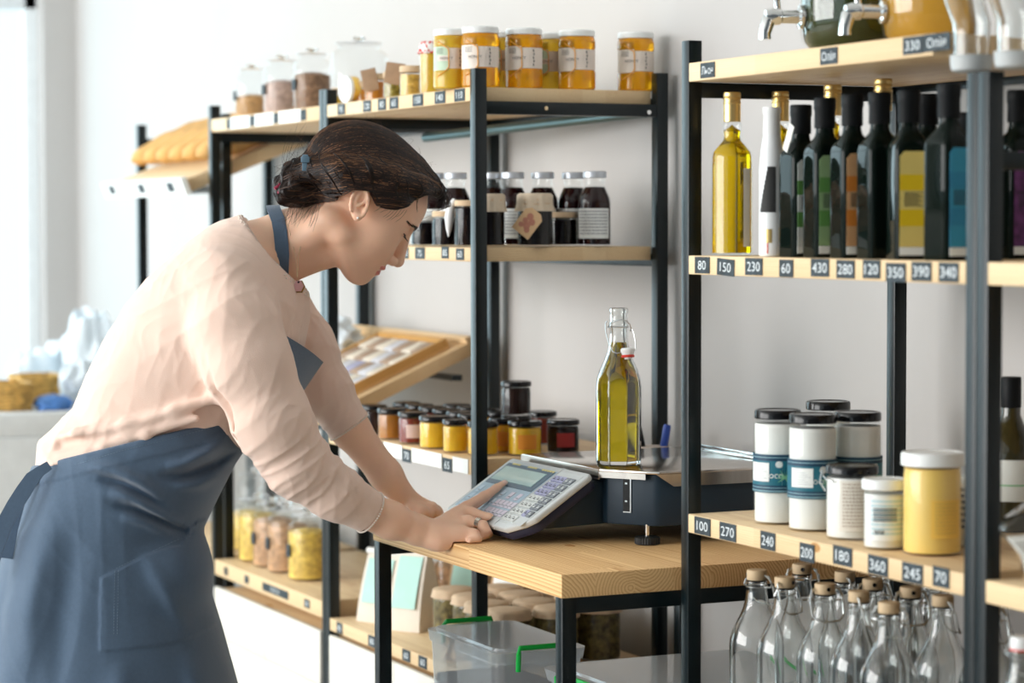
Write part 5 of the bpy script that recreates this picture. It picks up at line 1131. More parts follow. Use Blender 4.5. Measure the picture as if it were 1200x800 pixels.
def sdf_mesh(prims, vox, post=None, pad=0.02, margin=0.03, lo=None, hi=None):
    us = [p for p in prims if p.op == 'u']
    lo = np.min([p.c - p.R for p in us], 0) - pad if lo is None else np.array(lo); hi = np.max([p.c + p.R for p in us], 0) + pad if hi is None else np.array(hi)
    B = 12; nb = np.ceil((hi - lo) / (vox * B)).astype(int); n = nb * B
    bc = np.stack(np.meshgrid(*[np.arange(k) for k in nb], indexing='ij'), -1).reshape(-1, 3)
    cen = lo + (bc + 0.5) * B * vox
    f = (lambda P, c=None, r=0.0: post(P, evals(P, prims, c, r))) if post else (lambda P, c=None, r=0.0: evals(P, prims, c, r))
    dc = f(cen - 0.5 * vox); hd = B * vox * 0.87
    D = np.empty(tuple(n), np.float32)
    D.reshape(nb[0], B, nb[1], B, nb[2], B)[...] = np.where(dc < 0, -1, 1).reshape(nb[0], 1, nb[1], 1, nb[2], 1)
    off = np.stack(np.meshgrid(*[np.arange(B)] * 3, indexing='ij'), -1).reshape(-1, 3)
    for b, c in zip(bc[np.abs(dc) < hd * 1.25 + margin], cen[np.abs(dc) < hd * 1.25 + margin]):
        P = lo + (b * B + off) * vox
        D[b[0] * B:(b[0] + 1) * B, b[1] * B:(b[1] + 1) * B, b[2] * B:(b[2] + 1) * B] = f(P, c, hd).reshape(B, B, B)
    # surface nets
    S = D < 0; c8 = [(i, j, k) for i in (0, 1) for j in (0, 1) for k in (0, 1)]
    cnt = np.zeros(tuple(n - 1), np.int8)
    for i, j, k in c8: cnt += S[i:n[0] - 1 + i, j:n[1] - 1 + j, k:n[2] - 1 + k]
    cells = np.argwhere((cnt > 0) & (cnt < 8)); key = (cells[:, 0] * n[1] + cells[:, 1]) * n[2] + cells[:, 2]
    V = {c: D[cells[:, 0] + c[0], cells[:, 1] + c[1], cells[:, 2] + c[2]] for c in c8}
    acc = np.zeros((len(cells), 3)); num = np.zeros(len(cells))
    for c in c8:
        for ax in range(3):
            if c[ax]: continue
            e = list(c); e[ax] = 1; e = tuple(e); v0, v1 = V[c], V[e]; m = (v0 < 0) != (v1 < 0)
            t = np.where(m, v0 / np.where(m, v0 - v1, 1), 0); p = np.tile(np.array(c, float), (len(cells), 1)); p[:, ax] += t
            acc[m] += p[m]; num[m] += 1
    verts = lo + (cells + acc / num[:, None]) * vox
    faces = []
    for ax in range(3):
        sl0 = [slice(None)] * 3; sl1 = [slice(None)] * 3; sl0[ax] = slice(0, n[ax] - 1); sl1[ax] = slice(1, n[ax])
        A_, B_ = S[tuple(sl0)], S[tuple(sl1)]; E_ = np.argwhere(A_ != B_); fl = A_[E_[:, 0], E_[:, 1], E_[:, 2]]
        o1, o2 = [(1, 2), (2, 0), (0, 1)][ax]
        ok = (E_[:, o1] > 0) & (E_[:, o2] > 0) & (E_[:, o1] < n[o1] - 1) & (E_[:, o2] < n[o2] - 1); E_ = E_[ok]; fl = fl[ok]
        q = []
        for a, b in ((0, 0), (-1, 0), (-1, -1), (0, -1)):
            c = E_.copy(); c[:, o1] += a; c[:, o2] += b; q.append(np.searchsorted(key, (c[:, 0] * n[1] + c[:, 1]) * n[2] + c[:, 2]))
        Q = np.stack(q, 1); Q[~fl] = Q[~fl][:, ::-1]; faces.append(Q)
    return verts, np.concatenate(faces)
def to_obj(name, V, F, mats, parent=None, matidx=None):
    me = bpy.data.meshes.new(name); me.vertices.add(len(V)); me.vertices.foreach_set('co', np.asarray(V, np.float32).ravel())
    me.loops.add(len(F) * 4); me.loops.foreach_set('vertex_index', F.astype(np.int32).ravel()); me.polygons.add(len(F))
    me.polygons.foreach_set('loop_start', np.arange(0, len(F) * 4, 4, dtype=np.int32)); me.polygons.foreach_set('loop_total', np.full(len(F), 4, np.int32))
    if matidx is not None: me.polygons.foreach_set('material_index', matidx.astype(np.int32))
    me.update(calc_edges=True); me.validate(); me.shade_smooth()
    for m in (mats if isinstance(mats, list) else [mats]): me.materials.append(m)
    o = bpy.data.objects.new(name, me); COL.objects.link(o)
    if parent: o.parent = parent
    return o
def relax(V, F, it=1, w=0.5):
    n = len(V)
    for _ in range(it):
        S_ = np.zeros((n, 3)); c = np.zeros(n)
        for a, b in ((0, 1), (1, 2), (2, 3), (3, 0)):
            np.add.at(S_, F[:, a], V[F[:, b]]); np.add.at(c, F[:, a], 1)
        V = V * (1 - w) + w * S_ / np.maximum(c, 1)[:, None]
    return V
# a soft cloth relief: warped ridges in camera-independent directions
_rs = np.random.RandomState(5)
def ridges(P, dirs, freq, seed=0, warp=0.6):
    rs = np.random.RandomState(seed); o = np.zeros(len(P)); tot = 0
    for d in dirs:
        d = np.array(d, float); d /= np.linalg.norm(d); w1 = rs.normal(size=3); w1 /= np.linalg.norm(w1); w2 = rs.normal(size=3); w2 /= np.linalg.norm(w2)
        ph = P @ d * freq + warp * np.sin(P @ w1 * freq * 0.55 + rs.uniform(0, 6)) * 2 + warp * np.sin(P @ w2 * freq * 0.31 + rs.uniform(0, 6)) * 2
        amp = 0.5 + 0.5 * np.sin(P @ w2 * freq * 0.4 + rs.uniform(0, 6)); o += (1 - np.abs(np.sin(ph))) ** 2 * amp; tot += 1
    return o / tot

# ---- head frame: x forward, y to her left (away from the camera), z up
PSI = 0.20
f0 = 0.81 * CR - 0.59 * CU; f0 /= np.linalg.norm(f0); HZ = 0.59 * CR + 0.81 * CU; HZ -= f0 * (HZ @ f0); HZ /= np.linalg.norm(HZ); aw = np.cross(HZ, f0)
aw = CF - f0 * (CF @ f0) - HZ * (CF @ HZ); aw /= np.linalg.norm(aw)
HX = math.cos(PSI) * f0 + math.sin(PSI) * aw; HY = -math.sin(PSI) * f0 + math.cos(PSI) * aw
HO = WP(416, 234, 3.81) + aw * 0.078 + f0 * 0.0155        # between the ears
HO = WP(416, 234, 3.87) - f0 * 0.0
HA = np.stack([HX, HY, HZ])
def H_(x, y, z): return HO + x * HX + y * HY + z * HZ
def toH(P): return (P - HO) @ HA.T
def hell(c, r, k=0.01, op='u', rot=None):
    A = HA if rot is None else rot @ HA
    return ell(H_(*c), r, A, k, op)
def hcone(a, ra, b, rb, k=0.01, op='u'): return cone(H_(*a), ra, H_(*b), rb, k, op)
def rotxz(deg):
    t = math.radians(deg); return np.array([[math.cos(t), 0, math.sin(t)], [0, 1, 0], [-math.sin(t), 0, math.cos(t)]])
head = [hell((0.000, 0, 0.036), (0.097, 0.073, 0.076), 0.01), hell((0.052, 0, 0.030), (0.049, 0.054, 0.046), 0.02),
        hell((0.045, 0, -0.034), (0.050, 0.053, 0.062), 0.02), hell((0.072, 0, -0.050), (0.0255, 0.030, 0.028), 0.016), hell((0.074, 0, -0.066), (0.022, 0.026, 0.020), 0.012)]
for s_ in (-1, 1):
    head += [hcone((0.012, s_ * 0.048, -0.056), 0.019, (0.066, s_ * 0.013, -0.087), 0.0165, 0.024), hell((0.056, s_ * 0.032, -0.022), (0.025, 0.022, 0.028), 0.03),
             hell((0.088, s_ * 0.022, 0.0200), (0.0145, 0.022, 0.0085), 0.010)]
head += [hell((0.0755, 0, -0.0905), (0.0150, 0.019, 0.0135), 0.012)]
for s_ in (-1, 1): head += [hell((0.1050, s_ * 0.030, 0.0055), (0.0185, 0.0175, 0.0125), 0.010, 'c')]
for s_ in (-1, 1): head += [hell((0.0800, s_ * 0.0300, 0.0055), (0.0138, 0.0150, 0.0118), 0.003)]
head += [hcone((0.0965, 0, 0.006), 0.0070, (0.1115, 0, -0.034), 0.0080, 0.009), hell((0.1115, 0, -0.0395), (0.0092, 0.0095, 0.0085), None or 0.006)]
for s_ in (-1, 1): head += [hell((0.1015, s_ * 0.0125, -0.0430), (0.0098, 0.0066, 0.0080), 0.0035), hell((0.1065, s_ * 0.0070, -0.0505), (0.0058, 0.0036, 0.0040), 0.0015, 'c')]
head += [hell((0.0915, 0, -0.0602), (0.0112, 0.0235, 0.0048), 0.003), hell((0.0890, 0, -0.0715), (0.0110, 0.0210, 0.0060), 0.003), hell((0.1015, 0, -0.0655), (0.0080, 0.026, 0.0010), 0.0018, 'c')]
head += [hcone((0.082, -0.0225, -0.0645), 0.0022, (0.079, -0.0265, -0.0630), 0.0020, 0.003, 'c')]
# ears
for s_ in (-1, 1):
    er = rotxz(26)
    head += [hell((-0.001, s_ * 0.0745, 0.000), (0.0145, 0.0060, 0.0265), 0.005, rot=er), hell((0.004, s_ * 0.0805, 0.001), (0.0080, 0.0055, 0.0160), 0.003, 'c', rot=er)]
    oc = []
    for a in np.linspace(-70, 215, 14):
        t = math.radians(a); x = 0.0132 * math.cos(t); z = 0.0245 * math.sin(t); c26, s26 = math.cos(math.radians(26)), math.sin(math.radians(26))
        oc.append((-0.001 + x * c26 - z * s26, s_ * 0.0790, x * s26 + z * c26))
    for a, b in zip(oc[:-1], oc[1:]): head.append(hcone(a, 0.0028, b, 0.0028, 0.002))
    head += [hcone((0.001, s_ * 0.0785, -0.004), 0.0026, (0.0065, s_ * 0.079, 0.010), 0.0020, 0.003), hell((0.0095, s_ * 0.0765, -0.0195), (0.0065, 0.0040, 0.0070), 0.004), hell((0.0125, s_ * 0.0765, -0.004), (0.0030, 0.0040, 0.0050), 0.003)]
# neck, shoulders, arms, hands
NK = [cone(WP(386, 268, 3.892), 0.0405, WP(345, 281, 3.888), 0.0435, 0.03), cone(WP(345, 282, 3.885), 0.0455, WP(300, 300, 3.885), 0.058, 0.03),
      cone(WP(296, 312, 3.82), 0.036, WP(296, 312, 3.95), 0.036, 0.04), cone(WP(262, 345, 3.87), 0.075, WP(170, 470, 3.87), 0.085, 0.03), cone(WP(170, 470, 3.87), 0.09, WP(130, 560, 3.87), 0.10, 0.03)]
for s_ in (-1, 1): NK += [cone(H_(-0.022, s_ * 0.044, -0.050), 0.018, WP(340, 300, 3.885 + s_ * 0.030), 0.022, 0.03)]
NK += [cone(WP(378, 300, 3.865), 0.020, WP(318, 318, 3.87), 0.022, 0.02)]
RA = [cone(WP(268, 365, 3.77), 0.036, WP(345, 535, 3.71), 0.036, 0.02), cone(WP(345, 535, 3.71), 0.034, WP(405, 588, 3.745), 0.030, 0.02), cone(WP(405, 588, 3.745), 0.030, WP(458, 609.5, 3.775), 0.0268, 0.015), cone(WP(458, 609.5, 3.775), 0.0265, WP(490, 621, 3.79), 0.0220, 0.015),
      cone(WP(490, 621, 3.79), 0.0220, WP(510, 627, 3.795), 0.0205, 0.012)]
LA = [cone(WP(320, 340, 4.01), 0.042, WP(382, 462, 4.04), 0.034, 0.02), cone(WP(382, 462, 4.04), 0.034, WP(410, 502, 4.045), 0.0305, 0.02), cone(WP(410, 502, 4.045), 0.0305, WP(452, 556, 4.06), 0.0255, 0.015), cone(WP(452, 556, 4.06), 0.0250, WP(480, 590, 4.075), 0.0190, 0.015)]
def finger(pts, rs, k=0.004):
    return [cone(WP(*a), ra, WP(*b), rb, k) for a, b, ra, rb in zip(pts[:-1], pts[1:], rs[:-1], rs[1:])]
HR = [cone(WP(510, 627, 3.795), 0.0195, WP(541, 602, 3.845), 0.0145, 0.012), cone(WP(512, 628, 3.79), 0.0182, WP(540, 618, 3.81), 0.0150, 0.014), cone(WP(516, 630, 3.785), 0.0145, WP(538, 627, 3.785), 0.0125, 0.014), cone(WP(528, 612, 3.83), 0.0150, WP(546, 603, 3.84), 0.0115, 0.010)]
HR += finger([(533, 603, 3.855), (547, 595, 3.868), (567, 582.5, 3.895), (582, 573, 3.912), (591.5, 566.8, 3.920)], [0.0115, 0.0104, 0.0088, 0.0078, 0.0064])
HR += finger([(545, 604, 3.840), (552, 602, 3.838), (573, 608.5, 3.826), (576.5, 619.5, 3.820), (570, 628, 3.812)], [0.0110, 0.0103, 0.0094, 0.0084, 0.0068])
HR += finger([(540, 613, 3.820), (549, 611, 3.812), (566, 616.5, 3.806), (570, 624, 3.800), (563, 630, 3.795)], [0.0110, 0.0098, 0.0088, 0.0078, 0.0064])
HR += finger([(535, 624, 3.795), (543, 623.5, 3.790), (555.5, 625.8, 3.782), (559, 632, 3.774), (551.5, 634, 3.768)], [0.0105, 0.0092, 0.0082, 0.0072, 0.0062])
HR += [cone(WP(520, 632, 3.785), 0.0135, WP(545, 629, 3.785), 0.0105, 0.010)]
HR += finger([(514, 617, 3.83), (530, 616, 3.866), (548, 617, 3.882), (560, 618, 3.888)], [0.0150, 0.0125, 0.0098, 0.0078], 0.008)
HL = [cone(WP(480, 590, 4.075), 0.0180, WP(499, 596, 4.085), 0.0150, 0.010), cone(WP(482, 592, 4.085), 0.0165, WP(498, 597, 4.10), 0.0140, 0.010)]
HL += finger([(494, 594, 4.06), (505, 596.5, 4.055), (512, 601, 4.06), (506, 604.5, 4.068)], [0.0105, 0.0095, 0.0086, 0.0072])
HL += finger([(495, 594, 4.08), (507, 596, 4.077), (513, 600, 4.085), (507, 603.5, 4.09)], [0.0105, 0.0095, 0.0086, 0.0072])
HL += finger([(494, 593, 4.10), (506, 594.5, 4.098), (512, 598, 4.104), (507, 601, 4.108)], [0.0100, 0.0092, 0.0082, 0.0070])
HL += finger([(491, 593, 4.118), (501, 594, 4.117), (506, 597, 4.122), (502, 599.5, 4.126)], [0.0095, 0.0085, 0.0075, 0.0064])
HL += finger([(484, 595, 4.055), (495, 600, 4.040), (503, 603.5, 4.045)], [0.0125, 0.0098, 0.0078], 0.006)
PB, PN = np.array(bot), np.array(nn_)
def body_post(P, d):
    bx = np.maximum(np.maximum(TX0 - P[:, 0], P[:, 0] - TX1), np.maximum(TY0 - 0.0025 - P[:, 1], P[:, 2] - ZT - 0.0022)); bx = np.maximum(bx, ZT - 0.04 - P[:, 2])
    d = np.maximum(d, -bx)
    pl = (P - PB) @ PN - 0.0036; near = (P[:, 0] > dX0 - 0.01) & (P[:, 0] < dX1 + 0.01) & (P[:, 1] > -0.19) & (pl > -0.03)
    q = (P - PB) @ np.array(vv_); pl = np.maximum(pl, -q - 0.002)
    return np.where(near, np.maximum(d, -pl), d)
bodyV, bodyF = sdf_mesh(head + NK + RA + LA + HR + HL, 0.0018, body_post)
bodyV = relax(bodyV, bodyF, 1, 0.35)
def skin_mat(name, col, rough=0.48):
    m = mat(name, col, rough=rough, noise=0.05, nscale=18, bump=0.08, bscale=1400); b = m.node_tree.nodes['Principled BSDF']
    b.inputs['Subsurface Weight'].default_value = 0.22; b.inputs['Subsurface Radius'].default_value = (1.0, 0.35, 0.2); b.inputs['Subsurface Scale'].default_value = 0.006; return m
skin = skin_mat('skin', (0.89, 0.55, 0.385)); lip_m = skin_mat('lip', (0.66, 0.20, 0.17), 0.35); nail_m = skin_mat('nail', (0.90, 0.62, 0.52), 0.2); blush = skin_mat('cheek_skin', (0.79, 0.46, 0.35))
fc = bodyV[bodyF].mean(1); hl = toH(fc); mi = np.zeros(len(fc), int)
def in_e(h, c, r): return (((h - np.array(c)) / np.array(r)) ** 2).sum(1) < 1
mi[(in_e(hl, (0.096, 0, -0.0608), (0.0150, 0.0275, 0.0056)) | in_e(hl, (0.094, 0, -0.0712), (0.0145, 0.0235, 0.0070))) & (hl[:, 0] > 0.077)] = 1
tipc = WP(592, 564.6, 3.917)
mi[(((fc - tipc) @ np.stack([CR, CU, CF]).T / np.array([0.0065, 0.0035, 0.0055])) ** 2).sum(1) < 1] = 2
person = root('person', 'woman in peach blouse and slate blue apron bending over the scale keypad', 'person', (0, 0, 0))
to_obj('body', bodyV, bodyF, [skin, lip_m, nail_m], person, mi)

# ---- hair
zone = [(0.150, 0.088), (0.100, 0.079), (0.0790, 0.0745), (0.0690, 0.057), (0.0615, 0.038), (0.050, 0.025), (0.0384, 0.0190), (0.0245, 0.0120), (0.0110, 0.0200), (-0.0130, 0.0250), (-0.0280, 0.003), (-0.0300, -0.0175), (-0.0500, -0.0400), (-0.0740, -0.0680), (-0.0960, -0.0780), (-0.170, -0.080), (-0.170, 0.2), (0.150, 0.2)]
ZN = np.array(zone)
def zone_d(h):
    x = h[:, 0]; z = h[:, 2]; d = np.full(len(x), 1e9); inside = np.zeros(len(x), bool)
    for i in range(len(ZN)):
        a = ZN[i]; b = ZN[(i + 1) % len(ZN)]; e = b - a; w = np.stack([x - a[0], z - a[1]], 1)
        t = np.clip(w @ e / (e @ e), 0, 1); d = np.minimum(d, ((w - t[:, None] * e) ** 2).sum(1))
        c = ((a[1] > z) != (b[1] > z)) & (x < (b[0] - a[0]) * (z - a[1]) / ((b[1] - a[1]) if b[1] != a[1] else 1e-9) + a[0]); inside ^= c
    return np.sqrt(d) * np.where(inside, -1, 1)
HP = [hell((-0.004, 0, 0.036), (0.1035, 0.0825, 0.083), 0.01), hell((0.050, 0.0, 0.066), (0.050, 0.062, 0.042), 0.02), hell((0.074, -0.020, 0.078), (0.026, 0.034, 0.024), 0.012), hell((-0.078, 0, -0.028), (0.034, 0.050, 0.044), 0.016), hell((0.030, -0.068, 0.030), (0.040, 0.016, 0.028), 0.014), hell((-0.03, -0.070, 0.020), (0.045, 0.016, 0.024), 0.014)]
tw = [(0.088, -0.030, 0.088), (0.060, -0.060, 0.074), (0.020, -0.0765, 0.062), (-0.02, -0.080, 0.048), (-0.055, -0.073, 0.026), (-0.085, -0.050, 0.000)]
for a, b, ra, rb in zip(tw[:-1], tw[1:], (0.012, 0.014, 0.015, 0.015, 0.016), (0.014, 0.015, 0.015, 0.016, 0.018)): HP.append(hcone(a, ra, b, rb, 0.010))
# coiled bun at the nape
for k in range(3):
    pts = []
    for t in np.linspace(0, 2 * math.pi, 11):
        rr_ = 0.028 - 0.007 * k; pts.append((-0.094 - 0.006 * k + 0.004 * math.sin(3 * t + k), -0.018 + rr_ * 1.1 * math.cos(t + k), -0.032 + rr_ * 1.15 * math.sin(t + k)))
    for a, b in zip(pts[:-1], pts[1:]): HP.append(hcone(a, 0.0105, b, 0.0105, 0.005))
TWX = np.array(tw)[::-1]
def hair_post(P, d):
    h = toH(P); z = zone_d(h); k = 0.008; hh = np.clip(0.5 - 0.5 * (d - z) / k, 0, 1); d = d * (1 - hh) + z * hh + k * hh * (1 - hh)
    pz = np.interp(h[:, 0], TWX[:, 0], TWX[:, 2]); d = d - 0.0020 * np.sin(h[:, 0] * 250 + (h[:, 2] - pz) * 210) * np.exp(-((h[:, 2] - pz) / 0.020) ** 2) * (h[:, 1] < -0.01) * np.clip((0.03 - h[:, 0]) / 0.04, 0, 1)
    # combed grooves follow the pull towards the nape
    ang = np.arctan2(h[:, 1] + 0.0, h[:, 2] * 0.9 + h[:, 0] * 0.42 + 0.004)
    return d - 0.0019 * np.sin(ang * 40 + 3 * np.sin(h[:, 0] * 32)) - 0.0011 * np.sin(ang * 97 + 2.5 * np.sin(h[:, 0] * 60 + 1))
hV, hF = sdf_mesh(HP, 0.0020, hair_post)
def hair_mat(name, col, rough=0.38):
    m, nt, b = nodes(name); b.inputs['Base Color'].default_value = (*col, 1); b.inputs['Roughness'].default_value = rough; b.inputs['Specular IOR Level'].default_value = 0.28; b.inputs['Anisotropic'].default_value = 0.5
    n = nt.nodes.new('ShaderNodeTexNoise'); n.inputs['Scale'].default_value = 30; r = nt.nodes.new('ShaderNodeValToRGB'); r.color_ramp.elements[0].color = (*[c * 0.6 for c in col], 1); r.color_ramp.elements[1].color = (*[c * 1.5 for c in col], 1)
    tc_ = nt.nodes.new('ShaderNodeTexCoord'); nt.links.new(tc_.outputs['Object'], n.inputs[0]); nt.links.new(n.outputs['Fac'], r.inputs[0]); nt.links.new(r.outputs[0], b.inputs['Base Color']); return m
hair_d = hair_mat('dark_brown_hair', (0.009, 0.004, 0.003)); hair_l = hair_mat('brown_hair_strand', (0.045, 0.018, 0.008)); hair_g = hair_mat('golden_sheen_strand', (0.17, 0.078, 0.034))
hair = to_obj('hair', hV, hF, hair_d, person)
rs = np.random.RandomState(11)
def hair_sdf(P): return hair_post(P, evals(P, HP))
def strands(n, F, B, phr, t0r, t1r, out=0.0008, rad=0.00060, seg=16, bulge=0.10, jit=0.004, nm='hair_strands', prob=(0.55, 0.33, 0.12)):
    F = np.array(F); B = np.array(B); ax = (B - F) / np.linalg.norm(B - F); up = np.array([0.5, 0, 0.87]); up -= ax * (up @ ax); up /= np.linalg.norm(up); sd = np.cross(ax, up)
    ph = rs.uniform(*phr, n); t0 = rs.uniform(*t0r, n); t1 = rs.uniform(*t1r, n); T = t0[:, None] + (t1 - t0)[:, None] * np.linspace(0, 1, seg)[None]
    phw = ph[:, None] + 0.06 * np.sin(T * 7 + rs.uniform(0, 6, n)[:, None]) + rs.normal(0, 0.02, n)[:, None]
    M_ = (F + B) / 2; Lh = np.linalg.norm(B - F) / 2
    base = M_ + ax * (-np.cos(T * math.pi) * Lh)[..., None]; rad_ = bulge * np.sin(np.clip(T, 0, 1) * math.pi) + 0.002
    d = up * np.cos(phw)[..., None] + sd * np.sin(phw)[..., None]
    loc = base + d * (rad_ * 1.6 + 0.02)[..., None]
    cen = np.array([-0.005, 0, 0.02]) + (base - np.array([-0.005, 0, 0.02])) * 0.55
    P = loc.reshape(-1, 3); Cn = cen.reshape(-1, 3); dr = P - Cn; dr /= np.linalg.norm(dr, axis=1)[:, None]; Pw = HO + (Cn + dr * 0.16) @ HA; dw = -(dr @ HA)
    for _ in range(16):
        dd = evals(Pw, HP); Pw = Pw + dw * np.clip(dd, -0.01, 0.05)[:, None]
    zd = zone_d(toH(Pw)).reshape(n, seg); Pw = Pw - dw * (out + 0.0012 * rs.rand(n, seg).mean(1).repeat(seg) * 1.0)[:, None]
    Pw = Pw.reshape(n, seg, 3); vs = []; fs = []; ms = []
    for i in range(n):
        ok = zd[i] < 0.0015
        if ok.sum() < 5: continue
        a = np.argmax(ok); b = seg - np.argmax(ok[::-1]); Q = Pw[i, a:b]
        if (zd[i, a:b] > 0.004).any() or len(Q) < 5: continue
        if np.abs(np.diff(Q, axis=0)).max() > 0.03: continue
        tg = np.gradient(Q, axis=0); tg /= np.linalg.norm(tg, axis=1)[:, None] + 1e-9; nn = Q - HO; nn /= np.linalg.norm(nn, axis=1)[:, None]; sdv = np.cross(tg, nn); sdv /= np.linalg.norm(sdv, axis=1)[:, None] + 1e-9
        w = rad * rs.uniform(0.7, 1.8) * np.minimum(1, np.linspace(0, 1, len(Q)) * 6 + 0.2) * np.minimum(1, np.linspace(1, 0, len(Q)) * 6 + 0.2); o_ = len(vs)
        for q, s2, n2, ww_ in zip(Q, sdv, nn, w): vs += [tuple(q - s2 * ww_), tuple(q + n2 * ww_ * 0.9), tuple(q + s2 * ww_)]
        cl__ = max(0.0, math.sin(ph[i] * 5.5 + 0.6)) ** 2 * 0.55; m_ = rs.choice(3, p=(prob[0] * (1 - cl__), prob[1] + prob[0] * cl__ * 0.6, prob[2] + prob[0] * cl__ * 0.4))  # lighter strands clustered to paint the hair's sheen into the colour
        for j in range(len(Q) - 1):
            a_ = o_ + 3 * j; fs += [(a_, a_ + 1, a_ + 4, a_ + 3), (a_ + 1, a_ + 2, a_ + 5, a_ + 4)]; ms += [m_, m_]
    return vs, fs, ms
allv = []; allf = []; allm = []
for arg in ((3200, (0.088, 0.0, 0.082), (-0.100, -0.01, -0.035), (-3.0, 0.9), (0.02, 0.35), (0.6, 1.0)), (900, (0.100, -0.01, 0.070), (-0.100, -0.01, -0.045), (-2.9, -0.6), (0.0, 0.2), (0.4, 0.95)), (500, (-0.03, -0.02, 0.06), (-0.11, -0.01, -0.07), (-3.1, 3.1), (0.1, 0.4), (0.6, 1.0))):
    v_, f_, m_ = strands(*arg, prob=(0.66, 0.26, 0.08)); o_ = len(allv); allv += v_; allf += [tuple(i + o_ for i in f) for f in f_]; allm += m_
hs_ = to_obj('hair_strands', np.array(allv), np.array(allf), [hair_d, hair_l, hair_g], hair, np.array(allm)); hs_['kind'] = 'stuff'
# fly-away hairs and the curls over the forehead
fl = MB()
def fly(p, q, bend, r=0.00035, n=9, m=1):
    a = H_(*p); b = H_(*q); c = (a + b) / 2 + HX * bend[0] + HY * bend[1] + HZ * bend[2]
    fl.tube([tuple((1 - t) ** 2 * a + 2 * t * (1 - t) * c + t * t * b) for t in np.linspace(0, 1, n)], [r] * (n - 2) + [r * 0.7, r * 0.3], 4, m)
for _ in range(60):
    t = rs.uniform(-0.2, 2.6); y = rs.uniform(-0.05, 0.04); x = 0.101 * math.cos(t); z = 0.036 + 0.080 * math.sin(t)
    fly((x * 0.96, y, z), (x * 1.04 + rs.normal(0, .008), y + rs.normal(0, .01), z + 0.006 + rs.uniform(0, 0.012)), rs.normal(0, .012, 3), 0.00013)
for _ in range(26): fly((-0.10 + rs.normal(0, .01), rs.uniform(-0.04, 0.02), rs.uniform(-0.06, 0.03)), (-0.128 + rs.normal(0, .012), rs.uniform(-0.05, 0.03), rs.uniform(-0.06, 0.06)), rs.normal(0, .012, 3), 0.00018)
for _ in range(26):
    x = rs.uniform(-0.085, -0.045); fly((x, -0.056, -0.040 + (x + 0.05) * 0.7), (x + rs.uniform(-0.005, 0.02), -0.060, -0.070 + (x + 0.05) * 0.7 - rs.uniform(0, 0.012)), rs.normal(0, .008, 3), 0.00022)
for k in range(44):
    y = rs.uniform(-0.045, 0.03); fly((0.084 + rs.normal(0, .003), y, 0.090 + rs.normal(0, .005)), (0.112 + rs.normal(0, .004), y, 0.070 + rs.normal(0, .007)), (0.020 + rs.normal(0, .004), 0, 0.016), 0.0005, m=0)
for k in range(9): fly((0.096, -0.02 + 0.005 * k, 0.092), (0.110 + 0.002 * k, -0.02 + 0.004 * k, 0.060 + 0.002 * k), (0.030, 0, 0.004), 0.0004, m=1)
for k in range(10): fly((0.070 + rs.normal(0, .002), -0.052, 0.064), (0.083 + rs.normal(0, .003), -0.047, 0.040 + rs.normal(0, .004)), (-0.004, 0, -0.004), 0.00022, m=0)
for k in range(10): fly((0.030 + 0.004 * k, -0.070, 0.020 + 0.0015 * k), (0.026 + 0.004 * k, -0.068, 0.008 + rs.normal(0, .003)), (0.004, 0, -0.002), 0.0002, m=0)
lh = fl.build('loose_hairs', [hair_d, hair_l], hair); lh['kind'] = 'stuff'
# brow, lashes
def on_head(q, off):
    P = H_(q[0] + 0.02, q[1] * 1.15, q[2])[None]; d_ = (H_(q[0] - 0.02, q[1], q[2]) - P[0]); d_ /= np.linalg.norm(d_)
    for _ in range(30): P = P + d_ * np.clip(evals(P, head) - off, -0.004, 0.02)[:, None]
    return P[0]
bw = MB(); ls = MB()
for s_ in (-1, 1):
    for k in range(40):
        f = k / 39; c = np.array([0.0995 - 0.014 * f ** 1.6, s_ * (0.010 + 0.034 * f), 0.0165 + 0.0035 * math.sin(f * 2.6)])
        for j in range(2):
            q = c + np.array([0.0012, 0, rs.normal(0, 0.0011)]); e = q + np.array([-0.0012 * (f > .3), s_ * 0.0045, 0.0012])
            bw.tube([tuple(on_head(q, 0.0002)), tuple(on_head((q + e) / 2, 0.0005)), tuple(on_head(e, 0.0003))], [0.00045, 0.00040, 0.00015], 4)
    cE = np.array([0.0800, s_ * 0.0300, 0.0055])
    lid = []
    for t in np.linspace(-1.0, 1.0, 15):
        ph = -0.42 + 0.12 * t * t; r_ = np.array([0.0141, 0.0153, 0.0121]); d_ = np.array([math.cos(ph) * math.cos(t), s_ * math.sin(t) * math.cos(ph), math.sin(ph)]); lid.append(cE + d_ * r_)
    ls.tube([tuple(H_(*q)) for q in lid], [0.0005] + [0.00115] * 13 + [0.0005], 6)
    for i in range(0, 15):
        q = lid[i]; d_ = (q - cE); d_ /= np.linalg.norm(d_)
        for jj in range(2):
            e = q + d_ * 0.0095 + np.array([0, s_ * (i - 7) * 0.0003 + jj * 0.0004, -0.0012]); m_ = (q + e) / 2 + np.array([0, 0, -0.0012])
            ls.tube([tuple(H_(*q)), tuple(H_(*m_)), tuple(H_(*e))], [0.00045, 0.00035, 0.00012], 4)
bw.build('eyebrow', hair_d, person); ls.build('eyelash', mat('lash_black', (0.008, 0.006, 0.006), rough=0.5), person)
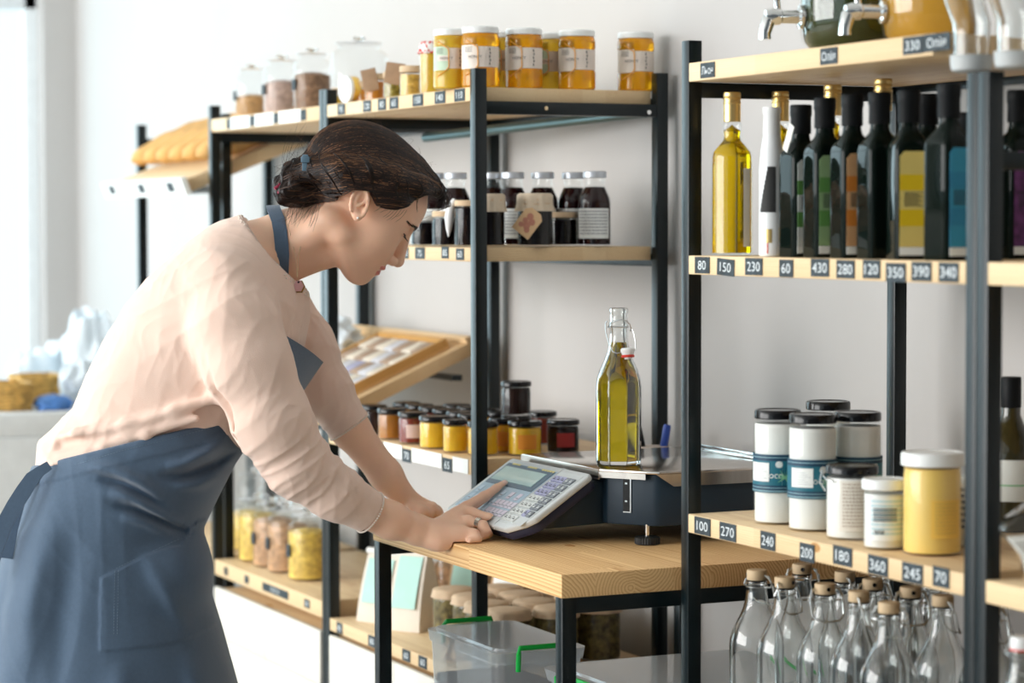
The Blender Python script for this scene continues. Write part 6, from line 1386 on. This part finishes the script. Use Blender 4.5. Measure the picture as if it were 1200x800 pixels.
# jewellery and hair grips
MB().lathe([(0, -0.0022), (0.0015, -0.0015), (0.0022, 0), (0.0015, 0.0015), (0, 0.0022)], 14, M=Matrix.Translation(H_(0.0105, -0.0825, -0.0205))).build('pearl_earring', mat('pearl', (0.9, 0.86, 0.82), rough=0.15, coat=0.6), person)
grip = MB(); G0 = Matrix.Translation(WP(358, 188, 3.790)) @ Matrix(((CR[0], CU[0], -CF[0], 0), (CR[1], CU[1], -CF[1], 0), (CR[2], CU[2], -CF[2], 0), (0, 0, 0, 1)))
grip.rbox(-0.0065, 0.0065, -0.0035, 0.006, -0.006, 0.006, 0.002, 0, G0); grip.rbox(-0.005, 0.003, -0.016, -0.0035, -0.004, 0.003, 0.0015, 0, G0); grip.rbox(-0.0045, 0.0045, 0.004, 0.009, -0.003, 0.004, 0.0015, 0, G0)
grip.build('hair_clip', mat('blue_grey_clip', (0.10, 0.17, 0.23), rough=0.25, coat=0.5), person, bevel=0.0006)
el = MB(); E0 = WP(329, 221, 3.815)
for k in range(5):
    a = k * 1.26; el.tube([tuple(E0 + CR * 0.005 * math.cos(a) + CU * 0.005 * math.sin(a)), tuple(E0 + CR * 0.009 * math.cos(a + .7) + CU * 0.008 * math.sin(a + .7) - CF * 0.002)], [0.0035, 0.0028], 8)
el.build('hair_tie', mat('berry_red_tie', (0.28, 0.015, 0.05), rough=0.5), person)
rc = WP(559.5, 614.3, 3.8085); rd = WP(566, 616.5, 3.806) - WP(549, 611, 3.812); rd /= np.linalg.norm(rd)
RQ = Matrix.Translation(rc) @ Vector(rd).to_track_quat('Z', 'Y').to_matrix().to_4x4(); rg = MB()
for dz in (-0.0022, 0, 0.0022): rg.tube([tuple(RQ @ Vector((0.0101 * math.cos(t), 0.0101 * math.sin(t), dz + 0.0008 * math.sin(2 * t)))) for t in np.linspace(0, 6.283, 29)[:-1]], 0.0010, 8, cyc=True)
rg.build('finger_ring', mat('ring_metal', (0.80, 0.74, 0.66), rough=0.18, metal=1), person)
nk = MB(); ch_m = mat('thin_gold_chain', (0.55, 0.38, 0.22), rough=0.4, metal=0.6)
nk.tube([tuple(WP(*p)) for p in ((337, 262, 3.828), (343, 285, 3.825), (347, 305, 3.812), (348.5, 325, 3.800))], 0.0005, 6); nk.tube([tuple(WP(*p)) for p in ((362, 262, 3.838), (354, 280, 3.828), (350, 300, 3.813), (348.5, 325, 3.800))], 0.0005, 6)
PG = Matrix.Translation(WP(350, 335, 3.795)) @ Matrix(((CR[0], CU[0], -CF[0], 0), (CR[1], CU[1], -CF[1], 0), (CR[2], CU[2], -CF[2], 0), (0, 0, 0, 1)))
hx = [(0.0078 * math.cos(math.radians(a)), 0.0092 * math.sin(math.radians(a))) for a in (0, 60, 120, 180, 240, 300)]
nl = nk.build('necklace_chain', ch_m, person)
pd = MB().prism([(x * 1.18 + 0.0006, y * 1.18 - 0.0008) for x, y in hx], -0.006, -0.002, 1, PG).prism(hx, -0.0018, 0.0022, 0, PG).prism([(x * 0.55, y * 0.55) for x, y in hx], 0.0022, 0.0034, 0, PG).prism([(0.0016 * math.cos(t), 0.0058 + 0.0016 * math.sin(t)) for t in np.linspace(0, 6.283, 13)[:-1]], 0.0021, 0.0036, 2, PG)
pd.build('pendant', [mat('pink_enamel', (0.75, 0.42, 0.42), rough=0.3), mat('amber_brass', (0.55, 0.30, 0.06), rough=0.25, metal=0.7), black_lid], nl)

# ---- blouse
apn = np.array(-0.238 * CR + 0.971 * CU); apn /= np.linalg.norm(apn)
TA = 0.568 * CR + 0.823 * CU; TA /= np.linalg.norm(TA); TE = np.cross(TA, CF); TE = 0.823 * CR - 0.568 * CU; TE -= TA * (TE @ TA); TE /= np.linalg.norm(TE); TL = CF - TA * (CF @ TA) - TE * (CF @ TE); TL /= np.linalg.norm(TL)
TD = 3.875; T0 = WP(110, 560, TD); U_ = TD / FPX
rings = [(-60, -45, 140, .150), (-22, -66, 140, .156), (0, -79, 140, .160), (20, -74, 140, .158), (57, -67, 138, .155), (98, -77, 134, .150), (152, -84, 130, .158), (190, -85, 128, .168), (239, -80, 124, .178), (270, -72, 116, .178), (300, -64, 102, .160), (318, -58, 88, .135), (338, -46, 70, .105), (352, -35, 56, .085), (362, -22, 44, .07)]
BL = [loft([T0 + TA * t * U_ + TE * (a + b) / 2 * U_ for t, a, b, w in rings], [(b - a) / 2 * U_ for t, a, b, w in rings], [w for *_, w in rings], TA, TE, TL, 0.02, 2.15)]
SLR = [(266, 338, 3.745, .060), (276, 385, 3.71, .066), (292, 430, 3.695, .0655), (320, 495, 3.69, .0580), (349, 545, 3.705, .0490), (392, 577, 3.73, .0410), (433, 600, 3.76, .0362)]
SLL = [(318, 345, 4.01, .055), (360, 408, 4.03, .0470), (381, 458, 4.04, .0430), (409, 499, 4.045, .0385)]
for S__ in (SLR, SLL):
    for a, b in zip(S__[:-1], S__[1:]): BL.append(cone(WP(*a[:3]), a[3], WP(*b[:3]), b[3], 0.022))
# blousing rolls above the apron, and the crease under the arm
def line(pts, r, k, op='u', dep=3.70):
    return [cone(WP(a[0], a[1], a[2] if len(a) > 2 else dep), r, WP(b[0], b[1], b[2] if len(b) > 2 else dep), r, k, op) for a, b in zip(pts[:-1], pts[1:])]
BL += line([(60, 522, 3.80), (90, 508, 3.745), (150, 500, 3.720), (205, 482, 3.712), (262, 462, 3.715)], 0.009, 0.018)
BL += line([(88, 529, 3.76), (120, 522, 3.732), (170, 508, 3.718), (230, 490, 3.712)], 0.007, 0.012)
BL += line([(70, 521, 3.765), (120, 513, 3.715), (180, 496, 3.700), (235, 478, 3.698)], 0.0035, 0.010, 'c')
BL += line([(203, 335, 3.68), (213, 380, 3.655), (231, 426, 3.655), (262, 473, 3.665), (284, 508, 3.68)], 0.0075, 0.010, 'c')
cuffR = (WP(433, 600, 3.76), WP(433, 600, 3.76) - WP(405, 584, 3.74)); cuffL = (WP(409, 500, 4.045), WP(409, 500, 4.045) - WP(390, 473, 4.04))
cuffR = (cuffR[0], cuffR[1] / np.linalg.norm(cuffR[1])); cuffL = (cuffL[0], cuffL[1] / np.linalg.norm(cuffL[1]))
ncn = 0.80 * CR + 0.60 * CU; ncn /= np.linalg.norm(ncn); ncp = WP(311, 294, 3.80)
elb = WP(352, 540, 3.70)
armd = WP(433, 600, 3.76) - WP(349, 545, 3.705); armd /= np.linalg.norm(armd); armu = WP(349, 545, 3.705) - WP(292, 430, 3.695); armu /= np.linalg.norm(armu)
armL = cuffL[1]
def blouse_post(P, d):
    h = (P - T0) @ TA
    f = 0.0060 * ridges(P, [TE + 0.3 * TA, TL * 0.6 + TE * 0.3, TA * 0.5 - TE], 50, 3) + 0.0028 * ridges(P, [TE, TA * 0.8 + TE, TL + TA * 0.5], 120, 9)
    de = np.linalg.norm(P - elb, axis=1); we = np.exp(-(de / 0.10) ** 2)
    f += we * 0.0085 * ridges(P, [armd * 0.8 + armu * 0.5, armd + 0.25 * CU], 100, 4, 0.5)
    dl = np.linalg.norm(P - WP(378, 450, 4.03), axis=1); f += np.exp(-(dl / 0.08) ** 2) * 0.007 * ridges(P, [armL, armL + 0.3 * CR], 95, 8, 0.5)
    d = d - f + 0.0035
    for c, n_ in (cuffR, cuffL):
        near = np.linalg.norm(P - c, axis=1) < 0.075; v = (P - c) @ n_; d = np.where(near & (v > -0.02), np.maximum(d, v), d)
    uu__ = (P - T0) @ CR / U_ + 110; vv__ = 560 - (P - T0) @ CU / U_
    d = np.where(uu__ < 262 + 0.62 * (vv__ - 487), np.maximum(d, -((P - WP(170, 513.5, 3.885)) @ apn) - 0.007), d)
    # neckline: a slanted opening, wider at the front
    q = P - ncp; v = q @ ncn - 0.15 * np.maximum(-(q @ CU), 0)
    lim = (h > 225 * U_); v2 = v
    near = ((P - WP(335, 300, 3.885)) ** 2).sum(1) < 0.115 ** 2
    d = np.where(near & lim, np.maximum(d, v2), d)
    return d
bV, bF = sdf_mesh(BL, 0.0026, blouse_post)
bV = relax(bV, bF, 1, 0.35)
blouse_m = mat('peach_cotton', (0.84, 0.62, 0.515), rough=0.85, noise=0.03, nscale=10, bump=0.25, bscale=900, sheen=0.2)
bb = blouse_m.node_tree.nodes['Principled BSDF']; bb.inputs['Subsurface Weight'].default_value = 0.08; bb.inputs['Subsurface Scale'].default_value = 0.01; bb.inputs['Subsurface Radius'].default_value = (1, .6, .5)
blouse = to_obj('blouse', bV, bF, blouse_m, person)
# scalloped lace on cuffs
lace = mat('cream_lace', (0.88, 0.78, 0.70), rough=0.8); lc = MB()
def cuff_lace(c, n_, r, cnt):
    a = np.cross(n_, CU); a /= np.linalg.norm(a); b = np.cross(n_, a)
    for k in range(cnt):
        t = 2 * math.pi * k / cnt; p = c + (a * math.cos(t) + b * math.sin(t)) * r + n_ * 0.0008
        lc.lathe([(0, -0.0016), (0.0015, -0.0009), (0.0019, 0), (0.0015, 0.0009), (0, 0.0016)], 6, M=Matrix.Translation(p))
cuff_lace(cuffR[0], cuffR[1], 0.0335, 54); cuff_lace(cuffL[0], cuffL[1], 0.0362, 56)
# lace along the neckline, projected on the cut edge
edge = bV[(np.abs((bV - ncp) @ ncn - 0.15 * np.maximum(-((bV - ncp) @ CU), 0)) < 0.0045) & (((bV - WP(335, 300, 3.885)) ** 2).sum(1) < 0.113 ** 2)]
if len(edge):
    ds = evals(edge, BL); edge = edge[ds > -0.0065]; keep = []
    for p in edge[rs.permutation(len(edge))]:
        if all(np.linalg.norm(p - q) > 0.0030 for q in keep): keep.append(p)
        if len(keep) > 170: break
    for p in keep: lc.lathe([(0, -0.0014), (0.0013, -0.0008), (0.0016, 0), (0.0013, 0.0008), (0, 0.0014)], 6, M=Matrix.Translation(p - CF * 0.001))
lt_ = lc.build('lace_trim', lace, blouse); lt_['kind'] = 'stuff'

# ---- apron
AD = 3.885; UA = AD / FPX
rows = [(470, 90, 292), (500, 62, 292), (520, 50, 291), (544, 42, 275), (571, 32, 261), (600, 22, 247), (622, 14, 237), (645, 6, 236), (660, 2, 238), (700, -10, 247), (736, -17, 258), (792, -26, 273), (860, -38, 290), (930, -50, 302), (1000, -58, 312)]
bw_ = [.162, .168, .170, .172, .174, .175, .176, .180, .182, .188, .194, .202, .210, .218, .224]
CL2 = CF - CUP * CF[2]; CL2 /= np.linalg.norm(CL2); CR2 = np.cross(CL2, CUP); CR2 = CR2 if CR2 @ CR > 0 else -CR2
AP = [loft([WP((a + b) / 2, v, AD) for v, a, b in rows], [(b - a) / 2 * UA for v, a, b in rows], bw_, CUP, CR2, CL2, 0.02, 2.2)]
# pocket patch and its bulge, drawn folds
nearface = lambda u, v: WP(u, v, AD) 
AP += [ell(WP(200, 668, 3.83), (0.060, 0.098, 0.066), np.stack([CR, CF, CU]), 0.03)]
AP += line([(45, 640, 3.76), (35, 720, 3.745), (25, 820, 3.73)], 0.020, 0.03)
apn_p = WP(170, 513.5, AD); apn = np.array(-0.238 * CR + 0.971 * CU); apn /= np.linalg.norm(apn)
pk = np.array([(118, 676), (150, 661), (168, 651), (190, 645), (206, 643), (213, 626), (222, 619), (231, 620), (246, 640), (275, 742), (262, 746), (200, 757), (118, 761)], float)
def poly_d(x, y, ZNp):
    d = np.full(len(x), 1e9); ins = np.zeros(len(x), bool)
    for i in range(len(ZNp)):
        a = ZNp[i]; b = ZNp[(i + 1) % len(ZNp)]; e = b - a; w = np.stack([x - a[0], y - a[1]], 1); t = np.clip(w @ e / (e @ e), 0, 1); d = np.minimum(d, ((w - t[:, None] * e) ** 2).sum(1))
        ins ^= ((a[1] > y) != (b[1] > y)) & (x < (b[0] - a[0]) * (y - a[1]) / ((b[1] - a[1]) if b[1] != a[1] else 1e-9) + a[0])
    return np.sqrt(d) * np.where(ins, -1, 1)
# pocket coordinates on the apron's own side plane (metres along CR2 / up, taken at the apron's side)
AO = WP(0, 0, 3.71)
pkm = np.array([((WP(u, v, 3.71) - AO) @ CR2, (WP(u, v, 3.71) - AO) @ CUP) for u, v in pk])
def to_side(pts): return np.array([((WP(u, v, 3.71) - AO) @ CR2, (WP(u, v, 3.71) - AO) @ CUP) for u, v in pts])
FOLDS = [(to_side(q), a_, s_) for q, a_, s_ in (
    ([(100, 545), (135, 551), (165, 565), (190, 588)], 0.0100, 0.010), ([(110, 559), (145, 567), (172, 583), (196, 606)], -0.0110, 0.008),
    ([(125, 575), (155, 582), (183, 600), (208, 622)], 0.0100, 0.009), ([(130, 590), (160, 598), (188, 615), (213, 634)], -0.0100, 0.007), ([(140, 604), (170, 613), (196, 630)], 0.0070, 0.008),
    ([(190, 548), (215, 544), (240, 532), (266, 512)], 0.0100, 0.009), ([(180, 560), (215, 560), (245, 548), (268, 532)], -0.0100, 0.008), ([(200, 572), (228, 572), (250, 562)], 0.0070, 0.009),
    ([(60, 600), (40, 690), (30, 800)], 0.010, 0.022), ([(90, 620), (75, 720), (70, 830)], -0.006, 0.018), ([(168, 650), (196, 700), (215, 752)], 0.005, 0.012), ([(140, 770), (150, 830), (158, 900)], 0.008, 0.020), ([(215, 765), (232, 820), (245, 900)], 0.008, 0.018))]
def fold_relief(x, y):
    o = np.zeros(len(x))
    for q, A_, sg in FOLDS:
        n_ = len(q) - 1; best = np.full(len(x), 1e9); par = np.zeros(len(x))
        for i in range(n_):
            e = q[i + 1] - q[i]; w = np.stack([x - q[i][0], y - q[i][1]], 1); t = np.clip(w @ e / (e @ e), 0, 1); dd = ((w - t[:, None] * e) ** 2).sum(1); m = dd < best; best = np.where(m, dd, best); par = np.where(m, (i + t) / n_, par)
        o += 1.35 * A_ * np.exp(-best / sg ** 2) * np.sin(np.pi * np.clip(par, 0.02, 0.98)) ** 0.7
    return o
def apron_post(P, d):
    f = 0.0075 * ridges(P, [CR2 + 0.3 * CUP, CR2 - 0.15 * CUP], 16, 12, 0.5) + 0.0022 * ridges(P, [CR2, CUP * 0.6 + CR2], 55, 6)
    q = P - AO; x = q @ CR2; y = q @ CUP; nearside = (P - WP(130, 650, AD)) @ CL2 < -0.03
    pd_ = poly_d(x, y, pkm); f = f + np.where(nearside, fold_relief(x, y), 0)
    f += np.where(nearside, 0.0032 * np.clip(-pd_ / 0.0022, 0, 1), 0)
    f -= np.where(nearside, 0.0009 * np.exp(-((pd_ + 0.007) / 0.0012) ** 2), 0)
    top = (P - apn_p) @ apn; f += 0.0022 * np.clip((top + 0.030) / 0.002, 0, 1) * (top > -0.034)
    d = d - f
    return np.maximum(d, top)
aV, aF = sdf_mesh(AP, 0.0030, apron_post)
aV = relax(aV, aF, 1, 0.3)
apron_m = mat('slate_blue_twill', (0.072, 0.120, 0.190), rough=0.8, noise=0.05, nscale=200, bump=0.3, bscale=1600, sheen=0.35)
apron = to_obj('apron', aV, aF, apron_m, person)
# stitching
st = MB(); thr = mat('pale_thread', (0.20, 0.27, 0.34), rough=0.9)
def on_apron(P0):
    P = np.array(P0)[None]; 
    for _ in range(30): P = P + CL2 * np.clip(apron_post(P, evals(P, AP)), -0.004, 0.03)[:, None]
    return P[0]
def stitch(pts, step=0.0042):
    pts = [np.array(p, float) for p in pts]; 
    for a, b in zip(pts[:-1], pts[1:]):
        A = WP(*a, 3.60); B = WP(*b, 3.60); L = np.linalg.norm(B - A); n_ = max(1, int(L / step))
        for k in range(n_):
            p = on_apron(A + (B - A) * (k / n_)); q = on_apron(A + (B - A) * ((k + 0.55) / n_)); st.tube([tuple(p - CL2 * 0.0004), tuple(q - CL2 * 0.0004)], 0.00035, 4)
stitch([(121, 681), (121, 757)]); stitch([(125, 680), (125, 757)]); stitch([(122, 678), (150, 665), (190, 649), (206, 647)]); stitch([(70, 554), (125, 537), (180, 524), (232, 511), (270, 501)])
st.build('stitching', thr, apron)
# bib, neck strap, waist tie
def sheet(name, quadpts, th, m_, parent, nu=10, nv=10, bulge=0.0, bd=None):
    """quadpts: 4 corner points (a->b top, d->c bottom); a thin closed cloth"""
    a, b, c, d = [np.array(p) for p in quadpts]; N_ = np.cross(b - a, d - a); N_ /= np.linalg.norm(N_); vs = []; fs = []
    for s_ in (0, 1):
        for i in range(nv + 1):
            for j in range(nu + 1):
                x, y = j / nu, i / nv; p = (a * (1 - x) + b * x) * (1 - y) + (d * (1 - x) + c * x) * y
                p = p + N_ * (bulge * math.sin(math.pi * x) + (s_ - 0.5) * th) + (bd if bd is not None else 0) * math.sin(x * 5 + y * 2) * 0.3; vs.append(tuple(p))
    o_ = (nu + 1) * (nv + 1); I = lambda s_, i, j: s_ * o_ + i * (nu + 1) + j
    for i in range(nv):
        for j in range(nu): fs += [(I(0, i, j), I(0, i, j + 1), I(0, i + 1, j + 1), I(0, i + 1, j)), (I(1, i, j), I(1, i + 1, j), I(1, i + 1, j + 1), I(1, i, j + 1))]
    for i in range(nv): fs += [(I(0, i, 0), I(0, i + 1, 0), I(1, i + 1, 0), I(1, i, 0)), (I(0, i, nu), I(1, i, nu), I(1, i + 1, nu), I(0, i + 1, nu))]
    for j in range(nu): fs += [(I(0, 0, j), I(1, 0, j), I(1, 0, j + 1), I(0, 0, j + 1)), (I(0, nv, j), I(0, nv, j + 1), I(1, nv, j + 1), I(1, nv, j))]
    return MB().add(vs, fs).build(name, m_, parent, angle=60)
sheet('bib', (WP(336, 394, 3.765), WP(378, 424, 3.900), WP(352, 462, 3.915), WP(322, 470, 3.775)), 0.003, apron_m, apron, bulge=-0.006)
sheet('bib', (WP(322, 470, 3.775), WP(352, 462, 3.915), WP(300, 530, 3.96), WP(285, 530, 3.775)), 0.003, apron_m, apron, bulge=-0.012)
def ribbon(name, pts, w, th, parent, m_, wd):
    vs = []; fs = []; n_ = len(pts)
    for (p, d_, k_) in zip(pts, wd, range(n_)):
        p = np.array(p); t_ = np.array(pts[min(k_ + 1, n_ - 1)]) - np.array(pts[max(k_ - 1, 0)]); d_ = np.array(d_) - t_ * (np.array(d_) @ t_) / (t_ @ t_); d_ /= np.linalg.norm(d_); nn = np.cross(t_, d_); nn /= np.linalg.norm(nn)
        ww_ = w[k_] if isinstance(w, (list, tuple)) else w
        for sx, sy in ((-1, -1), (1, -1), (1, 1), (-1, 1)): vs.append(tuple(p + d_ * sx * ww_ / 2 + nn * sy * th / 2))
    for k_ in range(n_ - 1):
        for j in range(4): fs.append((k_ * 4 + j, k_ * 4 + (j + 1) % 4, (k_ + 1) * 4 + (j + 1) % 4, (k_ + 1) * 4 + j))
    fs += [(3, 2, 1, 0), tuple((n_ - 1) * 4 + j for j in range(4))]
    return MB().add(vs, fs).build(name, m_, parent, angle=50)
# strap runs over the nape and down the near side of the neck into the neckline
def skin_surf(u, v, off=0.002):
    P = WP(u, v, 3.70)[None]; d_ = ray(u, v); d_ = d_ / np.linalg.norm(d_); B_ = NK + head[:4]
    for _ in range(40): P = P + d_ * np.clip(evals(P, B_) - off, -0.004, 0.03)[:, None]
    return P[0]
cl_ = [(320.5, 240), (322.5, 246), (326, 258), (328.5, 272), (330, 286), (331, 300), (332, 314), (333.5, 328), (336, 345)]
sp_ = [skin_surf(u, v, 0.0026) if 248 < v < 330 else None for u, v in cl_]
sp_[0] = WP(320, 241, 3.885); sp_[1] = WP(321, 245.5, 3.860); sp_[-1] = WP(337, 348, 3.80); 
for i_ in range(1, len(sp_)):
    if sp_[i_] is None: sp_[i_] = WP(*cl_[i_], 3.81)
sp_ = [sp_[0]] + sp_[1:]
ribbon('neck_strap', sp_, [0.021] * 6 + [0.017, 0.012, 0.010], 0.0022, apron, apron_m, [CR * 0.3 + CL2 * 0.0 + CR] * len(sp_))
knot = [(58, 545, 3.74), (47, 552, 3.735), (38, 560, 3.735), (28, 575, 3.73), (17, 592, 3.73), (6, 612, 3.725), (-4, 640, 3.72), (-12, 672, 3.72)]
ribbon('waist_tie', [WP(*p) for p in knot], [0.014, 0.016, 0.022, 0.024, 0.024, 0.024, 0.022, 0.020], 0.003, apron, apron_m, [CR * 0.7 - CU * 0.5] * len(knot))
ribbon('waist_tie', [WP(u - 4, v + 4, d_ + 0.03) for u, v, d_ in [(50, 550, 3.74), (40, 562, 3.735), (26, 585, 3.73), (18, 615, 3.73), (12, 650, 3.72)]], 0.018, 0.003, apron, apron_m, [CR] * 5)
# ---- trousers and shoes, below the picture
tr_m = mat('dark_trousers', (0.02, 0.022, 0.03), rough=0.8)
TRs = []
for s_, fx in ((-1, 0.03), (1, 0.0)):
    hp = WP(125, 660, 3.885 + s_ * 0.080); kn = np.array([hp[0] + CR[0] * 0.02, hp[1] + CR[1] * 0.02, 0.47]); an = np.array([hp[0] - CR[0] * fx, hp[1] - CR[1] * fx, 0.09])
    TRs += [cone(hp, 0.075, kn, 0.060, 0.03), cone(kn, 0.062, an, 0.043, 0.02)]
    sh = [cone(an + np.array([0, 0, -0.042]), 0.038, an + CR2 * 0.14 + np.array([0, 0, -0.052]), 0.030, 0.02)]
    v_, f_ = sdf_mesh(sh + [cone(an + CR2 * 0.02 + np.array([0, 0, -0.04]), 0.038, an + CR2 * 0.08 + np.array([0, 0, -0.048]), 0.037, 0.02)], 0.005, lambda P, d: np.maximum(d, 0.0015 - P[:, 2]))
    to_obj('shoe', v_, f_, mat('black_shoe', (0.015, 0.015, 0.016), rough=0.4), person)
v_, f_ = sdf_mesh(TRs, 0.006); to_obj('trousers', v_, f_, tr_m, person)
